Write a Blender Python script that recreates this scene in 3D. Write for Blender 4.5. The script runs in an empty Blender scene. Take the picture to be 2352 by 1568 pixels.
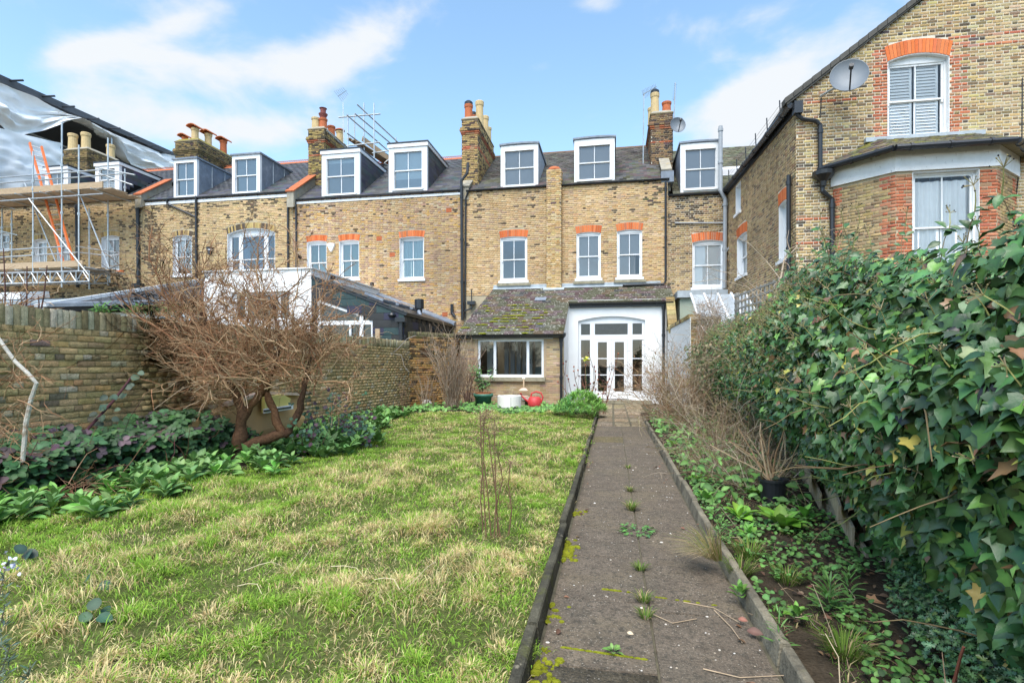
import bpy, math, random
import numpy as np
from mathutils import Vector, Matrix, geometry
rad = math.radians
R = random.Random(11)
rng = np.random.default_rng(11)

# ---------------------------------------------------------------- camera
CAM_H, YAW, FOC = 1.4, rad(10.4), 1250.0          # focal length for a 2352-wide picture
scene = bpy.context.scene
cam_d = bpy.data.cameras.new('camera'); cam = bpy.data.objects.new('camera', cam_d)
scene.collection.objects.link(cam); scene.camera = cam
cam.location = (0, 0, CAM_H); cam.rotation_euler = (rad(90), 0, YAW)
cam_d.sensor_width = 36; cam_d.lens = 36 * FOC / 2352; cam_d.shift_y = 54 / 2352
cam_d.clip_start = .05; cam_d.clip_end = 2000

# ---------------------------------------------------------------- sky, sun, exposure
SUN_EL, SUN_AZ = rad(58), rad(186)                # azimuth clockwise from +Y: behind the camera
world = bpy.data.worlds.new('World'); scene.world = world; world.use_nodes = True
def build_sky():
    nt = world.node_tree; N = nt.nodes; L = nt.links; N.clear()
    out = N.new('ShaderNodeOutputWorld')
    sky = N.new('ShaderNodeTexSky'); sky.sky_type = 'NISHITA'; sky.sun_disc = False
    sky.sun_elevation = SUN_EL; sky.sun_rotation = SUN_AZ
    sky.air_density = 1.0; sky.dust_density = .35; sky.ozone_density = 2.0
    bg = N.new('ShaderNodeBackground'); bg.inputs[1].default_value = .09
    hsv = N.new('ShaderNodeHueSaturation'); hsv.inputs['Saturation'].default_value = SKY_SAT
    hsv.inputs['Hue'].default_value = SKY_HUE
    L.new(sky.outputs[0], hsv.inputs['Color']); L.new(hsv.outputs[0], bg.inputs[0])
    bc = N.new('ShaderNodeBackground'); bc.inputs[0].default_value = (.93, .965, 1, 1); bc.inputs[1].default_value = CLOUD_STR
    def math_(op, a, b=None):
        n = N.new('ShaderNodeMath'); n.operation = op
        for i, v in enumerate((a, b)):
            if v is None: continue
            if isinstance(v, (int, float)): n.inputs[i].default_value = v
            else: L.new(v, n.inputs[i])
        return n.outputs[0]
    tc = N.new('ShaderNodeTexCoord'); sp = N.new('ShaderNodeSeparateXYZ'); L.new(tc.outputs['Generated'], sp.inputs[0])
    mp = N.new('ShaderNodeMapping'); L.new(tc.outputs['Generated'], mp.inputs[0])
    mp.inputs['Rotation'].default_value = (0, rad(-14), 0); mp.inputs['Scale'].default_value = (1, 1, 2.1)
    mp.inputs['Location'].default_value = CLOUD_LOC
    nz = N.new('ShaderNodeTexNoise'); L.new(mp.outputs[0], nz.inputs['Vector'])
    nz.inputs['Scale'].default_value = 4.6; nz.inputs['Detail'].default_value = 11; nz.inputs['Roughness'].default_value = .56
    nz.inputs['Distortion'].default_value = .25
    dens = nz.outputs[0]
    # the main banks of cloud, as directions in the sky
    for (px, py, ax, ay, tilt, amp) in CLOUD_BANKS:
        d = Vector(ray(px, py)).normalized()
        right = Vector((COS, SIN, 0)); up = right.cross(d).normalized()
        t = rad(tilt); e1 = right * math.cos(t) + up * math.sin(t); e2 = -right * math.sin(t) + up * math.cos(t)
        def dot(vec):
            n = N.new('ShaderNodeVectorMath'); n.operation = 'DOT_PRODUCT'; L.new(tc.outputs['Generated'], n.inputs[0])
            n.inputs[1].default_value = vec; return n.outputs['Value']
        a = math_('DIVIDE', math_('SUBTRACT', dot(e1), d.dot(e1)), ax / FOC)
        b = math_('DIVIDE', math_('SUBTRACT', dot(e2), d.dot(e2)), ay / FOC)
        r2 = math_('ADD', math_('MULTIPLY', a, a), math_('MULTIPLY', b, b))
        g = math_('POWER', 2.718, math_('MULTIPLY', r2, -1.0))
        dens = math_('ADD', dens, math_('MULTIPLY', g, amp))
    ramp = N.new('ShaderNodeMapRange'); ramp.interpolation_type = 'SMOOTHSTEP'
    L.new(dens, ramp.inputs[0]); ramp.inputs[1].default_value = .56; ramp.inputs[2].default_value = .86
    ramp.inputs[3].default_value = 0; ramp.inputs[4].default_value = .95
    # thin veil that thickens towards the horizon
    veil = math_('MULTIPLY', math_('POWER', 2.718, math_('MULTIPLY', math_('MAXIMUM', sp.outputs[2], 0.0), -4.0)), VEIL)
    fac = math_('MINIMUM', math_('ADD', ramp.outputs[0], veil), .97)
    mx = N.new('ShaderNodeMixShader'); L.new(fac, mx.inputs[0]); L.new(bg.outputs[0], mx.inputs[1]); L.new(bc.outputs[0], mx.inputs[2])
    L.new(mx.outputs[0], out.inputs[0])
SKY_SAT, SKY_HUE, CLOUD_STR, VEIL = 1.0, .488, .265, .24
CLOUD_LOC = (3.1, 1.7, 0)
CLOUD_BANKS = [(820, 110, 150, 55, 28, .32), (640, 165, 130, 45, 5, .24), (420, 145, 170, 40, 3, .20), (390, 62, 110, 20, 18, .20),
               (300, 270, 150, 50, -6, .26), (620, 300, 170, 35, 2, .22), (1720, 40, 180, 32, 8, .20), (1960, 90, 150, 40, 12, .22),
               (1690, 245, 160, 45, 14, .30), (1740, 190, 110, 30, 20, .20), (1230, 155, 60, 22, 10, .18), (1370, 12, 50, 18, 0, .2),
               (200, 115, 50, 18, 20, .16), (1750, 320, 130, 40, 5, .22)]
COS, SIN = math.cos(YAW), math.sin(YAW)
CX, HY = 1176.0, 838.0
def ray(px, py):
    dx = (px - CX) / FOC
    return (dx * COS - SIN, dx * SIN + COS, (HY - py) / FOC)
build_sky()
sun_d = bpy.data.lights.new('sun', 'SUN'); sun_d.energy = 1.5; sun_d.angle = rad(50); sun_d.color = (1, .95, .87)
sun = bpy.data.objects.new('sun', sun_d); scene.collection.objects.link(sun)
_sd = Vector((math.sin(SUN_AZ) * math.cos(SUN_EL), math.cos(SUN_AZ) * math.cos(SUN_EL), math.sin(SUN_EL)))
sun.rotation_euler = _sd.to_track_quat('Z', 'Y').to_euler(); sun.location = (0, 0, 60)
vs = scene.view_settings
vs.view_transform = 'Standard'; vs.look = 'None'; vs.gamma = 1; vs.use_curve_mapping = False; vs.exposure = 1.9
scene.cycles.max_bounces = 6; scene.cycles.diffuse_bounces = 3; scene.cycles.transparent_max_bounces = 12

# ---------------------------------------------------------------- helpers: sight lines to places
def atY(px, py, Y):
    r = ray(px, py); k = Y / r[1]; return Vector((r[0] * k, Y, CAM_H + r[2] * k))
def atX(px, py, X):
    r = ray(px, py); k = X / r[0]; return Vector((X, r[1] * k, CAM_H + r[2] * k))
def atZ(px, py, z=0.0):
    r = ray(px, py); k = (z - CAM_H) / r[2]; return Vector((r[0] * k, r[1] * k, z))
def proj(P):
    P = np.asarray(P, float); x, y, z = P[..., 0], P[..., 1], P[..., 2] - CAM_H
    d = -x * SIN + y * COS; d = np.where(np.abs(d) < 1e-3, 1e-3, d)
    return CX + FOC * (x * COS + y * SIN) / d, HY - FOC * z / d, d

class Frame:
    """A wall plane: u runs along it, z is up, d is out of it."""
    def __init__(s, O, U, N=None, V=None):
        s.O = Vector(O); s.U = Vector(U).normalized(); s.V = Vector(V).normalized() if V else Vector((0, 0, 1))
        s.N = s.U.cross(s.V).normalized() if N is None else Vector(N).normalized()
    def P(s, u, v, d=0.0): return s.O + s.U * u + s.V * v + s.N * d
    def hit(s, px, py):
        r = Vector(ray(px, py)); C0 = Vector((0, 0, CAM_H))
        k = (s.O - C0).dot(s.N) / r.dot(s.N); q = C0 + r * k - s.O
        return q.dot(s.U), q.dot(s.V)
    def rect(s, x0, x1, y0, y1):
        xm, ym = (x0 + x1) / 2, (y0 + y1) / 2
        return s.hit(x0, ym)[0], s.hit(x1, ym)[0], s.hit(xm, y1)[1], s.hit(xm, y0)[1]

# ---------------------------------------------------------------- helpers: objects
COLL = scene.collection
def link(o, parent=None):
    COLL.objects.link(o)
    if parent is not None:
        o.parent = parent
        if parent.type == 'EMPTY': o.matrix_parent_inverse = Matrix.Translation(-Vector(parent.location))
    return o
def tag(o, label=None, cat=None, group=None, kind=None):
    if label: o['label'] = label
    if cat: o['category'] = cat
    if group: o['group'] = group
    if kind: o['kind'] = kind
    return o
def thing(name, label, cat, loc=(0, 0, 0), group=None):
    o = bpy.data.objects.new(name, None); o.empty_display_size = .2; COLL.objects.link(o); o.location = loc
    return tag(o, label, cat, group)
def np_mesh(name, V, F, C=None, smooth=False):
    V = np.asarray(V, np.float32); F = np.asarray(F, np.int32); k = F.shape[1]
    me = bpy.data.meshes.new(name)
    me.vertices.add(len(V)); me.vertices.foreach_set('co', V.ravel())
    me.loops.add(F.size); me.loops.foreach_set('vertex_index', F.ravel())
    me.polygons.add(len(F)); me.polygons.foreach_set('loop_start', np.arange(0, F.size, k, dtype=np.int32))
    me.polygons.foreach_set('loop_total', np.full(len(F), k, np.int32))
    if smooth: me.polygons.foreach_set('use_smooth', np.ones(len(F), bool))
    me.update(calc_edges=True)
    if C is not None:
        C = np.asarray(C, np.float32)
        if C.shape[1] == 3: C = np.hstack([C, np.ones((len(C), 1), np.float32)])
        at = me.color_attributes.new('Col', 'FLOAT_COLOR', 'POINT'); at.data.foreach_set('color', C.ravel())
    return me
def np_obj(name, V, F, C, mat, parent=None, smooth=False, kind=None):
    me = np_mesh(name, V, F, C, smooth); me.materials.append(mat)
    o = bpy.data.objects.new(name, me); link(o, parent)
    if kind: o['kind'] = kind
    return o

class MB:
    def __init__(s): s.v = []; s.f = []; s.c = []; s.col = (1, 1, 1)
    def face(s, pts, col=None):
        i = len(s.v); s.v += [tuple(p) for p in pts]; s.f.append(tuple(range(i, i + len(pts)))); s.c.append(col or s.col)
    def _hexa(s, p, col=None):
        i = len(s.v); s.v += [tuple(q) for q in p]; c = col or s.col
        for f in ((3, 2, 1, 0), (4, 5, 6, 7), (0, 1, 5, 4), (1, 2, 6, 5), (2, 3, 7, 6), (3, 0, 4, 7)):
            s.f.append(tuple(i + k for k in f)); s.c.append(c)
    def box(s, x0, x1, y0, y1, z0, z1, col=None):
        s._hexa([(x0, y0, z0), (x1, y0, z0), (x1, y1, z0), (x0, y1, z0), (x0, y0, z1), (x1, y0, z1), (x1, y1, z1), (x0, y1, z1)], col); return s
    def fbox(s, fr, u0, u1, z0, z1, d0, d1, col=None):
        """box in a wall frame; d1 is the outer face"""
        s._hexa([fr.P(u0, z0, d1), fr.P(u1, z0, d1), fr.P(u1, z0, d0), fr.P(u0, z0, d0), fr.P(u0, z1, d1), fr.P(u1, z1, d1), fr.P(u1, z1, d0), fr.P(u0, z1, d0)], col); return s
    def beam(s, a, b, w, h, up=(0, 0, 1), col=None):
        a, b = Vector(a), Vector(b); t = (b - a).normalized(); n = t.cross(Vector(up))
        if n.length < 1e-4: n = t.cross(Vector((0, 1, 0)))
        n = n.normalized() * (w / 2); m = n.cross(t).normalized() * (h / 2)
        s._hexa([a - n - m, a + n - m, b + n - m, b - n - m, a - n + m, a + n + m, b + n + m, b - n + m], col); return s
    def tube(s, pts, r, n=6, r1=None, col=None, cap=True, wob=None):
        pts = [Vector(p) for p in pts]; r1 = r if r1 is None else r1; c = col or s.col
        i0 = len(s.v); m = len(pts); ref = None
        for i, p in enumerate(pts):
            t = (pts[min(i + 1, m - 1)] - pts[max(i - 1, 0)]).normalized()
            if ref is None: ref = t.cross(Vector((0, 0, 1)) if abs(t.z) < .9 else Vector((0, 1, 0))).normalized()
            else:
                ref = ref - t * ref.dot(t)
                ref = ref.normalized() if ref.length > 1e-6 else t.orthogonal().normalized()
            bb = t.cross(ref); q = r + (r1 - r) * (i / max(1, m - 1))
            if wob: q *= 1 + wob * (R.random() - .5)
            for k in range(n):
                a = 2 * math.pi * k / n; s.v.append(tuple(p + ref * (math.cos(a) * q) + bb * (math.sin(a) * q)))
        for i in range(m - 1):
            for k in range(n):
                a, b = i0 + i * n + k, i0 + i * n + (k + 1) % n
                s.f.append((a, b, b + n, a + n)); s.c.append(c)
        if cap:
            s.f.append(tuple(i0 + k for k in range(n))[::-1]); s.c.append(c)
            s.f.append(tuple(i0 + (m - 1) * n + k for k in range(n))); s.c.append(c)
        return s
    def lathe(s, ctr, prof, n=18, col=None, M=None):
        i0 = len(s.v); c = col or s.col; ctr = Vector(ctr)
        for (r, z) in prof:
            for k in range(n):
                a = 2 * math.pi * k / n; q = Vector((r * math.cos(a), r * math.sin(a), z))
                if M is not None: q = M @ q
                s.v.append(tuple(ctr + q))
        for i in range(len(prof) - 1):
            for k in range(n):
                a, b = i0 + i * n + k, i0 + i * n + (k + 1) % n
                s.f.append((a, b, b + n, a + n)); s.c.append(c)
        return s
    def prism(s, poly, off, col=None):
        """closed prism: poly is a list of 3D points (anticlockwise seen from outside), off the vector to its back face"""
        off = Vector(off); a = [Vector(p) for p in poly]; b = [p + off for p in a]; n = len(a)
        s.face(a, col); s.face(b[::-1], col)
        for i in range(n):
            j = (i + 1) % n; s.face([a[i], b[i], b[j], a[j]], col)
        return s
    def build(s, name, mat, parent=None, smooth=False, label=None, kind=None):
        me = bpy.data.meshes.new(name); me.from_pydata(s.v, [], s.f); me.materials.append(mat)
        if any(c != (1, 1, 1) for c in s.c):
            at = me.color_attributes.new('Col', 'FLOAT_COLOR', 'CORNER')
            cols = np.array([list(c[:3]) + [1] for c, f in zip(s.c, s.f) for _ in f], np.float32); at.data.foreach_set('color', cols.ravel())
        if smooth: me.polygons.foreach_set('use_smooth', np.ones(len(me.polygons), bool))
        o = bpy.data.objects.new(name, me); link(o, parent)
        if label: o['label'] = label
        if kind: o['kind'] = kind
        return o

# ---------------------------------------------------------------- materials
def mat(name, col=(.5, .5, .5), rough=.7, var=0.0, vs=6.0, bump=0.0, bs=60.0, attr=False, spec=.5, metal=0.0, stain=None, grain=0.0, gs=120.0, trans=0.0, vscale=None):
    m = bpy.data.materials.new(name); m.use_nodes = True; nt = m.node_tree; N = nt.nodes; L = nt.links
    b = N['Principled BSDF']; b.inputs['Roughness'].default_value = rough; b.inputs['Metallic'].default_value = metal
    b.inputs['Specular IOR Level'].default_value = spec
    geo = N.new('ShaderNodeNewGeometry'); pos = geo.outputs['Position']
    if attr:
        a = N.new('ShaderNodeAttribute'); a.attribute_name = 'Col'; c = a.outputs['Color']
    else:
        a = N.new('ShaderNodeRGB'); a.outputs[0].default_value = (*col, 1); c = a.outputs[0]
    if vscale:
        vm = N.new('ShaderNodeVectorMath'); vm.operation = 'MULTIPLY'; L.new(pos, vm.inputs[0]); vm.inputs[1].default_value = vscale; vpos = vm.outputs[0]
    else: vpos = pos
    def noise(scale, detail=4, p=None, rough_=.6):
        n = N.new('ShaderNodeTexNoise'); n.inputs['Scale'].default_value = scale; n.inputs['Detail'].default_value = detail
        n.inputs['Roughness'].default_value = rough_; L.new(p or pos, n.inputs['Vector']); return n.outputs[0]
    def mulby(c, fac, amt):
        mr = N.new('ShaderNodeMapRange'); L.new(fac, mr.inputs[0]); mr.inputs[1].default_value = .28; mr.inputs[2].default_value = .72
        mr.inputs[3].default_value = 1 - amt; mr.inputs[4].default_value = 1 + amt
        vm = N.new('ShaderNodeVectorMath'); vm.operation = 'SCALE'; L.new(c, vm.inputs[0]); L.new(mr.outputs[0], vm.inputs['Scale']); return vm.outputs[0]
    if var: c = mulby(c, noise(vs, 5, vpos), var)
    if grain: c = mulby(c, noise(gs, 2), grain)
    for st in (stain or []):
        scol, ss, lo, hi, amt = st[:5]; p = pos
        if len(st) > 5:
            vm = N.new('ShaderNodeVectorMath'); vm.operation = 'MULTIPLY'; L.new(pos, vm.inputs[0]); vm.inputs[1].default_value = st[5]; p = vm.outputs[0]
        mr = N.new('ShaderNodeMapRange'); L.new(noise(ss, 6, p, .65), mr.inputs[0]); mr.inputs[1].default_value = lo; mr.inputs[2].default_value = hi; mr.inputs[4].default_value = amt
        mx = N.new('ShaderNodeMix'); mx.data_type = 'RGBA'; L.new(mr.outputs[0], mx.inputs[0]); L.new(c, mx.inputs[6]); mx.inputs[7].default_value = (*scol, 1); c = mx.outputs[2]
    L.new(c, b.inputs['Base Color'])
    if bump:
        bn = N.new('ShaderNodeBump'); bn.inputs['Strength'].default_value = bump; bn.inputs['Distance'].default_value = .02
        L.new(noise(bs, 4), bn.inputs['Height']); L.new(bn.outputs[0], b.inputs['Normal'])
    if trans:
        tr = N.new('ShaderNodeBsdfTranslucent'); L.new(c, tr.inputs[0]); ms = N.new('ShaderNodeMixShader'); ms.inputs[0].default_value = trans
        out = N['Material Output']; L.new(b.outputs[0], ms.inputs[1]); L.new(tr.outputs[0], ms.inputs[2]); L.new(ms.outputs[0], out.inputs[0])
    return m
def glass_mat(name, refl=.10, tint=(.8, .85, .85), rough=.01):
    m = bpy.data.materials.new(name); m.use_nodes = True; nt = m.node_tree; N = nt.nodes; L = nt.links; N.clear()
    out = N.new('ShaderNodeOutputMaterial'); t = N.new('ShaderNodeBsdfTransparent'); t.inputs[0].default_value = (*tint, 1)
    g = N.new('ShaderNodeBsdfGlossy'); g.inputs['Roughness'].default_value = rough; g.inputs[0].default_value = (1, 1, 1, 1)
    lw = N.new('ShaderNodeFresnel'); lw.inputs[0].default_value = 1.5
    a = N.new('ShaderNodeMath'); a.operation = 'ADD'; L.new(lw.outputs[0], a.inputs[0]); a.inputs[1].default_value = refl; a.use_clamp = True
    ms = N.new('ShaderNodeMixShader'); L.new(a.outputs[0], ms.inputs[0]); L.new(t.outputs[0], ms.inputs[1]); L.new(g.outputs[0], ms.inputs[2]); L.new(ms.outputs[0], out.inputs[0])
    return m
M = {}
M['brick'] = mat('brick', attr=True, rough=.9, var=.11, vs=22, bump=.5, bs=90, spec=.2, grain=.14, gs=160, stain=[((.10, .08, .06), .45, .56, .78, .38, (1, 1, .35))])
M['brick_old'] = mat('brick_old', attr=True, rough=.95, var=.3, vs=16, bump=.8, bs=55, spec=.15, grain=.22, gs=140, stain=[((.16, .14, .05), 1.1, .50, .72, .45), ((.06, .055, .04), 2.0, .60, .76, .45)])
M['mortar_old'] = mat('mortar_old', (.34, .28, .15), .95, .3, 8, .6, 70, spec=.1, stain=[((.10, .085, .045), 1.2, .5, .7, .5)])
M['mortar'] = mat('mortar', (.43, .36, .245), .95, .15, 5, .3, 80, spec=.1)
M['mortar_grey'] = mat('mortar_grey', (.34, .29, .21), .95, .15, 5, .3, 80, spec=.1)
M['mortar_white'] = mat('mortar_white', (.62, .57, .46), .95, .12, 5, .3, 80, spec=.1)
M['red_arch'] = mat('red_arch', attr=True, rough=.85, var=.1, vs=20, bump=.3, bs=90, spec=.2)
M['white'] = mat('white', (.76, .77, .78), .45, .05, 3, spec=.4)
M['white_worn'] = mat('white_worn', (.77, .77, .76), .6, .05, 4, .3, 60, spec=.3, stain=[((.30, .27, .23), 14, .60, .72, .75, (1, 1, .5)), ((.55, .54, .5), 3.0, .5, .75, .5)])
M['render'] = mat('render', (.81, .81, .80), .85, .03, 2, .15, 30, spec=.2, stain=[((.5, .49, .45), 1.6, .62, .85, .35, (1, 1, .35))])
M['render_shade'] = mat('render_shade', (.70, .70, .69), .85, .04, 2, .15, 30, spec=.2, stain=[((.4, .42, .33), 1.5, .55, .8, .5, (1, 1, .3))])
M['slate'] = mat('slate', attr=True, rough=.6, var=.14, vs=9, bump=.25, bs=60, spec=.4)
M['tile_moss'] = mat('tile_moss', attr=True, rough=.92, var=.18, vs=9, bump=.6, bs=60, spec=.2)
M['ridge_brown'] = mat('ridge_brown', (.17, .10, .065), .9, .2, 10, spec=.1); M['plum_pot'] = mat('plum_pot', (.22, .07, .06), .7, .15, 14, spec=.3); M['verge'] = mat('verge', (.10, .095, .085), .9, .2, 5, spec=.1)
M['lichen_tile'] = mat('lichen_tile', attr=True, rough=1.0, var=.2, vs=7, bump=.6, bs=55, spec=.05, stain=[((.055, .05, .04), 1.4, .48, .7, .5), ((.50, .48, .42), 13, .59, .63, .8), ((.30, .285, .23), 6, .62, .70, .5)])
M['cladding'] = mat('cladding', attr=True, rough=.55, var=.1, vs=8, bump=.2, bs=50, spec=.4)
M['lead'] = mat('lead', (.17, .20, .245), .5, .22, 4, .2, 20, spec=.5, stain=[((.42, .46, .50), 3, .52, .75, .5)])
M['lead_pale'] = mat('lead_pale', (.36, .40, .43), .55, .2, 5, .2, 20, spec=.5)
M['black'] = mat('black', (.018, .02, .024), .35, .1, 5, spec=.5)
M['pipe_grey'] = mat('pipe_grey', (.32, .34, .36), .5, .1, 6, spec=.5)
M['galv'] = mat('galv', (.46, .48, .48), .4, .2, 8, spec=.5, metal=.55)
M['glass'] = glass_mat('glass', .05, (.94, .95, .95))
M['glass_blue'] = glass_mat('glass_blue', .10, (.72, .82, .86))
M['glass_dark'] = glass_mat('glass_dark', .035, (.72, .74, .72))
M['glass_mottled'] = glass_mat('glass_mottled', .05, (.45, .46, .45), .25)
M['blind'] = mat('blind', (.38, .38, .385), .9, .03, 2)
M['shutter'] = mat('shutter', (.92, .92, .91), .7, .02, 3); M['glass_clear'] = glass_mat('glass_clear', .0, (.97, .98, .98)); M['blind_white'] = mat('blind_white', (.66, .67, .66), .9, .03, 2)
M['blind_green'] = mat('blind_green', (.27, .36, .34), .9, .04, 2)
M['curtain'] = mat('curtain', (.88, .88, .87), .9, .06, 3)
M['curtain_aqua'] = mat('curtain_aqua', (.42, .53, .53), .9, .06, 3)
M['curtain_blue'] = mat('curtain_blue', (.16, .24, .38), .9, .1, 3)
M['room'] = mat('room', (.30, .27, .23), .9, .1, 2)
M['terracotta'] = mat('terracotta', (.46, .14, .06), .8, .18, 14, .2, 60, spec=.2)
M['buff'] = mat('buff', (.56, .42, .22), .8, .15, 12, .2, 60, spec=.2)
M['stone'] = mat('stone', (.30, .27, .19), .9, .25, 8, .5, 50, spec=.2, stain=[((.07, .06, .05), 3, .5, .68, .6)])
M['board'] = mat('board', (.42, .31, .20), .8, .2, 6, .3, 40, spec=.2, vscale=(1, 1, 6))
M['orange'] = mat('orange', (.72, .16, .03), .45, .12, 8)
M['cement'] = mat('cement', (.34, .31, .25), .95, .2, 5, .5, 40, spec=.1, stain=[((.42, .28, .06), 4, .55, .7, .5)])
PY_STOCK = [((.53, .36, .17), 6), ((.57, .405, .205), 5), ((.49, .32, .145), 4), ((.59, .445, .26), 3), ((.46, .28, .11), 1.1), ((.40, .275, .18), 2), ((.28, .19, .115), .4), ((.13, .10, .08), .15)]
PY_PURPLE = [((.52, .34, .14), 4), ((.48, .315, .155), 4), ((.55, .40, .205), 3), ((.41, .27, .18), 2.4), ((.35, .22, .15), 1.4), ((.54, .32, .08), 1.3), ((.20, .125, .09), .45), ((.56, .46, .30), 1.2)]
PY_SOOT = [((.51, .365, .175), 6), ((.55, .41, .215), 5), ((.46, .32, .145), 4), ((.38, .28, .14), 2), ((.24, .175, .11), .5), ((.10, .08, .06), .3)]
PY_DARK = [((.40, .28, .14), 4), ((.46, .325, .16), 3.5), ((.32, .225, .115), 3.5), ((.22, .16, .095), 2.4), ((.115, .09, .07), 1.4), ((.48, .36, .19), 2.4), ((.32, .19, .11), 1)]
PY_WALL = [((.47, .34, .155), 4), ((.41, .30, .13), 4), ((.53, .38, .18), 3), ((.34, .25, .12), 2), ((.50, .32, .14), 2), ((.50, .43, .29), 1.3), ((.12, .105, .09), .4), ((.52, .30, .12), .8)]
PY_WALL2 = [((.42, .33, .16), 4), ((.47, .37, .18), 4), ((.36, .26, .11), 3), ((.43, .26, .10), 2), ((.52, .44, .27), 1.6), ((.12, .10, .08), .5)]
PY_ORANGE = [((.42, .22, .07), 4), ((.36, .19, .06), 3), ((.30, .18, .08), 2), ((.47, .30, .12), 2), ((.12, .085, .05), 1)]
PY_RED = [((.60, .155, .05), 4), ((.64, .19, .07), 4), ((.52, .125, .04), 2), ((.46, .17, .09), 1)]
PY_REDOLD = [((.46, .15, .075), 4), ((.50, .20, .11), 3), ((.38, .12, .06), 2), ((.40, .23, .14), 2)]
def pick(pal, n, jit=.07):
    cs = np.array([p[0] for p in pal]); w = np.array([p[1] for p in pal], float); w /= w.sum()
    c = cs[rng.choice(len(pal), n, p=w)]
    return np.clip(c * (1 + jit * rng.standard_normal((n, 1))) * (1 + .03 * rng.standard_normal((n, 3))), .01, .9)

def vnoise(x, y, seed=0):
    x = np.asarray(x, float); y = np.asarray(y, float)
    def h(i, j):
        n = (i.astype(np.int64) * 374761393 + j.astype(np.int64) * 668265263 + seed * 1442695041) & 0x7fffffff
        n = ((n ^ (n >> 13)) * 1274126177) & 0x7fffffff
        return ((n ^ (n >> 16)) & 0xffff) / 65535.0
    i, j = np.floor(x), np.floor(y); fx, fy = x - i, y - j; fx = fx * fx * (3 - 2 * fx); fy = fy * fy * (3 - 2 * fy)
    return (h(i, j) * (1 - fx) + h(i + 1, j) * fx) * (1 - fy) + (h(i, j + 1) * (1 - fx) + h(i + 1, j + 1) * fx) * fy
def fnoise(x, y, seed=0, o=3):
    t = 0; a = 1; s = 0
    for k in range(o): t = t + a * vnoise(x * 2 ** k, y * 2 ** k, seed + k * 17); s += a; a *= .5
    return t / s

# ---------------------------------------------------------------- many like pieces on a plane (bricks, tiles, slabs)
QF = np.array([[4, 5, 6, 7], [0, 1, 5, 4], [1, 2, 6, 5], [2, 3, 7, 6], [3, 0, 4, 7]])
def tmpl_block(ins=.03, insv=.07):
    return np.array([(0, 0, 0), (1, 0, 0), (1, 1, 0), (0, 1, 0), (ins, insv, 1), (1 - ins, insv, 1), (1 - ins, 1 - insv, 1), (ins, 1 - insv, 1)], float)
def tmpl_tile():
    return np.array([(0, 0, 0), (1, 0, 0), (1, 1, 0), (0, 1, 0), (0, 0, 1), (1, 0, 1), (1, 1, .3), (0, 1, .3)], float)
_unit = {}
def pieces(parent, name, fr, rects, depth, cols, material, n_ind=300, tm=None, stuff_name=None, jit=.25, tiltj=0.0, visible=None):
    """rects (n,4): u0,u1,v0,v1 in the frame. The n_ind that show largest become objects, the rest one joined part."""
    rects = np.asarray(rects, float)
    if len(rects) == 0: return
    tm = tmpl_block() if tm is None else tm
    O, U, V, Nn = (np.array(x) for x in (fr.O, fr.U, fr.V, fr.N))
    ctr = O + U * ((rects[:, 0] + rects[:, 1]) / 2)[:, None] + V * ((rects[:, 2] + rects[:, 3]) / 2)[:, None]
    px, py, d = proj(ctr)
    size = np.where((d > .3) & (px > 5) & (px < 2347) & (py > 5) & (py < 1563), (rects[:, 1] - rects[:, 0]) * (rects[:, 3] - rects[:, 2]) / d ** 2, -1)
    if visible is not None: size = np.where(visible(px, py), size, -1)
    order = np.argsort(-size); ind = [i for i in order[:n_ind] if size[i] > 0]; rest = np.setdiff1d(np.arange(len(rects)), ind)
    dep = depth * (1 + jit * (rng.random(len(rects)) - .5) * 2)
    if len(rest):
        r = rects[rest]; n = len(r)
        T = np.repeat(tm[None], n, 0)
        u = r[:, 0, None] + T[:, :, 0] * (r[:, 1] - r[:, 0])[:, None]; v = r[:, 2, None] + T[:, :, 1] * (r[:, 3] - r[:, 2])[:, None]
        w = T[:, :, 2] * dep[rest][:, None]
        if tiltj: w[:, 4:] += rng.standard_normal((n, 4)) * tiltj
        P = O + u[..., None] * U + v[..., None] * V + w[..., None] * Nn
        F = (QF[None] + (np.arange(n) * 8)[:, None, None]).reshape(-1, 4)
        np_obj(stuff_name or name + 'work', P.reshape(-1, 3), F, np.repeat(cols[rest], 8, 0), material, parent, kind='stuff')
    for i in ind:
        q = tuple(np.round(cols[i] * 36) / 36); key = (material.name, name, q, tm[4, 0], tm[6, 2])
        if key not in _unit:
            me = np_mesh(name, np.column_stack([tm[:, 0], -tm[:, 2], tm[:, 1]]), QF, np.repeat([np.array(q) + 0], 8, 0)); me.materials.append(material); _unit[key] = me
        r = rects[i]; ob = bpy.data.objects.new(name, _unit[key]); link(ob, parent)
        a, b = fr.U * (r[1] - r[0]), fr.V * (r[3] - r[2]); c = -fr.N * dep[i]; p = fr.P(r[0], r[2])
        ob.matrix_basis = Matrix(((a.x, c.x, b.x, p.x), (a.y, c.y, b.y, p.y), (a.z, c.z, b.z, p.z), (0, 0, 0, 1)))

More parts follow.
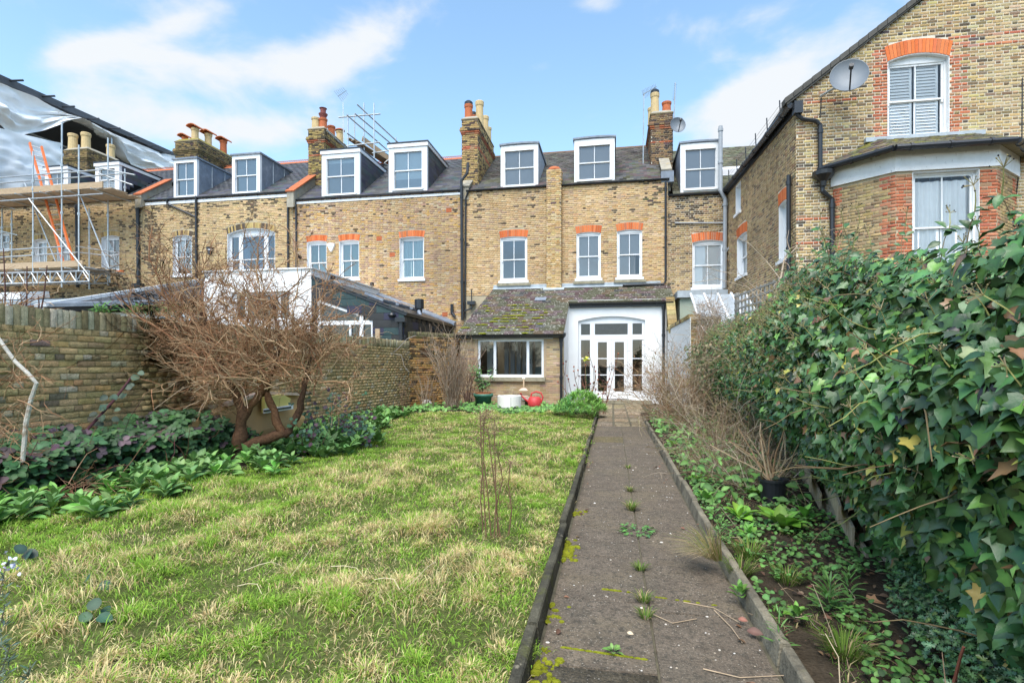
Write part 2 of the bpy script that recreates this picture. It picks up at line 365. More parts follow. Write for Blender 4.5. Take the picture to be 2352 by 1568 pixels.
def in_poly(poly, u, z):
    ins = np.zeros(np.shape(u), bool); n = len(poly)
    for i in range(n):
        (x1, y1), (x2, y2) = poly[i], poly[(i + 1) % n]
        if y1 == y2: continue
        c = ((y1 > z) != (y2 > z)) & (u < (x2 - x1) * (z - y1) / (y2 - y1) + x1); ins ^= c
    return ins
def brick_rects(outer, avoid, course=.075, bond='flemish', joint=.010, z_from=None, z_to=None, seed=0):
    us = [p[0] for p in outer]; zs = [p[1] for p in outer]; out = []; rr = random.Random(seed)
    z = min(zs) if z_from is None else z_from; k = 0; ztop = max(zs) if z_to is None else z_to
    while z + course <= ztop + .02:
        zm = z + course / 2
        xs = []; n = len(outer)
        for i in range(n):
            (x1, y1), (x2, y2) = outer[i], outer[(i + 1) % n]
            if (y1 > zm) != (y2 > zm): xs.append(x1 + (x2 - x1) * (zm - y1) / (y2 - y1))
        xs.sort()
        spans = [(xs[i], xs[i + 1]) for i in range(0, len(xs) - 1, 2)]
        for (a0, a1, b0, b1) in (x[:4] for x in avoid):
            if b0 - .02 < zm < b1 + .02:
                ns = []
                for (p, q) in spans:
                    if a1 <= p or a0 >= q: ns.append((p, q)); continue
                    if a0 > p: ns.append((p, a0))
                    if a1 < q: ns.append((a1, q))
                spans = ns
        S, Hd = .215, .1025
        for (p, q) in spans:
            pat = ([S, Hd] if bond == 'flemish' else ([S] if bond == 'stretcher' else ([Hd] if k % 4 == 3 else [S])))
            per = sum(pat) + joint * len(pat); off = (per / 2 if k % 2 else 0) + rr.uniform(-.012, .012); u = math.floor((p - off) / per) * per + off; j = 0
            while u < q:
                w = pat[j % len(pat)]; a, b = max(u, p), min(u + w, q)
                if b - a > .035: out.append((a + rr.uniform(-.002, .002), b + rr.uniform(-.002, .002), z + joint / 2 + rr.uniform(-.0025, .0025), z + course - joint / 2 + rr.uniform(-.0025, .0025)))
                u += w + joint; j += 1
        z += course; k += 1
    return np.array(out) if out else np.zeros((0, 4))
def hole_poly(h):
    u0, u1, z0, z1 = h[:4]; rise = h[4] if len(h) > 4 else 0
    if rise <= 0: return [(u0, z0), (u1, z0), (u1, z1), (u0, z1)]
    um, w = (u0 + u1) / 2, (u1 - u0) / 2; n = 8
    return [(u0, z0), (u1, z0)] + [(um + w * t, z1 - rise * t * t) for t in [1 - 2 * i / n for i in range(n + 1)]]
def wall_slab(parent, name, fr, outer, holes, material, thick=.22, reveal_mat=None):
    polys = [[Vector((u, z, 0)) for u, z in outer]] + [[Vector((u, z, 0)) for u, z in hole_poly(h)] for h in holes]
    flat = [p for pl in polys for p in pl]; tris = geometry.tessellate_polygon(polys); mb = MB()
    for t in tris:
        a, b, c = (flat[i] for i in t)
        if (b - a).cross(c - a).z < 0: b, c = c, b
        mb.face([fr.P(p.x, p.y, 0) for p in (a, b, c)]); mb.face([fr.P(p.x, p.y, -thick) for p in (c, b, a)])
    for pl in polys:
        for i in range(len(pl)):
            p, q = pl[i], pl[(i + 1) % len(pl)]; mb.face([fr.P(p.x, p.y, 0), fr.P(p.x, p.y, -thick), fr.P(q.x, q.y, -thick), fr.P(q.x, q.y, 0)])
    return mb.build(name, material, parent)
def brick_wall(parent, fr, outer, holes, avoid, pal, mortar, n_ind=300, relief=.009, course=.075, bond='flemish', soot=None, material=None, thick=.22, z_from=None, seed=1, visible=None, name='wall', tiltj=.0015):
    w = wall_slab(parent, name, fr, outer, holes, M[mortar], thick)
    rc = brick_rects(outer, list(holes) + list(avoid), course, bond, z_from=z_from, seed=seed)
    cols = pick(pal, len(rc))
    if len(rc):
        uu, zz_ = (rc[:, 0] + rc[:, 1]) / 2, (rc[:, 2] + rc[:, 3]) / 2; w_ = 1 + .42 * (fnoise(uu * .45 + seed, zz_ * .6, seed + 2) - .5) + .34 * (fnoise(uu * 2.2, zz_ * .22 + seed, seed + 4) - .5)
        cols = (cols * .72 + cols.mean(0) * .28) * w_[:, None] * np.array([1.0, .985, 1.05])
    if soot is not None and len(rc):
        f = soot((rc[:, 0] + rc[:, 1]) / 2, (rc[:, 2] + rc[:, 3]) / 2); dark = rng.random(len(rc)) < f
        cols[dark] = cols[dark] * np.array([.22, .22, .24]) + .012
    pieces(parent, 'brick', fr, rc, relief, cols, M[material or 'brick'], n_ind, tmpl_block(.02, .05), 'brickwork', .5, tiltj, visible)
    return w
# ---------------------------------------------------------------- building parts
def sash_unit(parent, fr, u0, u1, z0, z1, d, frame_mat='white', glass='glass', back=None, split=.5, bars=1, sill_rail=.075, horns=True, rise=0):
    """an upper and a lower sash with their panes, and what hangs behind them; all children of parent"""
    zm = z0 + (z1 - z0) * split
    for k, (a, b, dd) in enumerate(((zm - .02, z1, d), (z0, zm + .02, d - .04))):
        mb = MB(); st = .05; top = .05 if k == 0 else .04; bot = .04 if k == 0 else sill_rail
        mb.fbox(fr, u0, u0 + st, a, b, dd - .04, dd); mb.fbox(fr, u1 - st, u1, a, b, dd - .04, dd)
        mb.fbox(fr, u0 + st, u1 - st, b - top, b, dd - .038, dd - .002); mb.fbox(fr, u0 + st, u1 - st, a, a + bot, dd - .038, dd - .002)
        w = (u1 - u0 - 2 * st) / (bars + 1)
        for j in range(bars):
            x = u0 + st + w * (j + 1); mb.fbox(fr, x - .013, x + .013, a + bot, b - top, dd - .034, dd - .006)
        if k == 0 and horns:
            for x in (u0 + st * .1, u1 - st * .9): mb.fbox(fr, x, x + .04, a - .07, a, dd - .036, dd - .004)
        mb.build('sash', M[frame_mat], parent)
        for j in range(bars + 1):
            x0 = u0 + st + w * j + (.013 if j else 0); x1 = u0 + st + w * (j + 1) - (.013 if j < bars else 0)
            q = MB(); q.face([fr.P(x0, a + bot, dd - .02), fr.P(x1, a + bot, dd - .02), fr.P(x1, b - top, dd - .02), fr.P(x0, b - top, dd - .02)])
            q.build('pane', M[glass], parent)
    if back:
        for item in (back if isinstance(back, list) else [back]):
            kind, m_, f0, f1 = item[:4]; g0, g1 = (item[4], item[5]) if len(item) > 4 else (0, 1)
            a, b = z0 + (z1 - z0) * f0, z0 + (z1 - z0) * f1; x0, x1 = u0 + (u1 - u0) * g0, u0 + (u1 - u0) * g1; db = d - .085
            mb = MB()
            if kind == 'blind': mb.fbox(fr, x0, x1, a, b, db - .01, db)
            elif kind == 'shutter':
                n = int((b - a) / .075); mb.fbox(fr, x0, x0 + .05, a, b, db - .02, db + .02); mb.fbox(fr, x1 - .05, x1, a, b, db - .02, db + .02)
                for i in range(n):
                    z = a + (b - a) * i / n; mb.prism([fr.P(x0 + .05, z, db + .03), fr.P(x1 - .05, z, db + .03), fr.P(x1 - .05, z + .085, db - .01), fr.P(x0 + .05, z + .085, db - .01)], -fr.N * .008)
            else:
                n = 26; ph = R.random() * 6
                pts = [(x0 + (x1 - x0) * i / n, .025 * math.sin(ph + i * 1.55) + .012 * math.sin(i * .7)) for i in range(n + 1)]
                for i in range(n): mb.face([fr.P(pts[i][0], a, db + pts[i][1]), fr.P(pts[i + 1][0], a, db + pts[i + 1][1]), fr.P(pts[i + 1][0], b, db + pts[i + 1][1]), fr.P(pts[i][0], b, db + pts[i][1])])
            mb.build('blind' if kind == 'blind' else ('shutter' if kind == 'shutter' else 'curtain'), M[m_], parent)

def arch_avoid(q, ht, splay=.05):
    u0, u1, z0, z1, rise = q; um, w = (u0 + u1) / 2, (u1 - u0) / 2; out = []; z = z1 - rise
    while z < z1 + ht + .03:
        f = max(0, min(1, (z - z1 + rise) / (ht + rise))); lim = math.sqrt(max(0, (z1 + ht + .012 - z) / max(.9 * rise, 1e-4)))
        hw = min(w + splay * f, w * lim) + .012
        if hw > .05 and z < z1 + ht + .01: out.append((um - hw, um + hw, z + .004, z + .006))
        z += .01
    return out
def arch_head(parent, fr, u0, u1, z1, rise, ht, pal, name='arch_brick', splay=.05):
    um, w = (u0 + u1) / 2, (u1 - u0) / 2; n = max(5, int(round((u1 - u0 + 2 * splay * .5) / .078))); cols = pick(pal, n)
    for i in range(n):
        q = []
        for (t0, top) in ((i, 0), (i + 1, 0), (i + 1, 1), (i, 1)):
            t = 2 * t0 / n - 1; g = .005 * (1 if t0 == i else -1)
            if top: q.append((um + (w + splay) * t + g, z1 + ht - rise * .9 * t * t))
            else: q.append((um + w * t + g, z1 - rise * t * t))
        mb = MB(); dd = .014 + R.random() * .004
        mb.prism([fr.P(a, b, dd) for a, b in q], -fr.N * (dd + .02), tuple(cols[i])); mb.build(name, M['red_arch'], parent)

def sash_window(parent, fr, hole, dset=.10, frame_mat='white', glass='glass', back=None, sill='white', sill_w=.06, lining=True, bars=1, split=.5, fw=.055, name='window', sill_mat=None, parts=None):
    u0, u1, z0, z1 = hole[:4]; rise = hole[4] if len(hole) > 4 else 0
    mb = MB(); zt = z1 - rise - .05
    a, b = u0 + .003, u1 - .003; dep = .10
    mb.fbox(fr, a, a + fw, z0 + .003, zt, -dset - dep, -dset); mb.fbox(fr, b - fw, b, z0 + .003, zt, -dset - dep, -dset)
    # head with its curved top
    n = 8; um, w = (u0 + u1) / 2, (u1 - u0) / 2 - .003
    arc = [(um + w * t, z1 - .004 - rise * t * t) for t in [1 - 2 * i / n for i in range(n + 1)]]
    mb.prism([fr.P(*p, -dset) for p in [(a, zt - .01), (b, zt - .01)] + arc], -fr.N * dep)
    mb.fbox(fr, a + fw, b - fw, z0 + .003, z0 + .05, -dset - dep, -dset + .002)
    if lining:
        mb.fbox(fr, a, a + .014, z0 + .003, z1 - rise, -dset + .001, .004); mb.fbox(fr, b - .014, b, z0 + .003, z1 - rise, -dset + .001, .004)
        for i in range(n): # painted soffit under the arch
            p, q = arc[i], arc[i + 1]; mb.prism([fr.P(q[0], q[1] - .014, .004), fr.P(p[0], p[1] - .014, .004), fr.P(p[0], p[1], .004), fr.P(q[0], q[1], .004)], -fr.N * (dset + .003))
    win = mb.build(name, M[frame_mat], parent)
    us = [a + fw, b - fw] if not parts else [a + fw + (b - a - 2 * fw) * t for t in parts]
    for i in range(len(us) - 1):
        g = .03 if parts else 0
        if parts and 0 < i: mm = MB(); mm.fbox(fr, us[i] - .05, us[i] + .05, z0 + .05, zt, -dset - dep, -dset + .004); mm.build('mullion', M[frame_mat], win)
        sash_unit(win, fr, us[i] + (.05 if i else 0), us[i + 1] - (.05 if i < len(us) - 2 else 0), z0 + .05, zt - .01, -dset - .02, frame_mat, glass, back, split, bars if not parts else 0, horns=not parts)
    if sill:
        sm = MB(); sm.fbox(fr, u0 - sill_w, u1 + sill_w, z0 - .09, z0 + .004, -.05, .07); sm.build('sill', M[sill_mat or frame_mat], win)
    return win

def pipe(parent, pts, r=.045, m='black', name='downpipe', collars=True, n=8):
    mb = MB(); mb.tube(pts, r, n)
    if collars:
        for i in range(len(pts) - 1):
            a, b = Vector(pts[i]), Vector(pts[i + 1]); Ls = (b - a).length
            if Ls < .5: continue
            for k in range(1 + int(Ls / 1.9)):
                c = a + (b - a) * ((k + .12) / (1 + int(Ls / 1.9))); t = (b - a).normalized(); mb.tube([c - t * .05, c + t * .05], r * 1.28, n)
    return mb.build(name, M[m], parent, smooth=False)

def slate_cols(n, base=(.075, .078, .085), j=.2):
    return np.clip(np.array(base) * (1 + j * rng.standard_normal((n, 1))) * (1 + .04 * rng.standard_normal((n, 3))), .01, .6)
def tile_rects(u0, u1, v0, v1, w, gauge, lap=.06, clip=None, gap=.004, seed=0):
    out = []; k = 0; v = v0; rr = random.Random(seed)
    while v < v1 - .01:
        u = u0 - (w / 2 if k % 2 else 0) + rr.uniform(-.01, .01)
        lo, hi = (u0, u1) if clip is None else clip(v + gauge / 2)
        while u < u1:
            a, b = max(u + gap / 2, lo), min(u + w - gap / 2, hi)
            if b - a > .03: out.append((a, b, v + rr.uniform(-.004, .004), min(v + gauge + lap, v1 + .02)))
            u += w
        v += gauge; k += 1
    return np.array(out)

ROOF_SL = .71; ROOF_D = 4.0; RC, RS = 1 / math.hypot(1, ROOF_SL), ROOF_SL / math.hypot(1, ROOF_SL)
def roof(parent, x0, x1, Y, zg, cols_base, mname='slate', n_ind=300, w=.30, gauge=.20, crest=None, depth=ROOF_D, seed=0, name='slate'):
    L = depth / RC
    mb = MB(); zr = zg + depth * ROOF_SL
    mb.prism([(x0, Y, zg), (x1, Y, zg), (x1, Y + depth, zr), (x0, Y + depth, zr)], (0, RS * .08, -RC * .08))
    mb.face([(x0, Y + depth, zr - .01), (x1, Y + depth, zr - .01), (x1, Y + 2 * depth, zg), (x0, Y + 2 * depth, zg)])
    rf = mb.build('roof', M['slate'], parent)
    fr = Frame((x0, Y - .05, zg + .01), (1, 0, 0), V=(0, RC, RS))
    rc = tile_rects(0, x1 - x0, -.05, L + .03, w, gauge, seed=seed)
    pieces(rf, name, fr, rc, .022, slate_cols(len(rc), cols_base), M[mname], n_ind, tmpl_tile(), name + 'work', .3)
    if crest:
        cm = MB()
        xx = x0
        while xx < x1 - .05:
            cm.prism([(xx, Y + depth - .12, zr - .02), (xx + .3, Y + depth - .12, zr - .02), (xx + .3, Y + depth, zr + .1), (xx, Y + depth, zr + .1)], (0, .12, -.03))
            for k in range(3):
                c = xx + .05 + k * .1; cm.tube([(c + .045 * math.cos(t), Y + depth, zr + .12 + .055 * math.sin(t)) for t in (0, 1.05, 2.1, 3.14)], .017, 4)
            xx += .305
        cm.build('ridge_crest', M[crest], rf)
    return rf

def shell(parent, x0, x1, Y, zg, depth=8.0, front=True):
    """the party walls, rear wall and floors that close the house"""
    mb = MB(); e = .012; zr = zg + ROOF_D * ROOF_SL
    for x, s in ((x0 + e, 1), (x1 - e, -1)):
        pts = [(x, Y + .24, 0), (x, Y + depth, 0), (x, Y + depth, zg), (x, Y + depth / 2, zr - .1), (x, Y + .24, zg)]
        mb.prism(pts if s < 0 else pts[::-1], (s * .1, 0, 0))
    mb.box(x0 + .12, x1 - .12, Y + depth - .1, Y + depth, 0, zg); mb.box(x0 + .12, x1 - .12, Y + .25, Y + depth - .12, 5.0 - 1.3, 5.0 - 1.1); mb.box(x0 + .12, x1 - .12, Y + .25, Y + depth - .12, zg - .5, zg - .3)
    return mb.build('party_wall', M['room'], parent)

def dormer(parent, fr, rect, zg, Y0, style='white', back=('blind', 'blind', 0, 1), cheek='lead', glass='glass', fw=.13, top_h=.16, over=.06, split=.5, dsl=0.0, arch=0.0):
    u0, u1, z0, z1 = rect; roof_m = 'lead' if cheek != 'cladding' else 'black'
    fm = style; mb = MB()
    mb.fbox(fr, u0, u0 + fw, z0, z1, -.14, 0); mb.fbox(fr, u1 - fw, u1, z0, z1, -.14, 0)
    mb.fbox(fr, u0 + fw, u1 - fw, z1 - top_h, z1, -.14, -.002); mb.fbox(fr, u0 + fw, u1 - fw, z0, z0 + .10, -.14, .004)
    mb.fbox(fr, u0 + fw * .55, u0 + fw + .03, z0 + .1, z1 - top_h - .0, 0, .018); mb.fbox(fr, u1 - fw - .03, u1 - fw * .55, z0 + .1, z1 - top_h, 0, .018); mb.fbox(fr, u0 + fw + .03, u1 - fw - .03, z1 - top_h - .04, z1 - top_h + .03, 0, .016)
    dm = mb.build('dormer', M[fm], parent)
    sm = MB(); sm.fbox(fr, u0 + fw - .04, u1 - fw + .04, z0 + .05, z0 + .1, .005, .06); sm.build('sill', M[fm], dm)
    sash_unit(dm, fr, u0 + fw, u1 - fw, z0 + .1, z1 - top_h, -.04, fm, glass, back, split)
    # cheeks run back into the slope of the roof
    Yf = fr.O.y
    zl = z0 - .05; yb1 = Y0 + (z1 - zg) / (ROOF_SL + dsl) ; yb0 = Y0 + max(0, (zl - zg)) / ROOF_SL
    for x, s in ((fr.O.x + u0, 1), (fr.O.x + u1, -1)):
        pts = [(x, Yf + .142, zl), (x, yb0 + .3, zl), (x, yb1 + .05, z1 - (yb1 - Yf) * dsl), (x, Yf + .142, z1 - .004)]
        cm = MB(); cm.prism(pts[::-1] if s > 0 else pts, (s * .06, 0, 0)); ck = cm.build('cheek', M['cladding'] if cheek == 'cladding' else M[cheek], dm)
        if cheek == 'cladding':
            if s > 0: continue
            cf = Frame((x, Yf + .142, zl), (0, 1, 0)); Lc = yb1 - Yf
            rc = tile_rects(0, Lc, 0, z1 - zl - .02, .42, .17, lap=.03, seed=3, clip=None)
            keep = [r for r in rc if (r[2] > ((r[1] * ROOF_SL) - .1 - (zl - zg) * 0) - (yb0 - Y0) * 0 - .12)]
            pieces(dm, 'slate', cf, np.array(keep), .012, slate_cols(len(keep), (.085, .092, .105), .12), M['cladding'], 60, tmpl_tile(), 'slatework', .3)
    for x, s in ((fr.O.x + u0, -1), (fr.O.x + u1, 1)):
        if cheek == 'lead' and s > 0:
            for yy in (Yf + .95, Yf + 1.8):
                if yy < yb1 - .4: lm = MB(); lm.tube([(x + .01, yy, zl + (yy - Yf) * ROOF_SL - .0), (x + .01, yy, z1 - .03 - (yy - Yf) * dsl)], .02, 5); lm.build('lead_roll', M['lead_pale'], dm)
    rm = MB(); n = 6 if arch else 1
    for i in range(n):
        t0, t1 = i / n, (i + 1) / n; f = lambda t: arch * (1 - (2 * t - 1) ** 2)
        xa, xb = fr.O.x + u0 - over + (u1 - u0 + 2 * over) * t0, fr.O.x + u0 - over + (u1 - u0 + 2 * over) * t1
        top = .07
        rm._hexa([(xa, Yf - over, z1 + f(t0) + .002), (xb, Yf - over, z1 + f(t1) + .002), (xb, yb1 + .1, z1 + f(t1) + .002 - (yb1 - Yf) * dsl), (xa, yb1 + .1, z1 + f(t0) + .002 - (yb1 - Yf) * dsl),
                  (xa, Yf - over, z1 + f(t0) + top), (xb, Yf - over, z1 + f(t1) + top), (xb, yb1 + .1, z1 + f(t1) + top - (yb1 - Yf) * dsl), (xa, yb1 + .1, z1 + f(t0) + top - (yb1 - Yf) * dsl)])
    if arch: rm.face([fr.P(u0 + (u1 - u0) * t, z1 + .004 + arch * (1 - (2 * t - 1) ** 2), .0) for t in [i / 6 for i in range(7)]][::-1] + [])
    rm.build('dormer_roof', M[roof_m], dm)
    if cheek == 'cladding':
        bm = MB(); bm.fbox(fr, u0 - .04, u1 + .04, z1 - .14, z1 - .0, .019, .05)
        xs = fr.O.x + u1; bm._hexa([(xs, Yf - .02, z1 - .14), (xs + .05, Yf - .02, z1 - .14), (xs + .05, yb1 - .1, z1 - .14 - (yb1 - Yf) * dsl), (xs, yb1 - .1, z1 - .14 - (yb1 - Yf) * dsl), (xs, Yf - .02, z1 - .001), (xs + .05, Yf - .02, z1 - .001), (xs + .05, yb1 - .1, z1 - .001 - (yb1 - Yf) * dsl), (xs, yb1 - .1, z1 - .001 - (yb1 - Yf) * dsl)])
        bm.build('bargeboard', M[fm], dm)
    return dm

def chimney(parent, x0, x1, y0, y1, z0, z1, pots, pal=PY_DARK, mortar='mortar', band=PY_REDOLD, moss=False, n_ind=30, corbel=.09):
    mb = MB(); mb.box(x0 + .011, x1 - .011, y0 + .011, y1 - .011, z0, z1)
    zc = z1 - .62
    ch = mb.build('chimney', M[mortar], parent); cb = MB()
    for i, e in enumerate((.03, .06, corbel, corbel * .8)):
        a, b = zc + .075 * i, zc + .075 * (i + 1)
        for (xa, xb, ya, yb) in ((x0 - e, x1 + e, y0 - e, y0), (x0 - e, x0, y0, y1 + e), (x1, x1 + e, y0, y1 + e)):
            n_ = max(1, int(round(max(xb - xa, yb - ya) / .19)))
            for k in range(n_):
                c = tuple(pick(band if i < 2 else pal, 1)[0] * .85); g = .006
                if xb - xa > yb - ya: cb.box(xa + (xb - xa) * k / n_ + g, xa + (xb - xa) * (k + 1) / n_ - g, ya, yb + .02, a + .005, b - .005, c)
                else: cb.box(xa, xb, ya + (yb - ya) * k / n_ + g, ya + (yb - ya) * (k + 1) / n_ - g, a + .005, b - .005, c)
    cb.box(x0 - .03, x1 + .03, y0 - .03, y1 + .03, z1 + .001, z1 + .05, (.22, .18, .11)); cb.build('corbel', M['brick'], ch)
    for fr, wd in ((Frame((x0, y0, z0), (1, 0, 0)), x1 - x0), (Frame((x1, y0, z0), (0, 1, 0)), y1 - y0), (Frame((x0, y1, z0), (0, -1, 0)), y1 - y0)):
        H_ = z1 - z0; rc = brick_rects([(.01, 0), (wd - .01, 0), (wd - .01, H_), (.01, H_)], [], seed=5)
        # seen only on the near faces: shift out on the corbel
        zz = rc[:, 2] + z0
        inb = (zz > zc - .01) & (zz < zc + .33)
        k = np.floor((zz - zc) / .075).astype(int)
        cols = pick(pal, len(rc)); bandrow = (inb & ((k == 0) | (k == 1))) | ((zz > zc - .62) & (zz < zc - .54)); cols[bandrow] = pick(band, int(bandrow.sum()))
        for e, sel in ((0.0, rc[:, 0] > -9),):
            if not sel.any(): continue
            f2 = Frame(fr.O + fr.N * e, fr.U); r2 = rc[sel].copy()
            if e: r2[:, 0] = r2[:, 0] * (wd + 2 * e) / wd - e; r2[:, 1] = r2[:, 1] * (wd + 2 * e) / wd - e
            pieces(ch, 'brick', f2, r2, .014, cols[sel], M['brick'], n_ind if e == 0 else 8, tmpl_block(.02, .05), 'brickwork', .3)
    cm = MB(); cm.prism([(x0 - .02, y0 - .02, z1 + .05), (x1 + .02, y0 - .02, z1 + .05), (x1 - .12, y0 + .15, z1 + .2), (x0 + .12, y0 + .15, z1 + .2)], (0, y1 - y0 - .1, 0)); cm.build('flaunching', M['moss_cement' if moss else 'cement'], ch)
    for (px, py, r, h, mname, cowl) in pots:
        pm = MB(); z = z1 + .06; t = .72
        pm.lathe((px, py, z), [(0, .0), (r, .0), (r * .92, h * .12), (r * .85, h * .8), (r * .97, h * .84), (r * 1.02, h * .97), (r * .9, h), (r * .72, h), (r * .7, h * .7), (0, h * .6)], 14)
        pt = pm.build('chimney_pot', M[mname], ch, smooth=False)
        if cowl == 'cap':
            c = MB(); c.lathe((px, py, z + h + .02), [(r * .9, 0), (r * 1.25, .0), (r * 1.25, .03), (r * .6, .10), (0, .12)], 12); c.tube([(px, py, z + h * .8), (px, py, z + h + .05)], r * .5, 6); c.build('cowl', M['terracotta'], ch)
        elif cowl == 'tile':
            c = MB(); nn = 6
            for i in range(nn):
                a0, a1 = math.pi * i / nn, math.pi * (i + 1) / nn
                c.prism([(px - r * 1.4 * math.cos(a0), py - r * 1.7, z + h + r * .7 * math.sin(a0)), (px - r * 1.4 * math.cos(a1), py - r * 1.7, z + h + r * .7 * math.sin(a1)), (px - r * 1.25 * math.cos(a1), py - r * 1.7, z + h + r * .6 * math.sin(a1) - .02), (px - r * 1.25 * math.cos(a0), py - r * 1.7, z + h + r * .6 * math.sin(a0) - .02)], (0, r * 3.4, 0))
            c.build('cowl', M['terracotta'], ch)
        elif cowl == 'dark':
            c = MB(); c.lathe((px, py, z + h), [(r * .8, 0), (r * .95, .0), (r * .95, .10), (r * .5, .17), (0, .18)], 12); c.build('cowl', M['black'], ch)
    return ch
M['moss_cement'] = mat('moss_cement', (.22, .19, .08), .95, .3, 6, .6, 40, spec=.1, stain=[((.30, .24, .02), 5, .45, .6, .8)])

def gutter(parent, x0, x1, Y, z, r=.06, m='black', fascia='black', fh=.16, brackets=True, board_y=None):
    g = MB()
    prof = [(math.cos(a) * r, -math.sin(a) * r) for a in [math.pi * i / 6 for i in range(7)]]
    i0 = len(g.v)
    pts = [(x0, z), (x1, z)]
    outer = [(Y - r - p[0], z + p[1]) for p in prof]; inner = [(Y - r - p[0] * .88, z + p[1] * .88 + .004) for p in prof]
    ring = outer + inner[::-1]; n = len(ring)
    for i in range(n):
        a, b = ring[i], ring[(i + 1) % n]; g.face([(x0, a[0], a[1]), (x0, b[0], b[1]), (x1, b[0], b[1]), (x1, a[0], a[1])])
    for x in (x0, x1): g.face([(x, a[0], a[1]) for a in outer])
    if brackets:
        x = x0 + .4
        while x < x1:
            g.box(x - .015, x + .015, Y - 2.25 * r, Y - .01, z - r * 1.15, z - r * .85); x += .9
    gt = g.build('gutter', M[m], parent)
    if fascia:
        f = MB(); f.box(x0 + .01, x1 - .01, Y + .002, Y + .035, z - fh, z + .03); f.build('fascia', M[fascia], parent)
    return gt

# ---------------------------------------------------------------- the terrace
YF = 21.5
def XF(px): return atY(px, 430, YF).x
FAC = Frame((0, YF, 0), (1, 0, 0))
GR = 'terraced houses in the row'
X12, X23, X34, X45 = XF(327), XF(673), XF(1066), XF(1534)
def zF(px, py): return atY(px, py, YF).z
ARCH_PURPLE = [((.42, .30, .12), 4), ((.48, .34, .15), 3), ((.10, .075, .055), 2.2), ((.30, .20, .10), 2)]
def hole(x0, x1, yt, yb, rise=.07, fr=None): return (fr or FAC).rect(x0, x1, yt, yb) + (rise,)
def in_frame_clear(px, py): return np.ones(np.shape(px), bool)

def facade(h, x0, x1, zg, holes, arch_h, pal, mortar, n_ind, soot=None, extra=(), seed=1, z_from=2.2, visible=None):
    avoid = [r for q in holes if q[4] for r in arch_avoid(q, arch_h + .02)] + list(extra)
    return brick_wall(h, FAC, [(x0 + .004, 0), (x1 - .004, 0), (x1 - .004, zg), (x0 + .004, zg)], holes, avoid, pal, mortar, n_ind, soot=soot, z_from=z_from, seed=seed, visible=visible)

# --- house four: the one this garden belongs to
zg4 = zF(1300, 426)
h4 = thing('terraced_house', 'brick terraced house with two peeling white dormers and a thin brick flue up its wall', 'house', ((X34 + X45) / 2, YF, 0), GR)
hs = [hole(1149, 1211, 543, 645, .05), hole(1324, 1380, 533, 640, .05), hole(1417, 1475, 527, 637, .06)]
fl = FAC.rect(1256, 1290, 392, 660)
gf_open = [(atY(1380, 0, YF).x, atY(1480, 0, YF).x, .02, 2.6)]
facade(h4, X34, X45, zg4, hs + [(FAC.rect(1340, 1470, 700, 900)[0], FAC.rect(1340, 1470, 700, 900)[1], .05, 2.5, 0)], .285, PY_STOCK, 'mortar', 300, extra=[(fl[0], fl[1], 4, 9)], seed=4, z_from=4.2,
       soot=lambda u, z: .015 + .28 * (fnoise(u * 1.3, z * .5, 3) > .62) * np.clip((z - 6) / 2, 0, 1))
for i, q in enumerate(hs):
    arch_head(h4, FAC, q[0], q[1], q[3], q[4], .27, PY_RED)
    bk = [('blind', 'blind', .0, .0001)] if i == 0 else ([('blind', 'blind', 0, 1)] if i == 1 else [('blind', 'blind', .0, 1, 0, .5), ('blind', 'blind', .5, 1, .5, 1), ('curtain', 'blind', 0, .5, .5, .78)])
    sash_window(h4, FAC, q, .045, 'white', 'glass' if i else 'glass_blue', bk if i else None, sill=True, lining=True, fw=.05, sill_mat='white')
    sl = MB(); sl.fbox(FAC, q[0] - .12, q[1] + .14, q[2] - .20, q[2] - .095, -.02, .09); sl.build('stone_sill', M['stone'], h4)
shell(h4, X34, X45, YF, zg4)
roof(h4, X34 + .15, X45 - .2, YF, zg4, (.095, .088, .078), 'tile_moss', 300, .27, .19, crest=None, seed=4)
rid = MB(); zr4 = zg4 + ROOF_D * ROOF_SL
xx = X34 + .2
while xx < X45 - .3: rid.tube([(xx, YF + ROOF_D, zr4 - .02), (xx + .44, YF + ROOF_D, zr4 - .02)], .11, 8); xx += .45
rid.build('ridge_tile', M['ridge_brown'], h4)
gutter(h4, X34 + .1, fl[0] - .02, YF, zg4 + .02, .06, fascia='black'); gutter(h4, fl[1] + .02, X45 + .05, YF, zg4 + .02, .06, fascia='black')
# flue: a narrow brick chimney breast that climbs through the eaves
fb = MB(); ft = zF(1272, 392); fb.box(fl[0] + .01, fl[1] - .01, YF - .15, YF + .35, 4.35, ft); fo = fb.build('flue', M['mortar'], h4)
for fr_, wd in ((Frame((fl[0], YF - .15, 4.35), (1, 0, 0)), fl[1] - fl[0]), (Frame((fl[1], YF - .15, 4.35), (0, 1, 0)), .5)):
    rc = brick_rects([(.005, 0), (wd - .005, 0), (wd - .005, ft - 4.35), (.005, ft - 4.35)], [], bond='flemish', seed=8)
    pieces(fo, 'brick', fr_, rc, .013, pick(PY_STOCK, len(rc)), M['brick'], 60, tmpl_block(.02, .05), 'brickwork', .4)
fc = MB(); fc.lathe(((fl[0] + fl[1]) / 2, YF + .1, ft), [(.28, 0), (.28, .05), (.2, .14), (.17, .15), (.14, .05), (0, .02)], 12); fc.build('flue_cap', M['terracotta'], fo)
DF = Frame((0, YF + .08, 0), (1, 0, 0))
dormer(h4, DF, DF.rect(1150, 1236, 333, 432), zg4, YF, 'white_worn', ('blind', 'blind', 0, 1), 'lead_pale', fw=.14, top_h=.19, over=.05, arch=.035)
dormer(h4, DF, DF.rect(1319, 1412, 319, 419), zg4, YF, 'white_worn', ('blind', 'blind', 0, 1), 'lead_pale', fw=.15, top_h=.22, over=.05, arch=.035)
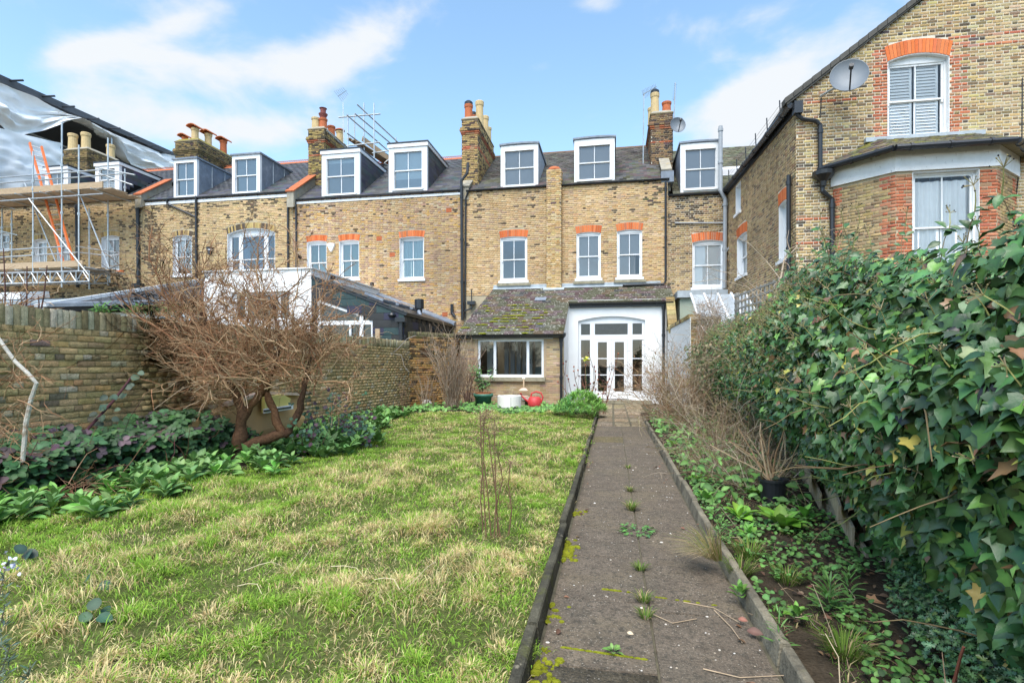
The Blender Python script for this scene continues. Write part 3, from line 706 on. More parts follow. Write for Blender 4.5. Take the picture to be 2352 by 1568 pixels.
pipe(h4, [atY(1529, 418, YF - .08) + Vector((0, 0, 0)), atY(1529, 645, YF - .08), atY(1524, 652, YF - .09), atY(1430, 655, YF - .2)], .042)
pipe(h4, [atY(1075, 440, YF - .12), atY(1070, 455, YF - .07), atY(1068, 730, YF - .07)], .035)
chD = (XF(1061), XF(1096))
chimney(h4, atY(1061, 0, 22.0).x, atY(1098, 0, 22.0).x, 22.0, 25.0, zg4 - .2, atY(1080, 275, 22.0).z,
        [(atY(1079, 0, 22.4).x - .05, 22.4, .19, .75, 'terracotta', 'dark'), (atY(1079, 0, 22.4).x + .28, 23.0, .19, 1.15, 'buff', None), (atY(1079, 0, 22.4).x - .02, 23.1, .17, .6, 'terracotta', 'dark'), (atY(1079, 0, 22.4).x + .3, 24.0, .17, .95, 'buff', None), (atY(1079, 0, 22.4).x + .3, 24.6, .16, .7, 'buff', None)],
        [((.40, .28, .12), 4), ((.33, .22, .10), 3), ((.46, .32, .14), 3), ((.14, .10, .07), 2), ((.08, .065, .055), 1.4)], 'mortar')
chimney(h4, atY(1495, 0, 23.0).x, atY(1545, 0, 23.0).x, 23.0, 25.0, zg4 + .2, atY(1515, 262, 23.0).z,
        [(atY(1504, 0, 23.4).x, 23.4, .19, .98, 'buff', 'dark'), (atY(1504, 0, 23.4).x - .08, 24.2, .17, .75, 'buff', None), (atY(1531, 0, 23.5).x, 23.5, .2, .62, 'terracotta', None)],
        [((.24, .16, .09), 4), ((.30, .19, .10), 3), ((.15, .10, .07), 3), ((.09, .07, .06), 2)], 'mortar_white')
# party parapets with cement copings
def parapet(parent, X, w, y0, y1, zg, h, cop, body='cement', tiles=True):
    mb = MB(); f = lambda y: zg + (y - YF) * ROOF_SL
    mb.prism([(X - w / 2, y0, zg - .35), (X - w / 2, y0, f(y0) + h), (X - w / 2, y1, f(y1) + h), (X - w / 2, y1, f(y1) - .3)], (w, 0, 0))
    pp = mb.build('party_parapet', M[body], parent)
    n = max(1, int((y1 - y0) / .32))
    for i in range(n):
        a, b = y0 - .04 + (y1 - y0 + .04) * i / n, y0 - .04 + (y1 - y0 + .04) * (i + 1) / n - .012
        t = MB(); t.prism([(X - w / 2 - .05, a, f(a) + h + .004), (X + w / 2 + .05, a, f(a) + h + .004), (X + w / 2 + .05, b, f(b) + h + .004), (X - w / 2 - .05, b, f(b) + h + .004)], (0, -.02, .045)); t.build('coping', M[cop], pp)
    return pp
parapet(h4, X34 + .05, .3, YF - .05, 22.0, zg4, .22, 'cement')
parapet(h4, X45 - .02, .3, YF + .3, 23.0, zg4, .25, 'cement')
lm = MB(); lm.box(X45 - .25, X45 + .22, YF - .02, YF + .6, zg4 - .1, zg4 + .32); lm.build('lead_box', M['lead'], h4)

# --- house three: slate-hung dormers and red arches
zg3 = zF(870, 449)
h3 = thing('terraced_house', 'brick terraced house with two slate-hung dormers behind the white flat-roofed extension', 'house', ((X23 + X34) / 2, YF, 0), GR)
hs = [hole(705, 750, 553, 648, .05), hole(779, 825, 551, 640, .05), hole(918, 974, 543, 641, .05)]
ab = [FAC.rect(1198, 1199, 1, 2)] and [FAC.rect(x - 6, x + 6, y - 5, y + 5) for x, y in ((1031, 483), (871, 548), (901, 585), (1022, 722))]
facade(h3, X23, X34, zg3, hs, .27, PY_PURPLE, 'mortar_grey', 300, extra=ab, seed=3, z_from=2.6, soot=lambda u, z: .015 + .06 * (z > 7.6))
for q in ab:
    a = MB(); a.fbox(FAC, *q, -.02, .006)
    for k in range(3): a.fbox(FAC, q[0] + .02, q[1] - .02, q[2] + .03 + k * .06, q[2] + .055 + k * .06, .006, .016)
    a.build('air_brick', M['terracotta'], h3)
for i, q in enumerate(hs):
    arch_head(h3, FAC, q[0], q[1], q[3], q[4], .25, PY_RED)
    bk = [[('curtain', 'blind_green', 0, 1, 0, .5), ('blind', 'blind_green', .05, 1, .5, 1)], [('blind', 'blind_green', .08, 1)], [('curtain', 'curtain_aqua', 0, 1)]][i]
    sash_window(h3, FAC, q, .14, 'white', 'glass_blue', bk, sill=True, fw=.05)
shell(h3, X23, X34, YF, zg3)
roof(h3, X23 + .16, X34 - .1, YF, zg3, (.070, .073, .078), 'slate', 300, .30, .20, crest='terracotta', seed=3)
gutter(h3, X23 + .05, X34 - .02, YF, zg3 + .02, fascia='black', fh=.10)
wf = MB(); wf.box(X23 + .05, X34 - .05, YF - .03, YF - .003, zg3 - .17, zg3 - .075); wf.build('soffit_board', M['white'], h3)
dormer(h3, DF, DF.rect(739, 826, 345, 452), zg3, YF, 'white', [('blind', 'blind', 0, .86), ('blind', 'blind_white', .86, 1)], 'cladding', 'glass_blue', fw=.2, top_h=.30, over=.06)
dormer(h3, DF, DF.rect(893, 981, 330, 440), zg3, YF, 'white', [('blind', 'blind', 0, .28), ('blind', 'blind_white', .28, 1)], 'cladding', 'glass_blue', fw=.2, top_h=.30, over=.06)
pipe(h3, [atY(1066, 372 + 10, YF - .05) + Vector((.16, 0, .1)), atY(1068, 398, YF - .12) + Vector((.1, 0, 0)), atY(1060, 415, YF - .16), atY(1060, 440, YF - .16), atY(1062, 735, YF - .16)], .06)
pipe(h3, [atY(678, 462, YF - .1), atY(680, 480, YF - .07), atY(681, 640, YF - .07)], .04)
pipe(h3, [atY(661, 432, YF - .1), atY(661, 460, YF - .07), atY(662, 632, YF - .07)], .045)
fo2 = MB(); c0 = atY(687, 590, YF - .12); fo2.tube([c0 + Vector((0, .1, 0)), c0 + Vector((0, -.12, .02)), c0 + Vector((.03, -.12, .02))], .07, 8); fo2.build('boiler_flue', M['black'], h3)
fo3 = MB(); c0 = atY(1038, 718, YF - .1); fo3.tube([c0 + Vector((0, 0, .35)), c0 + Vector((0, 0, .0)), c0 + Vector((.12, 0, -.16))], .065, 8); fo3.build('vent_pipe', M['black'], h3)
parapet(h3, X23 + .02, .32, YF - .25, 23.2, zg3, .5, 'terracotta', 'cement')
cx0, cx1 = atY(708, 0, 23.0).x, atY(745, 0, 23.0).x
chimney(h3, cx0, cx1, 23.0, 25.4, zg3, atY(725, 298, 23.0).z,
        [(cx0 + .2, 23.3, .2, .62, 'buff', None), (cx0 + .52, 23.4, .2, .6, 'terracotta', 'stack'), (cx0 + .55, 24.1, .19, .55, 'terracotta', None), (cx0 + .62, 24.8, .19, .6, 'buff', 'cap')],
        [((.30, .22, .09), 4), ((.38, .28, .11), 3), ((.16, .12, .07), 3), ((.08, .065, .05), 2)], 'mortar')
lp = MB(); lp.lathe((cx0 + .52, 23.4, atY(725, 298, 23.0).z + .62), [(.12, 0), (.14, .1), (.2, .22), (.21, .26), (.12, .28), (.13, .48), (.18, .52), (.1, .54), (0, .5)], 12); lp.build('chimney_pot', M['plum_pot'], h3)

# --- house two: lead dormers and the wide arched window
zg2 = zF(500, 452)
h2 = thing('terraced_house', 'soot-streaked brick terraced house with lead-cheeked dormers and a wide three-light arched window', 'house', ((X12 + X23) / 2, YF, 0), GR)
hs = [hole(397, 441, 540, 632, .09), hole(522, 632, 524, 640, .22)]
def soot2(u, z):
    f = .03 + .6 * np.exp(-((u - X12 - .5) / .35) ** 2) * (z > 5.5) * (z < 8.4) + .6 * np.exp(-((u - XF(441)) / .3) ** 2) * (z > 5.8) + .55 * (np.abs(u - XF(578)) < .2) * (z > 7.2)
    return np.clip(f + .25 * (z > zg2 - .5), 0, .9)
facade(h2, X12, X23, zg2, hs, .25, PY_SOOT, 'mortar', 220, soot=soot2, seed=2, z_from=3.4)
arch_head(h2, FAC, *hs[0][:2], hs[0][3], hs[0][4], .22, ARCH_PURPLE); arch_head(h2, FAC, *hs[1][:2], hs[1][3], hs[1][4], .24, ARCH_PURPLE)
sash_window(h2, FAC, hs[0], .15, 'white', 'glass', ('blind', 'blind_white', .18, 1), sill=True, fw=.05)
sash_window(h2, FAC, hs[1], .15, 'white', 'glass_blue', [('curtain', 'curtain_blue', 0, 1, 0, .3), ('curtain', 'curtain_blue', 0, 1, .7, 1)], sill=False, fw=.06, parts=[0, .22, .78, 1], split=.44)
shell(h2, X12, X23, YF, zg2)
roof(h2, X12 + .16, X23 - .16, YF, zg2, (.062, .066, .075), 'slate', 120, .30, .20, crest='terracotta', seed=2)
gutter(h2, X12 + .1, X23 - .02, YF, zg2 + .02, fascia='black', fh=.10)
wf = MB(); wf.box(X12 + .1, X23 - .05, YF - .03, YF - .003, zg2 - .2, zg2 - .075); wf.build('soffit_board', M['white'], h2)
dormer(h2, DF, DF.rect(399, 452, 366, 456), zg2, YF, 'white', ('blind', 'blind', 0, 1), 'lead', 'glass_blue', fw=.1, top_h=.12)
dormer(h2, DF, DF.rect(533, 597, 356, 447), zg2, YF, 'white', ('blind', 'blind', 0, 1), 'lead', 'glass_blue', fw=.13, top_h=.14)
pipe(h2, [atY(450, 452, YF - .1), atY(450, 470, YF - .07), atY(451, 640, YF - .07)], .05)
pipe(h2, [atY(383, 460, YF - .1), atY(384, 468, YF - .08), atY(449, 498, YF - .08)], .045)
parapet(h2, X12 + .02, .32, YF - .25, 23.0, zg2, .42, 'terracotta', 'cement')
bx0, bx1 = atY(402, 0, 23.6).x, atY(455, 0, 23.6).x
chimney(h2, bx0, bx1, 23.6, 26.2, zg2 + .3, atY(430, 325, 23.6).z, [(bx0 + .2, 24.0, .16, .35, 'terracotta', 'tile'), (bx0 + .62, 24.2, .19, .85, 'buff', 'tile'), (bx0 + .8, 24.9, .19, .85, 'buff', 'tile'), (bx0 + 1.05, 25.7, .19, .8, 'terracotta', 'tile')],
        [((.20, .15, .07), 4), ((.15, .115, .06), 4), ((.28, .20, .09), 2), ((.07, .06, .045), 3)], 'mortar_grey', band=[((.15, .12, .06), 1), ((.22, .16, .08), 1)], moss=True)

# --- house one: behind the scaffolding
X01 = XF(0) - .6
zg1 = zF(240, 462)
h1 = thing('terraced_house', 'brick terraced house behind the scaffolding, with white-framed grey dormers', 'house', ((X01 + X12) / 2, YF, 0), GR)
hs = [hole(-6, 22, 532, 574, .06), hole(77, 108, 549, 612, .06), hole(131, 160, 545, 606, .06), hole(233, 274, 541, 622, .07)]
facade(h1, X01, X12, zg1, hs, .22, PY_SOOT, 'mortar', 120, soot=lambda u, z: .06 + .3 * (fnoise(u * .8, z * 1.5, 9) > .6), seed=6, z_from=3.4)
for i, q in enumerate(hs):
    arch_head(h1, FAC, q[0], q[1], q[3], q[4], .2, ARCH_PURPLE); sash_window(h1, FAC, q, .14, 'white', 'glass', ('shutter', 'blind_white', 0, 1) if i == 3 else ('blind', 'blind_white', .1, 1), sill=True, fw=.05)
shell(h1, X01, X12, YF, zg1)
roof(h1, X01, X12 - .1, YF, zg1, (.05, .053, .06), 'slate', 60, .30, .20, crest='terracotta', seed=1)
gutter(h1, X01, X12 - .02, YF, zg1 + .02, fascia='black', fh=.12)
dormer(h1, DF, DF.rect(103, 156, 384, 455), zg1, YF, 'white', [('shutter', 'blind_white', 0, 1)], 'cladding', 'glass', fw=.2, top_h=.24)
dormer(h1, DF, DF.rect(219, 274, 374, 444), zg1, YF, 'white', [('shutter', 'blind_white', 0, 1)], 'cladding', 'glass', fw=.2, top_h=.24)
pipe(h1, [atY(315, 455, YF - .1), atY(316, 470, YF - .09), atY(318, 650, YF - .09)], .075)
pipe(h1, [atY(176, 470, YF - .1), atY(178, 660, YF - .09)], .07)
hb = MB(); q = atY(318, 655, YF - .14); hb.box(q.x - .22, q.x + .22, q.y - .15, q.y + .1, q.z - .12, q.z + .08); hb.build('hopper', M['black'], h1)
ax0, ax1 = atY(146, 0, 24.4).x, atY(200, 0, 24.4).x
chimney(h1, ax0, ax1, 24.4, 27.2, zg1, atY(175, 345, 24.4).z, [(ax0 + .25, 24.7, .24, .95, 'buff', None), (ax0 + .75, 25.0, .24, 1.1, 'buff', None), (ax0 + .95, 26.3, .23, .95, 'buff', None)],
        [((.20, .15, .07), 4), ((.15, .115, .06), 3), ((.28, .20, .09), 2), ((.10, .08, .055), 3)], 'mortar_grey', band=[((.15, .12, .06), 1), ((.22, .16, .08), 1)])

# --- house five: beyond the gable wing
zg5 = zF(1600, 447)
X5R = 9.5
h5 = thing('terraced_house', 'narrow strip of brick terraced house with one white dormer and a tall grey vent pipe', 'house', (3.2, YF, 0), GR)
hs = [hole(1590, 1663, 551, 660, .08)]
facade(h5, X45, X5R, zg5, hs, .27, PY_DARK + [((.45, .33, .15), 5)], 'mortar_white', 120, seed=5, z_from=2.2, soot=lambda u, z: .04 + .35 * (z > 6.6) * (fnoise(u, z * 2, 5) > .5))
q = hs[0]; arch_head(h5, FAC, q[0], q[1], q[3], q[4], .3, PY_RED); sash_window(h5, FAC, q, .07, 'white', 'glass', [('blind', 'shutter', 0, 1)], sill=True, fw=.05)
shell(h5, X45, X5R, YF, zg5)
roof(h5, X45 + .2, X5R, YF, zg5, (.13, .125, .085), 'tile_moss', 120, .26, .26, seed=7, depth=5.0, name='roof_tile')
gutter(h5, X45 + .02, XF(1672), YF, zg5 + .03, .07, fascia='black')
dormer(h5, DF, DF.rect(1563, 1656, 328, 440), zg5, YF, 'white_worn', ('blind', 'blind', 0, 1), 'lead', fw=.15, top_h=.20, over=.05, arch=.03)
pipe(h5, [atY(1655, 290, YF - .15), atY(1655, 438, YF - .15), atY(1666, 458, YF - .14), atY(1664, 662, YF - .12)], .075, 'pipe_grey', 'vent_pipe')
pipe(h5, [atY(1550, 512, YF - .06), atY(1662, 512, YF - .06)], .028, 'pipe_grey', 'waste_pipe', False)
pipe(h5, [atY(1664, 585, YF - .14), atY(1676, 566, YF - .2), atY(1690, 556, YF - .35)], .03, 'pipe_grey', 'waste_pipe', False)
sk = MB(); f5 = Frame((X45 + .2, YF, zg5), (1, 0, 0), V=(0, RC, RS)); u_, v_ = f5.hit(1693, 398); sk.fbox(f5, u_ - .75, u_ + .5, v_ - .45, v_ + .6, .0, .10); s_ = sk.build('skylight', M['white'], h5)
sk = MB(); sk.fbox(f5, u_ - .68, u_ + .43, v_ - .38, v_ + .3, .1, .108); sk.build('pane', M['blind'], s_)
# ---------------------------------------------------------------- the gable wing to the right
YW = 14.8
WA = atY(1829, 400, YW).x; WB = XF(1671)
wing = thing('gable_wing', 'tall brick gable-end wing with a bay window and shuttered upper sash, above the ivy', 'house', (WA, YW, 0))
zE = 7.95
GF = Frame((WA, YW, 0), (1, 0, 0))
SFr = Frame((WB, YF, 0), (WA - WB, YW - YF, 0))                     # side wall: u runs from the far corner towards us
SL = math.hypot(WA - WB, YW - YF)
sl_v = .695; RX = 5.2                                                # half width of the gable
apex = zE + .32 + RX * sl_v
gout = [(0, 0), (2 * RX, 0), (2 * RX, zE), (RX, apex), (0, zE + .3)]
gh = GF.rect(2038, 2181, 122, 313) + (.14,)
bayL, bayR = atY(1913, 0, YW).x - WA, atY(2334, 0, YW).x - WA
redq = lambda u, z: ((np.abs(u - gh[0] + .16) < .17) | (np.abs(u - gh[1] - .16) < .17)) & (z > gh[2] - .1) & (z < gh[3] + .15)
def wing_vis(px, py): return (py < 560) & ~((px > 1900) & (py > 320))
wall_slab(wing, 'wall', GF, gout, [gh], M['mortar_white'])
rc = brick_rects(gout, [gh] + arch_avoid(gh, .36, .07), seed=21, z_from=1.5, joint=.015)
cols = pick(PY_DARK + [((.50, .37, .17), 3)], len(rc)); um, zm = (rc[:, 0] + rc[:, 1]) / 2, (rc[:, 2] + rc[:, 3]) / 2
sel = redq(um, zm) & (rng.random(len(rc)) < .9) | ((np.abs(zm - 7.98) < .05) | (np.abs(zm - 4.45) < .05) | (np.abs(zm - 5.05) < .05)) & (um < 1.4) | (np.abs(zm - (gh[3] + .30)) < .04) & (um > gh[1]) | (np.abs(zm - (gh[3] + .07)) < .04) & (um > gh[1])
cols[sel] = pick(PY_REDOLD, int(sel.sum()))
lightz = rng.random(len(rc)) < np.clip((um - 3.6) / 2, 0, .8); cols[lightz & ~sel] = pick([((.50, .39, .22), 4), ((.44, .33, .18), 3)], int((lightz & ~sel).sum()))
pieces(wing, 'brick', GF, rc, .010, cols, M['brick'], 260, tmpl_block(.02, .06), 'brickwork', .4, .0015, wing_vis)
arch_head(wing, GF, gh[0], gh[1], gh[3], gh[4], .34, PY_RED, splay=.07)
sash_window(wing, GF, gh, .11, 'white_worn', 'glass_clear', [('shutter', 'shutter', 0, 1, 0.02, .46), ('shutter', 'shutter', 0, 1, .50, .93)], sill=True, fw=.06)
# side wall
wins = []
for (x0, x1, y0, y1, rise) in ((1690, 1702, 424, 489, 0), (1693, 1716, 537, 633, .06), (1789, 1811, 461, 596, .06)):
    a = SFr.hit(x0, (y0 + y1) / 2); b = SFr.hit(x1, (y0 + y1) / 2); t = SFr.hit((x0 + x1) / 2, y0)[1]; m_ = SFr.hit((x0 + x1) / 2, y1)[1]
    wins.append((a[0], b[0], m_, t, rise))
av = [r for w in wins if w[4] for r in arch_avoid(w, .34)]
def pal_side():
    return PY_DARK + [((.42, .32, .16), 4)]
brick_wall(wing, SFr, [(0, 0), (SL, 0), (SL, zE - .05), (0, zE - .05)], wins, av, pal_side(), 'mortar_white', 40, seed=22, z_from=1.8, name='side_wall')
for w in wins:
    if w[4]: arch_head(wing, SFr, w[0], w[1], w[3], w[4], .32, PY_RED)
    sash_window(wing, SFr, w, .12, 'white', 'glass', ('blind', 'blind_white', 0, 1), sill=True, fw=.06)
# wing roof, verge, eaves
rm = MB(); p = lambda x, z, y=YW: (WA + x, y, z)
for (a, b) in (((-.25, zE - .02), (RX, apex + .16)), ((RX, apex + .16), (2 * RX + .25, zE - .02))):
    s_ = 1 if b[1] > a[1] else -1
    rm._hexa([p(a[0], a[1], YW - .09), p(b[0], b[1], YW - .09), p(b[0], b[1], YF + 2), p(a[0], a[1], YF + 2), p(a[0], a[1] + .13, YW - .09), p(b[0], b[1] + .13, YW - .09), p(b[0], b[1] + .13, YF + 2), p(a[0], a[1] + .13, YF + 2)])
rm.build('roof', M['verge'], wing)
vb = MB()
nn = 26
for i in range(nn):                                                 # verge tiles up the slope
    t0, t1 = i / nn, (i + 1) / nn - .002; x0, x1 = -.3 + (RX + .3) * t0, -.3 + (RX + .3) * t1
    z0, z1 = zE + .11 + (apex + .17 - zE) * t0, zE + .11 + (apex + .17 - zE) * t1
    vb.prism([p(x0, z0 - .10, YW - .12), p(x1, z1 - .10, YW - .12), p(x1, z1 + .03, YW - .12), p(x0, z0 + .045, YW - .12)], (0, .3, 0))
vb.build('verge_tile', M['verge'], wing, kind='stuff')
e = MB(); a, b = SFr.P(-.2, zE - .06, .16), SFr.P(SL + .05, zE - .02, .16); e.tube([a, b], .075, 8)
for k in range(6): c = a.lerp(b, (k + .5) / 6); e.tube([c - SFr.U * .03, c + SFr.U * .03], .092, 8)
e.build('gutter', M['black'], wing)
fa = MB(); fa.fbox(SFr, -.1, SL, zE - .2, zE + .02, .012, .05); fa.build('fascia', M['black'], wing)
for k in range(6):
    c = SFr.P(SL * (.12 + .155 * k), zE + .05, .02); hk = MB(); hk.tube([c, c + Vector((-.12, 0, .02)), c + Vector((-.14, 0, .42))], .018, 5); hk.build('snow_hook', M['black'], wing)
wr = MB()
for dz in (.12, .24): wr.tube([SFr.P(SL * .1, zE + .1 + dz, .16), SFr.P(SL * .95, zE + .1 + dz, .16)], .005, 3)
wr.build('snow_wire', M['galv'], wing)
ph = GF.hit
def gp(px, py, d=.09): u, v = GF.hit(px, py); return GF.P(u, v, d)
hp = MB(); q = gp(1829, 250); hp.box(q.x - .10, q.x + .10, q.y - .10, q.y + .08, q.z - .18, q.z + .12); hp.build('hopper', M['black'], wing)
pipe(wing, [gp(1829, 255), gp(1829, 268), gp(1840, 277), gp(1872, 282), gp(1881, 292), gp(1881, 402)], .055)
q = gp(1886, 412, .14); hp = MB(); hp.lathe((q.x, q.y, q.z - .22), [(0, 0), (.06, 0), (.08, .12), (.24, .26), (.25, .36), (.22, .36), (0, .3)], 12); hp.build('hopper', M['black'], wing)
pipe(wing, [gp(1886, 425), gp(1886, 442), gp(1908, 460), gp(1909, 720)], .06)
pipe(wing, [SFr.P(SFr.hit(1820, 402)[0], SFr.hit(1820, 402)[1], .09), SFr.P(SFr.hit(1820, 402)[0], 1.2, .09)], .055)
cb = MB(); cb.tube([gp(2347, 180, .02), gp(2346, 330, .02), gp(2330, 480, .02)], .012, 4); cb.tube([gp(1886, 225, .02), gp(1883, 270, .02)], .012, 4); cb.build('cable', M['black'], wing)
# the canted bay
BY = 13.9; bx0, bx1 = atY(2058, 0, BY).x, atY(2290, 0, BY).x
bl, br = WA + bayL, WA + bayR
BF = Frame((bx0, BY, 0), (1, 0, 0)); BLf = Frame((bl, YW - .005, 0), (bx0 - bl, BY - YW, 0)); BRf = Frame((bx1, BY, 0), (br - bx1, YW - BY, 0))
zB = 6.3; zC = 5.83
bay = MB(); bay.prism([(bl, YW - .02, 0), (bl, YW - .02, .02), (bl, YW - .02, .02)], (0, 0, 0)) if False else None
wB = BF.rect(2095, 2250, 388, 640); wB = (wB[0], wB[1], 3.3, zC - .02)
wl = bx1 - bx0
bw = wall_slab(wing, 'bay_wall', BF, [(0, 0), (wl, 0), (wl, zC), (0, zC)], [wB], M['mortar'])
for fr_, L_, qz, hl in ((BF, wl, ((0, .36), (wl - .36, wl)), [wB]), (BLf, (Vector((bx0 - bl, BY - YW, 0))).length, None, []), (BRf, Vector((br - bx1, YW - BY, 0)).length, None, [])):
    if fr_ is not BF: wall_slab(wing, 'bay_wall', fr_, [(0, 0), (L_, 0), (L_, zC), (0, zC)], [], M['mortar'], .1)
    rc = brick_rects([(.004, 0), (L_ - .004, 0), (L_ - .004, zC), (.004, zC)], hl, seed=31, z_from=1.8)
    um = (rc[:, 0] + rc[:, 1]) / 2; cols = pick([((.40, .28, .14), 4), ((.34, .24, .12), 3), ((.46, .33, .16), 3), ((.27, .19, .11), 2)], len(rc))
    if fr_ is BF: red = (um < wB[0] + .02) | (um > wB[1] - .02)
    else: red = (um > L_ - .34) | (um < .25); red = red & (rng.random(len(rc)) < .75)
    cols[red] = pick(PY_REDOLD, int(red.sum())); pieces(bw, 'brick', fr_, rc, .009, cols, M['brick'], 75, tmpl_block(.02, .06), 'brickwork', .4, .0015)
bwm = sash_window(wing, BF, wB + (0,), .11, 'white_worn', 'glass_clear', [('curtain', 'curtain', 0, .95, 0, 1)], sill=True, fw=.07)
fs = MB()
fs.prism([(bl - .05, YW, zC), (bx0 - .02, BY - .03, zC), (bx1 + .02, BY - .03, zC), (br + .05, YW, zC)], (0, 0, .0)) if False else None
out_ = [(bl - .06, YW - .03), (bx0 - .03, BY - .05), (bx1 + .03, BY - .05), (br + .06, YW - .03)]
for i in range(3):
    (xa, ya), (xb, yb) = out_[i], out_[i + 1]
    n_ = Vector((yb - ya, -(xb - xa), 0)).normalized()
    fs.prism([(xa, ya, zC + .0), (xb, yb, zC + .0), (xb, yb, zB + .05), (xa, ya, zB + .05)], -n_ * .12)
fs.build('fascia', M['white_worn'], wing)
# bay roof
ov = [(bl - .3, YW - .0), (bx0 - .16, BY - .28), (bx1 + .16, BY - .28), (br + .3, YW - .0)]
zt = 6.92; tp = [(bl + .75, YW), (bl + .95, YW - .02), (br - .95, YW - .02), (br - .75, YW)]
brf = MB()
brf.face([(ov[0][0], ov[0][1], zB + .03), (ov[1][0], ov[1][1], zB + .03), (tp[1][0], tp[1][1], zt)]); brf.face([(ov[1][0], ov[1][1], zB + .03), (ov[2][0], ov[2][1], zB + .03), (tp[2][0], tp[2][1], zt), (tp[1][0], tp[1][1], zt)]); brf.face([(ov[2][0], ov[2][1], zB + .03), (ov[3][0], ov[3][1], zB + .03), (tp[2][0], tp[2][1], zt)])
brf.face([(x, y, zB + .0) for x, y in ov[::-1]])
M['bay_tile'] = mat('bay_tile', attr=True, rough=.95, var=.25, vs=9, bump=.7, bs=40, spec=.1, stain=[((.22, .20, .03), 3.5, .50, .66, .8), ((.34, .24, .02), 7, .62, .7, .6)])
brp = brf.build('bay_roof', M['stone'], wing)
for (A, B, T0, T1) in ((ov[0], ov[1], tp[1], tp[1]), (ov[1], ov[2], tp[1], tp[2]), (ov[2], ov[3], tp[2], tp[2])):
    A3, B3 = Vector((*A, zB + .03)), Vector((*B, zB + .03)); U_ = (B3 - A3); T3 = Vector((*T0, zt)); V_ = T3 - A3; V_ = V_ - U_.normalized() * V_.dot(U_.normalized()); hV = V_.length; wU = U_.length
    f_ = Frame(A3, U_, V=V_); t0 = f_.U.dot(Vector((*T0, zt)) - A3); t1 = f_.U.dot(Vector((*T1, zt)) - A3)
    clip = lambda v, t0=t0, t1=t1, hV=hV, wU=wU: (t0 * min(1, v / hV), wU + (t1 - wU) * min(1, v / hV))
    r_ = tile_rects(0, wU, 0, hV, .19, .16, clip=clip, seed=9); pieces(brp, 'roof_tile', f_, r_, .03, slate_cols(len(r_), (.13, .12, .09), .2), M['bay_tile'], 40, tmpl_tile(), 'roof_tilework', .4)
for i in range(3):
    (xa, ya), (xb, yb) = ov[i], ov[i + 1]; n_ = Vector((yb - ya, -(xb - xa), 0)).normalized() * .06
    gm = MB(); gm.tube([Vector((xa, ya, zB - .03)) + n_, Vector((xb, yb, zB - .03)) + n_], .075, 8)
    for k in range(3): c = Vector((xa, ya, zB - .03)).lerp(Vector((xb, yb, zB - .03)), (k + .4) / 3) + n_; t = Vector((xb - xa, yb - ya, 0)).normalized(); gm.tube([c - t * .03, c + t * .03], .09, 8)
    gm.build('gutter', M['black'], wing)
ls = MB(); ls.box(bl + .7, br - .7, YW - .12, YW - .012, zt - .06, zt + .05); ls.build('lead_flashing', M['lead_pale'], wing)
ws = MB(); ws.box(WA + .35, WA + 2 * RX - .1, YF - .02, YF + 3, 0, zE); ws.box(WA + .3, WA + 2 * RX - .3, YW + .3, YF, zE - .6, zE - .5); ws.box(WA + .3, WA + 2 * RX - .3, YW + .3, YF, 4.3, 4.4); ws.box(WA + 2 * RX - .2, WA + 2 * RX - .02, YW + .23, YF, 0, zE); ws.build('inner_wall', M['room'], wing)

# ---------------------------------------------------------------- our rear extension: kitchen, tiled roof, white wall and french doors
YK, YV = 18.0, 20.2
kx0, kx1 = atY(1058, 0, YK).x, atY(1294, 0, YK).x
vx1 = atY(1531, 0, YV).x
ext = thing('rear_extension', 'single-storey rear extension with mossy tiled lean-to roof, brick kitchen and white french-door wall', 'house', ((kx0 + vx1) / 2, YV, 0))
KF, VF = Frame((0, YK, 0), (1, 0, 0)), Frame((0, YV, 0), (1, 0, 0))
zK = atY(1175, 768, YK).z; zV = atY(1420, 694, YV).z; zT = atY(1300, 660, YF - .02).z
kw = KF.rect(1097, 1249, 779, 866) 
brick_wall(ext, KF, [(kx0, 0), (kx1, 0), (kx1, zK), (kx0, zK)], [kw + (0,)], [(KF.hit(1085, 772)[0], KF.hit(1270, 772)[0], kw[3] - .01, kw[3] + .16)], [((.45, .32, .16), 4), ((.50, .36, .19), 4), ((.40, .27, .14), 3), ((.36, .24, .17), 2), ((.20, .15, .12), 1), ((.52, .41, .27), 2)], 'mortar', 300, seed=12, bond='stretcher')
li = MB(); li.fbox(KF, KF.hit(1085, 772)[0], KF.hit(1270, 772)[0], kw[3] + .005, kw[3] + .15, -.05, .04); li.build('lintel', M['white'], ext)
ks = MB(); ks.fbox(KF, kw[0] - .06, kw[1] + .06, kw[2] - .13, kw[2] - .004, -.05, .13); ks.build('sill', M['stone'], ext)
# kitchen window: three lights
wm = MB(); d0, d1 = -.13, -.05
wm.fbox(KF, kw[0] + .003, kw[0] + .08, kw[2], kw[3] - .003, d0, d1); wm.fbox(KF, kw[1] - .08, kw[1] - .003, kw[2], kw[3] - .003, d0, d1); wm.fbox(KF, kw[0] + .08, kw[1] - .08, kw[2], kw[2] + .09, d0, d1 + .003); wm.fbox(KF, kw[0] + .08, kw[1] - .08, kw[3] - .07, kw[3] - .003, d0, d1 + .003)
ma, mb_ = KF.hit(1136, 820)[0], KF.hit(1212, 820)[0]
for x in (ma, mb_): wm.fbox(KF, x - .045, x + .045, kw[2] + .09, kw[3] - .07, d0 + .005, d1)
kwin = wm.build('window', M['white'], ext)
jm = MB(); jm.fbox(KF, kw[0] - .09, kw[0] - .001, kw[2], kw[3] + .0, -.04, .014); jm.fbox(KF, kw[1] + .001, kw[1] + .09, kw[2], kw[3], -.04, .014); jm.build('reveal', M['board'], kwin)
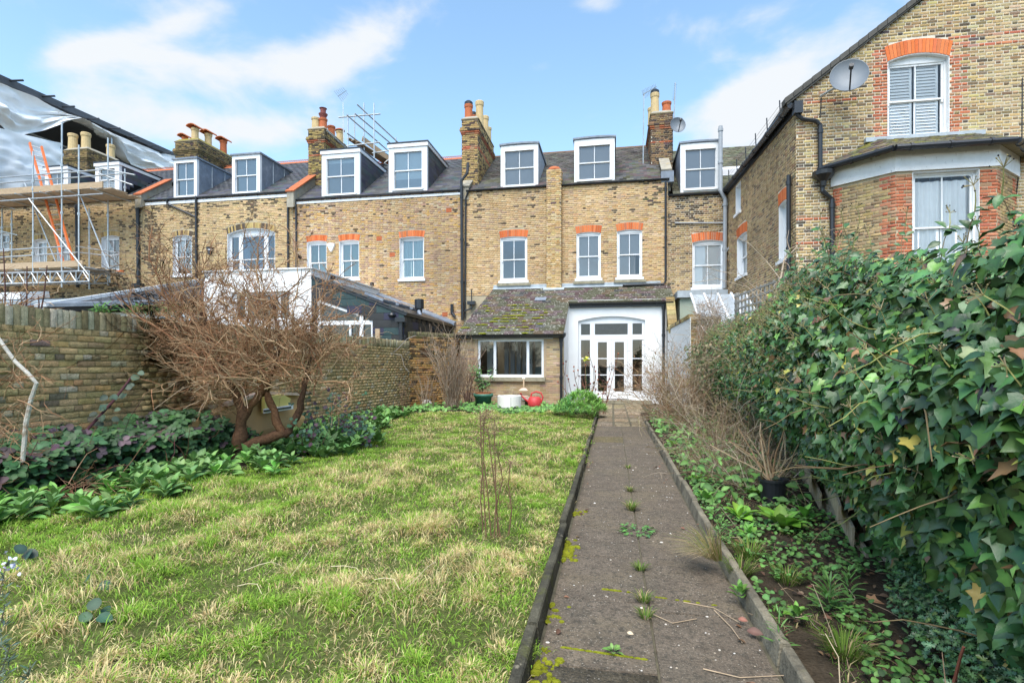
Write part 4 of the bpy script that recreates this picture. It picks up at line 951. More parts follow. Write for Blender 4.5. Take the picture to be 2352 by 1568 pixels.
for a, b in ((kw[0] + .08, ma - .045), (ma + .045, mb_ - .045), (mb_ + .045, kw[1] - .08)):
    pn = MB(); pn.face([KF.P(a, kw[2] + .09, -.09), KF.P(b, kw[2] + .09, -.09), KF.P(b, kw[3] - .07, -.09), KF.P(a, kw[3] - .07, -.09)]); pn.build('pane', M['glass_dark'], kwin)
    hn = MB(); hn.fbox(KF, a + .02 if a > ma else b - .06, a + .05 if a > ma else b - .03, kw[2] + .45, kw[2] + .62, -.09, -.06); hn.build('handle', M['black'], kwin)
# what shows inside
rooms = MB(); rooms.box(kx0 + .25, kx1 - .1, YK + .3, YF - .1, -.02, .0); rooms.box(kx0 + .02, kx0 + .2, YK + .24, YF - .04, 0, zK); rooms.box(kx1 + .05, vx1 - .1, YV + .3, 26, -.02, .0)
rooms.box(kx0 + .25, vx1 - .15, 26, 26.1, 0, 3); rooms.build('room', M['room'], ext)
k1 = MB(); k1.box(kw[0] + .12, kw[0] + .42, YK + .9, YK + 1.3, .0, 2.1); k1.build('cupboard', M['blind_white'], ext)
k2 = MB()
for i in range(4): k2.box(ma + .12 + .2 * i, ma + .27 + .2 * i, YK + 1.1 + .12 * i, YK + 1.2 + .12 * i, 0, 2.35)
k2.build('inner_door', M['blind'], ext)
k3 = MB(); k3.box(mb_ - .55, mb_ - .48, YK + .8, YK + .9, 1.9, 2.3); k3.box(mb_ - .16, mb_ - .02, YK + 1.2, YK + 1.3, 0, 2.2); k3.build('strip_light', M['blind_white'], ext)
k4 = MB(); k4.box(mb_ + .05, kw[1] + .3, YK + 1.5, YK + 1.6, 0, 2.4); k4.build('splashback', M['blind_green'], ext)
# white rendered wall with the arched door opening
vx0 = kx1 - .02
dh = VF.rect(1328, 1482, 726, 914); dh = (dh[0], dh[1], .14, dh[3], .16)
vw = wall_slab(ext, 'white_wall', VF, [(vx0, 0), (vx1, 0), (vx1, zV + .1), (vx0, zV + .1)], [dh], M['render'], .28)
sidew = MB(); sidew.box(kx1 - .1, kx1 - .003, YK + .225, YV - .003, 0, zK + .0); sidew.prism([(kx1 - .003, YK + .2, zK), (kx1 - .003, YV - .005, zK), (kx1 - .003, YV - .005, zV - .05), (kx1 - .003, YK + .2, zK + .02)], (-.1, 0, 0)); sidew.build('side_wall', M['render'], ext)
st = MB(); st.box(dh[0] - .1, dh[1] + .2, YV - .32, YV - .02, 0, .13); st.build('door_step', M['stone'], ext)
fd = MB(); A, B, C, D = dh[0] + .004, dh[1] - .004, dh[2], dh[3] - dh[4] - .03
def du(px): return VF.hit(px, 820)[0]
def dz(py, px=1405): return VF.hit(px, py)[1]
d0, d1 = -.19, -.10
x1_, x2_ = du(1361), du(1447)
zt1, zt0 = dz(738), dz(768); tb = dz(776)
def bar(x0, x1, z0, z1, e=0): fd.fbox(VF, x0, x1, z0, z1, d0, d1 + e)
bar(A, du(1334), C, D); bar(du(1475), B, C, D); bar(du(1334), du(1475), D - .07, D, .003)
bar(du(1355), du(1366), C, D - .07); bar(du(1442), du(1453), C, D - .07)
for xa, xb in ((du(1334), du(1355)), (du(1366), du(1442)), (du(1453), du(1475))): bar(xa, xb, dz(780), zt0, .003)
for xa, xb in ((du(1334), du(1355)), (du(1453), du(1475))): bar(xa, xb, C, dz(898), .003); [bar(xa, xb, dz(q) - .016, dz(q) + .016, -.01) for q in (823, 861)]
n = 8; um_, w_ = (dh[0] + dh[1]) / 2, (dh[1] - dh[0]) / 2 - .004; arc = [(um_ + w_ * t, dh[3] - .005 - dh[4] * t * t) for t in [1 - 2 * i / n for i in range(n + 1)]]
fd.prism([VF.P(*p_, d1 - .004) for p_ in [(A, D), (B, D)] + arc], VF.N * (d0 - d1 + .01))
dfr = fd.build('door_frame', M['white'], ext)
def pane(x0, x1, z0, z1, m, par, d=-.15):
    q = MB(); q.face([VF.P(x0, z0, d), VF.P(x1, z0, d), VF.P(x1, z1, d), VF.P(x0, z1, d)]); q.build('pane', M[m], par)
for xa, xb in ((du(1334), du(1355)), (du(1366), du(1442)), (du(1453), du(1475))): pane(xa, xb, zt0, D - .07, 'glass_mottled', dfr)
for xa, xb in ((du(1334), du(1355)), (du(1453), du(1475))):
    for za, zb in ((dz(898), dz(861)), (dz(861), dz(823)), (dz(823), dz(780))): pane(xa, xb, za, zb, 'glass_dark', dfr)
for xa, xb, ga, gb, hx in ((du(1366.5), du(1403.8), du(1373), du(1394), du(1400)), (du(1404.2), du(1441.5), du(1412), du(1433.5), du(1408))):
    q = MB(); z0_, z1_ = C + .03, dz(780.5); e0, e1 = -.17, -.085
    q.fbox(VF, xa, ga, z0_, z1_, e0, e1); q.fbox(VF, gb, xb, z0_, z1_, e0, e1); q.fbox(VF, ga, gb, z0_, dz(899), e0, e1 + .002); q.fbox(VF, ga, gb, dz(785), z1_, e0, e1 + .002)
    for yy in (823, 861): q.fbox(VF, ga, gb, dz(yy) - .016, dz(yy) + .016, e0 + .02, e1 - .01)
    dr = q.build('french_door', M['white'], ext)
    for za, zb in ((dz(899), dz(861)), (dz(861), dz(823)), (dz(823), dz(785))): pane(ga, gb, za, zb, 'glass_dark', dr, -.14)
    hnd = MB(); hnd.fbox(VF, hx - .016, hx + .016, dz(853), dz(838), -.085, -.075); hnd.beam(VF.P(hx, dz(842), -.05), VF.P(hx + (-.13 if hx < du(1404) else .13), dz(842), -.05), .02, .02); hnd.beam(VF.P(hx, dz(842), -.08), VF.P(hx, dz(842), -.045), .02, .02); hnd.build('handle', M['galv'], dr)
# things seen in the garden room
g1 = MB(); g1.box(du(1420), du(1475), YV + 1.9, YV + 2.4, 0, .8); g1.build('cupboard', M['board'], ext)
g2 = MB(); g2.box(dh[0] + .1, dh[0] + .7, YV + 3.0, YV + 3.4, 0, 1.2); g2.build('cupboard', M['blind'], ext)
# the lean-to roof: one plane, deep over the kitchen, shallow over the doors
sl_ = (zT - zK) / (YF - (YK - .28)); th = math.atan(sl_)
ZE = zT - sl_ * (YF - (YK - .28))
TF = Frame((kx0 - .1, YK - .28, ZE), (1, 0, 0), V=(0, math.cos(th), math.sin(th)))
LT = (YF - YK + .28) / math.cos(th)
ux1 = kx1 + .02 - (kx0 - .1); ux2 = vx1 + .25 - (kx0 - .1)
vE = TF.hit(1420, 692)[1]
ul_top = TF.hit(1134, 664)[0]
base = MB(); base.prism([TF.P(*q_, -.02) for q_ in ((0, 0), (ux1, 0), (ux1, vE), (ux2, vE), (ux2 - .05, LT), (ul_top, LT))], -TF.N * .08); erf = base.build('roof', M['stone'], ext)
def lo(v): return ul_top * v / LT
r1 = tile_rects(0, ux1 + .0, -.03, vE - .02, .33, .245, clip=lambda v: (lo(v), ux1), seed=2); r2 = tile_rects(0, ux2, vE - .03 + (.245 - (vE % .245)) * 0, LT, .33, .245, clip=lambda v: (lo(v), ux2), seed=3)
ra = np.vstack([r1, r2]); tc_ = slate_cols(len(ra), (.095, .082, .064), .16)
pieces(erf, 'roof_tile', TF, ra, .026, tc_, M['lichen_tile'], 300, tmpl_tile(), 'roof_tilework', .3)
# moss cushions, thicker to the lower left
M['moss'] = mat('moss', (.20, .21, .015), .95, .4, 18, .9, 60, spec=.1)
mm = MB()
for i in range(150):
    u_, v_ = R.random() ** 1.5 * ux1 * .8, R.random() * vE * .95
    if u_ < lo(v_) + .1 or fnoise(u_ * 1.1, v_ * 1.6, 4) < .47: continue
    v_ = -.03 + .245 * round(v_ / .245) + .02; r_ = R.uniform(.03, .10)
    mm.lathe(TF.P(u_, v_, .02), [(r_, 0), (r_ * .8, r_ * .3), (r_ * .4, r_ * .5), (0, r_ * .55)], 7, M=Matrix.Diagonal((R.uniform(1, 2.2), .7, .8)))
for i in range(40):
    u_, v_ = R.uniform(0, ux1), R.uniform(0, vE); 
mm.build('moss', M['moss'], erf, kind='stuff')
lf = MB(); lf.fbox(TF, ul_top - .02, ux2 - .35, LT - .12, LT + .02, .03, .045); lf.box(TF.P(ul_top, 0, 0).x, TF.P(ux2 - .35, 0, 0).x, YF - .03, YF - .012, zT, zT + .16); lf.build('lead_flashing', M['lead_pale'], erf)
la = MB(); la.fbox(TF, fl[0] - TF.O.x - .12, fl[1] - TF.O.x + .12, LT - .36, LT - .125, .03, .06); la.build('lead_apron', M['lead_pale'], erf)
lv = MB(); q = TF.hit(1241, 690); lv.fbox(TF, q[0] - .2, q[0] + .22, q[1] - .1, q[1] + .2, .03, .055); lv.build('vent_tile', M['lead'], erf)
gutter(ext, kx0 - .1, kx1 + .02, YK - .16, ZE - .02, .065, fascia=None, brackets=True); fbm = MB(); fbm.box(kx0 - .1, kx1, YK - .155, YK - .012, zK - .13, zK - .0); fbm.build('soffit_board', M['black'], ext)
gY = TF.P(0, vE, 0).y; gutter(ext, kx1 + .05, vx1 + .22, gY - .02, TF.P(0, vE, 0).z - .06, .06, fascia=None)
fb2 = MB(); fb2.box(kx1 + .04, vx1 + .2, gY - .015, YV - .01, TF.P(0, vE, 0).z - .2, TF.P(0, vE, 0).z - .1); fb2.build('soffit_board', M['black'], ext)
pipe(ext, [atY(1524, 700, YV - .1), atY(1524, 760, YV - .07), Vector((atY(1524, 760, YV - .07).x, YV - .07, .1))], .05)
hq = atY(1289, 768, YK - .1); hm = MB(); hm.lathe((hq.x, hq.y, hq.z - .25), [(0, 0), (.06, 0), (.07, .1), (.15, .2), (.16, .3), (0, .28)], 10); hm.build('hopper', M['black'], ext); pipe(ext, [hq + Vector((0, 0, -.2)), Vector((hq.x, hq.y, .0))], .045)
hq = atY(1083, 695, YF - .15); hm = MB(); hm.box(hq.x - .16, hq.x + .16, hq.y - .1, hq.y + .1, hq.z - .08, hq.z + .06); hm.tube([hq + Vector((0, 0, .06)), hq + Vector((0, 0, .55))], .022, 6); hm.tube([hq, hq + Vector((-.0, 0, -.22)), hq + Vector((-.3, 0, -.34))], .035, 6); hm.build('hopper', M['black'], h4)

# ---------------------------------------------------------------- white party wall and brick pier to the right of the doors
pw = thing('party_wall', 'white rendered garden wall with brick coping, running out beside the french doors', 'wall', (vx1 + .1, 17.5, 0))
px1 = atY(1586, 0, 14.7).x; zPW = 2.62
wx = vx1 + .02
wp = MB(); NY = 15.0; wx2 = atY(1585, 0, NY).x
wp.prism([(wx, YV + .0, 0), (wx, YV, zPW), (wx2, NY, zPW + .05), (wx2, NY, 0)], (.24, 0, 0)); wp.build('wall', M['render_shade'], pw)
n = 22
for i in range(n):
    a, b = i / n, (i + 1) / n - .004; cm = MB(); c = tuple(pick(PY_WALL2, 1)[0] * .8)
    ya, yb = YV + (NY - YV) * a, YV + (NY - YV) * b; xa, xb = wx + (wx2 - wx) * a, wx + (wx2 - wx) * b
    cm._hexa([(xa - .03, ya, zPW + .02), (xa + .27, ya, zPW + .02), (xb + .27, yb, zPW + .02), (xb - .03, yb, zPW + .02), (xa - .03, ya, zPW + .12), (xa + .27, ya, zPW + .12), (xb + .27, yb, zPW + .12), (xb - .03, yb, zPW + .12)], c); cm.build('brick', M['brick_old'], pw)
rk = MB(); zr_ = zV + .15
for i in range(7):
    a, b = i / 7, (i + 1) / 7 - .02; rk.prism([(wx - .05, YV - .02 - 1.0 * a, zr_ - (zr_ - zPW) * a), (wx - .05, YV - .02 - 1.0 * b, zr_ - (zr_ - zPW) * b), (wx - .05, YV - .02 - 1.0 * b, zr_ - (zr_ - zPW) * b - .16), (wx - .05, YV - .02 - 1.0 * a, zr_ - (zr_ - zPW) * a - .16)], (.3, 0, 0), tuple(pick(PY_WALL2, 1)[0] * .75))
rk.build('raking_coping', M['brick_old'], pw)
pier = thing('brick_pier', 'end of the old yellow brick wall beside the white party wall, half under ivy', 'wall', (wx2 + .5, NY, 0))
PF = Frame((wx2 + .02, NY - .03, 0), (1, 0, 0))
brick_wall(pier, PF, [(0, 0), (.75, 0), (.75, 2.68), (0, 2.68)], [], [], PY_WALL2, 'mortar', 120, seed=41, material='brick_old', thick=.3)
# ---------------------------------------------------------------- left neighbour's extension: white box and slate-hung lean-to
YX = 16.2
xe = thing('neighbour_extension', 'white flat-roofed extension joined to a dark slate-hung lean-to with white glazing', 'house', (-10, YX, 0), None)
XFm = Frame((0, YX, 0), (1, 0, 0))
ex0, ex1 = atY(468, 0, YX).x, atY(715, 0, YX).x
zP = 4.52; ew = XFm.rect(531, 667, 670, 738)
wall_slab(xe, 'wall', XFm, [(ex0, 0), (ex1, 0), (ex1, zP), (ex0, zP)], [ew + (0,)], M['render'], .3)
b = MB(); b.box(ex1 - .25, ex1 - .002, YX + .31, YF - .02, 0, zP); b.box(ex0 + .002, ex0 + .25, YX + .31, YF - .02, 0, zP); b.box(ex0 + .25, ex1 - .25, YX + .31, YF - .03, zP - .5, zP - .4); b.build('side_wall', M['render'], xe)
b = MB(); b.box(ex0 - .05, ex1 + .05, YX - .05, YX + .33, zP + .002, zP + .05); b.box(ex1 - .28, ex1 + .05, YX + .33, YF - .1, zP + .002, zP + .05); b.box(ex0 - .05, ex0 + .28, YX + .33, YF - .1, zP + .002, zP + .05); b.build('coping', M['white'], xe)
b = MB(); w0 = ew
for (a_, c_) in ((w0[0], w0[0] + .12), (w0[1] - .12, w0[1])): b.fbox(XFm, a_, c_, w0[2], w0[3], -.2, -.12)
b.fbox(XFm, w0[0] + .12, w0[1] - .12, w0[3] - .1, w0[3], -.2, -.12); b.fbox(XFm, w0[0] + .12, w0[1] - .12, w0[2], w0[2] + .1, -.2, -.12)
for t in (.22, .78): x = w0[0] + (w0[1] - w0[0]) * t; b.fbox(XFm, x - .05, x + .05, w0[2] + .1, w0[3] - .1, -.2, -.12)
wn = b.build('window', M['white'], xe); q = MB(); q.face([XFm.P(w0[0] + .1, w0[2] + .1, -.16), XFm.P(w0[1] - .1, w0[2] + .1, -.16), XFm.P(w0[1] - .1, w0[3] - .1, -.16), XFm.P(w0[0] + .1, w0[3] - .1, -.16)]); q.build('pane', M['glass_dark'], wn)
bd = MB(); bd.box(ex0 + .3, -6.7, YF - .12, YF - .08, 0, 3); bd.box(ex0 + .3, -6.7, YX + .5, YF - .15, -.02, 0); bd.build('room', M['room'], xe)
lx0, lx1 = ex1 + .004, -6.42
zl0 = 4.22; zl1 = 3.02
zt_ = lambda x: zl0 + (zl1 - zl0) * (x - lx0) / (lx1 - lx0)
gz = [XFm.hit(a_, b_) for a_, b_ in ((728, 800), (856, 800), (856, 735), (822, 719), (728, 687))]
lw = MB()
tr = geometry.tessellate_polygon([[Vector((lx0, 0, 0)), Vector((lx1, 0, 0)), Vector((lx1, zl1, 0)), Vector((lx0, zl0, 0))], [Vector((*g, 0)) for g in gz]])
fp = [(lx0, 0), (lx1, 0), (lx1, zl1), (lx0, zl0)] + gz
for t in tr: lw.face([XFm.P(*fp[i], 0) for i in t]); lw.face([XFm.P(*fp[i], -.2) for i in t][::-1])
for i in range(5): p_, q_ = gz[i], gz[(i + 1) % 5]; lw.face([XFm.P(*p_, 0), XFm.P(*p_, -.2), XFm.P(*q_, -.2), XFm.P(*q_, 0)])
ll = lw.build('slate_wall', M['black'], xe)
rc = tile_rects(lx0 + .005, lx1, 0, zl0, .50, .235, lap=.04, seed=4); um = (rc[:, 0] + rc[:, 1]) / 2
gpoly = gz
keep = []
for r in rc:
    tope = zt_(r[1]) - .02
    if r[2] > zt_(r[0]) - .05: continue
    r = r.copy(); r[3] = min(r[3], (zt_(r[0]) + zt_(r[1])) / 2 + .02)
    cx_, cz_ = np.array([r[0] + .02, r[1] - .02, (r[0] + r[1]) / 2]), np.array([r[2] + .12] * 3)
    ins = in_poly(gpoly, cx_, cz_)
    if ins.all(): continue
    if ins.any():
        if ins[0]: r[0] = max(r[0], gz[1][0] if cz_[0] < gz[2][1] else gz[1][0] - .1)
        elif ins[1]: r[1] = min(r[1], gz[0][0])
        if r[1] - r[0] < .05: continue
    keep.append(r)
keep = np.array(keep); pieces(ll, 'slate', XFm, keep, .014, slate_cols(len(keep), (.030, .038, .041), .16), M['cladding'], 140, tmpl_tile(), 'slatework', .3)
SE = Frame((lx1, YX, 0), (0, 1, 0)); rc = tile_rects(0, YF - YX - .1, 0, zl1, .50, .235, lap=.04, seed=6)
b = MB(); b.box(lx1 - .2, lx1 - .002, YX + .21, YF - .05, 0, zl1 - .01); b.build('slate_side_wall', M['black'], xe)
pieces(ll, 'slate', SE, rc, .014, slate_cols(len(rc), (.028, .03, .034), .14), M['cladding'], 60, tmpl_tile(), 'slatework', .3)
LR = Frame((lx1 + .1, YX - .05, zl1 - .02), (0, 1, 0), V=(lx0 - lx1, 0, zl0 - zl1 + .03)); LLn = math.hypot(lx1 - lx0 + .1, zl0 - zl1)
b = MB(); b.prism([LR.P(0, 0, .04), LR.P(YF - YX + .0, 0, .04), LR.P(YF - YX, LLn, .04), LR.P(0, LLn, .04)], -LR.N * .1); lr = b.build('roof', M['black'], xe)
rc = tile_rects(0, YF - YX, .02, LLn - .02, .3, .2, seed=8); pieces(lr, 'slate', LR, rc, .02, slate_cols(len(rc), (.055, .055, .054), .15), M['slate'], 60, tmpl_tile(), 'slatework', .3)
for (v0, v1) in ((1.2, 1.9),):
    for k in range(3): b = MB(); b.fbox(LR, .7 + k * 1.35, 1.75 + k * 1.35, v0, v1, .06, .14); s_ = b.build('skylight', M['lead'], xe); q = MB(); q.fbox(LR, .78 + k * 1.35, 1.67 + k * 1.35, v0 + .08, v1 - .08, .14, .146); q.build('pane', M['glass_blue'], s_)
b = MB(); b._hexa([(lx1 + .15, YF - .35, zl1 - .03), (lx0, YF - .35, zl0 + .04), (lx0, YF - .03, zl0 + .04), (lx1 + .15, YF - .03, zl1 - .03), (lx1 + .15, YF - .35, zl1 + .06), (lx0, YF - .35, zl0 + .12), (lx0, YF - .03, zl0 + .22), (lx1 + .15, YF - .03, zl1 + .16)]); b.build('lead_flashing', M['lead'], xe)
b = MB()
def gv(px, y0, y1, w): u_ = XFm.hit(px, 740)[0]; b.fbox(XFm, u_ - w / 2, u_ + w / 2, XFm.hit(px, y1)[1], XFm.hit(px, y0)[1], -.10, -.03)
def ghz(x0, x1, py, w, e=.004): b.fbox(XFm, XFm.hit(x0, py)[0], XFm.hit(x1, py)[0], XFm.hit((x0 + x1) / 2, py)[1] - w / 2, XFm.hit((x0 + x1) / 2, py)[1] + w / 2, -.10, -.03 + e)
gv(731, 692, 800, .10); gv(854, 737, 800, .07); gv(829, 724, 800, .12); gv(803, 746, 800, .06); ghz(728, 856, 741, .13)
p_, q_ = gz[4], gz[3]; b.prism([XFm.P(p_[0], p_[1] - .09, -.028), XFm.P(q_[0], q_[1] - .09, -.028), XFm.P(q_[0], q_[1] - .002, -.028), XFm.P(p_[0], p_[1] - .002, -.028)], (0, .07, 0))
gfm = b.build('glazed_frame', M['white'], xe)
q = MB(); q.face([XFm.P(*g, -.10) for g in gz]); q.build('pane', M['glass_dark'], gfm)
q = atX(963, 690, -6.9); fl_ = thing('flue_terminal', 'black capped flue standing on the slate lean-to roof', 'flue', (q.x, q.y, 3.1))
b = MB(); b.lathe((q.x, q.y, 3.0), [(.1, 0), (.1, .45), (.17, .45), (.17, .78), (.12, .8), (0, .8)], 14); b.build('flue', M['black'], fl_)
q = MB(); q.tube([(fl_.location.x + .02, fl_.location.y - .1, 3.35), (fl_.location.x + .12, fl_.location.y - .22, 3.15)], .07, 8); q.build('collar', M['lead'], fl_)
b = MB(); c = XFm.hit(902, 724); c = XFm.P(*c, .06); b.lathe(c, [(0, -.08), (.09, -.06), (.13, 0), (.09, .06), (0, .08)], 12); b.build('wall_light', M['black'], xe)
b = MB(); c = XFm.P(*XFm.hit(924, 735), .1); b.box(c.x - .16, c.x + .16, c.y - .1, c.y + .09, c.z - .07, c.z + .07); b.tube([c, c + Vector((0, 0, -1.2))], .06, 8); b.build('hopper', M['black'], xe)
b = MB(); c = XFm.P(*XFm.hit(877, 765), .35); b.box(c.x - .05, c.x + .09, c.y - .03, c.y + .03, c.z - .5, c.z + .12); b.build('post', M['board'], xe)
for (px_, py_) in ((762, 638), (852, 652)):
    c = atX(px_, py_, ex1 + .02); b = MB(); b.box(c.x, c.x + .1, c.y - .08, c.y + .08, c.z - .08, c.z + .06); b.build('outlet', M['black'], xe)

# house two's low slate extension and house one's glazed lean-to
x2 = thing('neighbour_extension', 'low dark slate lean-to with a white metal verge, left of the white extension', 'house', (-16, 18, 0))
vx = -18.1; EF = Frame((vx, 14.6, 3.28), (1, 0, 0), V=(0, YF - 14.6, 1.86)); EL = math.hypot(YF - 14.6, 1.86)
b = MB(); b.prism([EF.P(0, 0, -.01), EF.P(ex0 - vx - .08, 0, -.01), EF.P(ex0 - vx - .08, EL, -.01), EF.P(0, EL, -.01)], -EF.N * .15); r_ = b.build('roof', M['black'], x2)
rc = tile_rects(.3, ex0 - vx - .08, .5, EL, .3, .21, seed=3); pieces(r_, 'slate', EF, rc, .025, slate_cols(len(rc), (.05, .053, .06), .15), M['slate'], 60, tmpl_tile(), 'slatework', .3)
b = MB(); b.box(vx + .1, ex0 - .1, 15.0, YF - .05, 0, 3.1); b.build('wall', M['render'], x2)
b = MB()
for k in range(3): b.fbox(EF, -.25 + k * .17, -.11 + k * .17, -.1, EL, .02, .10 + .02 * k)
b.build('verge', M['white_metal'] if 'white_metal' in M else M['white'], x2)
b = MB(); b.fbox(EF, .3, ex0 - vx - .1, -.05, .12, .0, .12); b.build('gutter', M['lead'], x2)
x1_ = thing('glazed_lean_to', 'long grey glazed lean-to roof below the scaffolding', 'conservatory', (-24, 18, 0))
GFm = Frame((-33, 15.6, 3.45), (1, 0, 0), V=(0, YF - 15.6, .95)); GL = math.hypot(YF - 15.6, .95); gw = -18.45 + 33
b = MB()
for k in range(13): x = gw * k / 12; b.fbox(GFm, x - .04, x + .04, 0, GL, .0, .08)
for v_ in (0, GL * .5, GL - .1): b.fbox(GFm, -.04, gw + .04, v_, v_ + .14, .082, .16)
b.build('glazing_bar', M['lead_pale'], x1_)
for k in range(12): q = MB(); q.fbox(GFm, gw * k / 12 + .045, gw * (k + 1) / 12 - .045, .02, GL - .02, .02, .035); q.build('pane', M['pane_grey'] if 'pane_grey' in M else M['lead'], x1_)
b = MB(); b.box(-33, -18.5, 15.75, 15.9, 0, 3.4); b.fbox(GFm, 0, gw - 6, GL * .55, GL * .75, .2, .5); b.build('wall', M['render'], x1_)
# ---------------------------------------------------------------- scaffolding before house one
sc = thing('scaffold', 'galvanised tube scaffold with two boarded lifts and a lattice beam before the house', 'scaffold', (-24, 19.5, 0))
YS0, YS1 = 19.6, 21.0
def std(px, y0, y1, Y, m='galv'):
    a, b_ = atY(px, y0, Y), atY(px, y1, Y); b_.x = a.x; q = MB(); q.tube([a, b_], .032, 7)
    for k in range(4):
        if R.random() < .8: c = a.lerp(b_, R.random()); q.tube([c - Vector((0, 0, .05)), c + Vector((0, 0, .05))], .055, 6)
    q.build('standard', M[m], sc)
for (px, y0, y1, Y) in ((76, 348, 656, YS0), (142, 282, 660, YS0), (181, 333, 622, YS0), (248, 317, 655, YS1), (205, 478, 664, YS1), (27, 484, 608, YS1), (5, 470, 570, YS1), (287, 388, 440, YS1 - .2)):
    std(px, y0, y1, Y)
def tubepx(pts, Y, name='ledger', r=.03):
    q = MB(); q.tube([atY(*p_, Y) for p_ in pts], r, 7); q.build(name, M['galv'], sc)
for pts, Y in (([(0, 408), (235, 390)], YS0), ([(0, 421), (283, 399)], YS0 + .06), ([(0, 462), (236, 445)], YS0 - .05), ([(0, 575), (150, 566)], YS0), ([(0, 591), (175, 580)], YS0 + .05), ([(176, 566), (268, 580)], YS1), ([(176, 579), (270, 590)], YS1), ([(222, 385), (310, 402)], YS1 - .3), ([(225, 398), (305, 425)], YS1 - .3), ([(40, 540), (0, 530)], YS1)):
    tubepx(pts, Y)
for pts, Y in (([(66, 456), (204, 632)], YS0 - .06), ([(178, 432), (252, 618)], YS0 + .4), ([(57, 420), (130, 605)], YS1 - .2)):
    tubepx(pts, Y, 'brace')
zu = atY(100, 440, YS0).z - .05; zl = atY(100, 612, YS0).z - .1
for z, xr in ((zu, atY(318, 460, YS1).x), (zl, atY(278, 628, YS1).x)):
    n = 6
    for i in range(n):
        y = YS0 + .05 + i * .245; x = -32.5
        while x < xr - .3:
            q = MB(); L_ = min(3.9, xr - x + R.uniform(-.15, .25)); q.box(x, x + L_ - .02, y, y + .225, z, z + .04); q.build('board', M['board'], sc); x += 3.9
    q = MB(); q.box(-32.5, atY(236, 440, YS0).x if z == zu else atY(190, 610, YS0).x, YS0 - .02, YS0 + .03, z + .041, z + .30); q.build('toe_board', M['board'], sc)
    for i in range(9): x = -32 + i * 1.3; q = MB(); q.tube([(min(x, xr - .1), YS0 - .25, z - .04), (min(x, xr - .1), YS1 + .3, z - .04)], .028, 6); q.build('transom', M['galv'], sc)
q = MB(); q.box(xr - 4, xr, YS1 + .12, YS1 + .16, zl + .05, zl + .12); q.build('edge_strip', M['orange'], sc)
for (ya, yb, xr_, Y) in ((622, 646, 205, YS0 - .05), (626, 650, 252, YS1)):
    q = MB(); a0, a1 = atY(0, ya + 4, Y), atY(xr_, ya, Y); b0, b1 = atY(0, yb + 5, Y), atY(xr_, yb, Y); a0.x -= 2; b0.x -= 2
    q.tube([a0, a1], .03, 6); q.tube([b0, b1], .03, 6); n = 20
    for i in range(n):
        t0, t1 = i / n, (i + 1) / n
        if i % 2: q.tube([a0.lerp(a1, t0), b0.lerp(b1, t1)], .022, 5); q.tube([a0.lerp(a1, t1), b0.lerp(b1, t1)], .022, 5)
        else: q.tube([b0.lerp(b1, t0), a0.lerp(a1, t1)], .022, 5)
    q.build('lattice_beam', M['galv'], sc)
ld = thing('ladder', 'long orange ladder leaning through the scaffold lifts', 'ladder', atY(150, 605, 20.2))
la0, la1 = atY(147, 608, 20.0), atY(68, 328, 20.9); lb0, lb1 = atY(168, 600, 20.0), atY(95, 337, 20.9)
for a, b_ in ((la0, la1), (lb0, lb1)): q = MB(); q.beam(a, b_, .06, .11); q.build('stile', M['orange'], ld)
for i in range(24): t = (i + .5) / 24; q = MB(); q.tube([la0.lerp(la1, t), lb0.lerp(lb1, t)], .018, 5); q.build('rung', M['orange' if i % 9 == 8 else 'galv'], ld)
tp_ = thing('tarpaulin', 'crumpled blue tarpaulin on the upper scaffold boards', 'tarpaulin', atY(20, 437, 20.4))
V_, F_ = [], []
for i in range(10):
    for j in range(6):
        p0 = atY(0 + i * 10, 437, 20.2); V_.append((p0.x, 20.1 + j * .16, zu + .06 + .28 * R.random() * (0 < j < 5)))
for i in range(9):
    for j in range(5): F_.append((i * 6 + j, i * 6 + j + 1, i * 6 + j + 7, i * 6 + j + 6))
M['blue'] = mat('blue', (.10, .22, .45), .5, .2, 5)
np_obj('sheet', V_, F_, None, M['blue'], tp_)

# ---------------------------------------------------------------- the sheeted temporary roof far behind house one
XT = -32.7
TRF = Frame((XT, 30, 0), (0, 1, 0))
M['sheet'] = mat('sheet', (.86, .87, .88), .75, .04, 1.2, .15, 4, spec=.12)
M['dark_roof_and_inside'] = mat('dark_roof_and_inside', (.07, .075, .085), .6, .15, 2)
tr_ = thing('temporary_roof', 'scaffold-framed temporary roof hung with torn white sheeting, rising behind the terrace', 'roof', (XT, 28, 0))
top_line = [(-40, 170), (0, 188), (150, 257), (300, 326), (402, 359)]
def interp(line, x): return float(np.interp(x, [a for a, _ in line], [b for _, b in line]))
bot_line = [(-40, 270), (0, 282), (40, 306), (52, 310), (91, 302), (131, 282), (163, 275), (190, 288), (214, 304), (254, 322), (268, 345), (278, 369), (300, 384), (340, 394), (380, 410), (402, 412)]
def sheet(name, top, bot, x0, x1, nx=90, ny=22, amp=.25, off=0.0, seed=0):
    V_, F_ = [], []
    for i in range(nx + 1):
        x = x0 + (x1 - x0) * i / nx; a, b_ = interp(top, x), interp(bot, x)
        for j in range(ny + 1):
            y = a + (b_ - a) * j / ny; p_ = atX(x, y, XT); t = j / ny
            s_ = t * 6.5 + .9 * math.sin(x * .017 + seed) + .004 * x; w = fnoise(np.array(x * .014), np.array(s_), seed, 2) + .45 * fnoise(np.array(x * .03 + 5), np.array(s_ * 2.7), seed + 5, 2)
            p_.x += off + amp * (float(w) * 2.0 - 1.4) * (.35 + .8 * t); V_.append(tuple(p_))
    for i in range(nx):
        for j in range(ny): k = i * (ny + 1) + j; F_.append((k, k + 1, k + ny + 2, k + ny + 1))
    return np_obj(name, V_, F_, None, M['sheet'], tr_, True)
sheet('sheet', top_line, bot_line, -40, 402, amp=.8, seed=3)
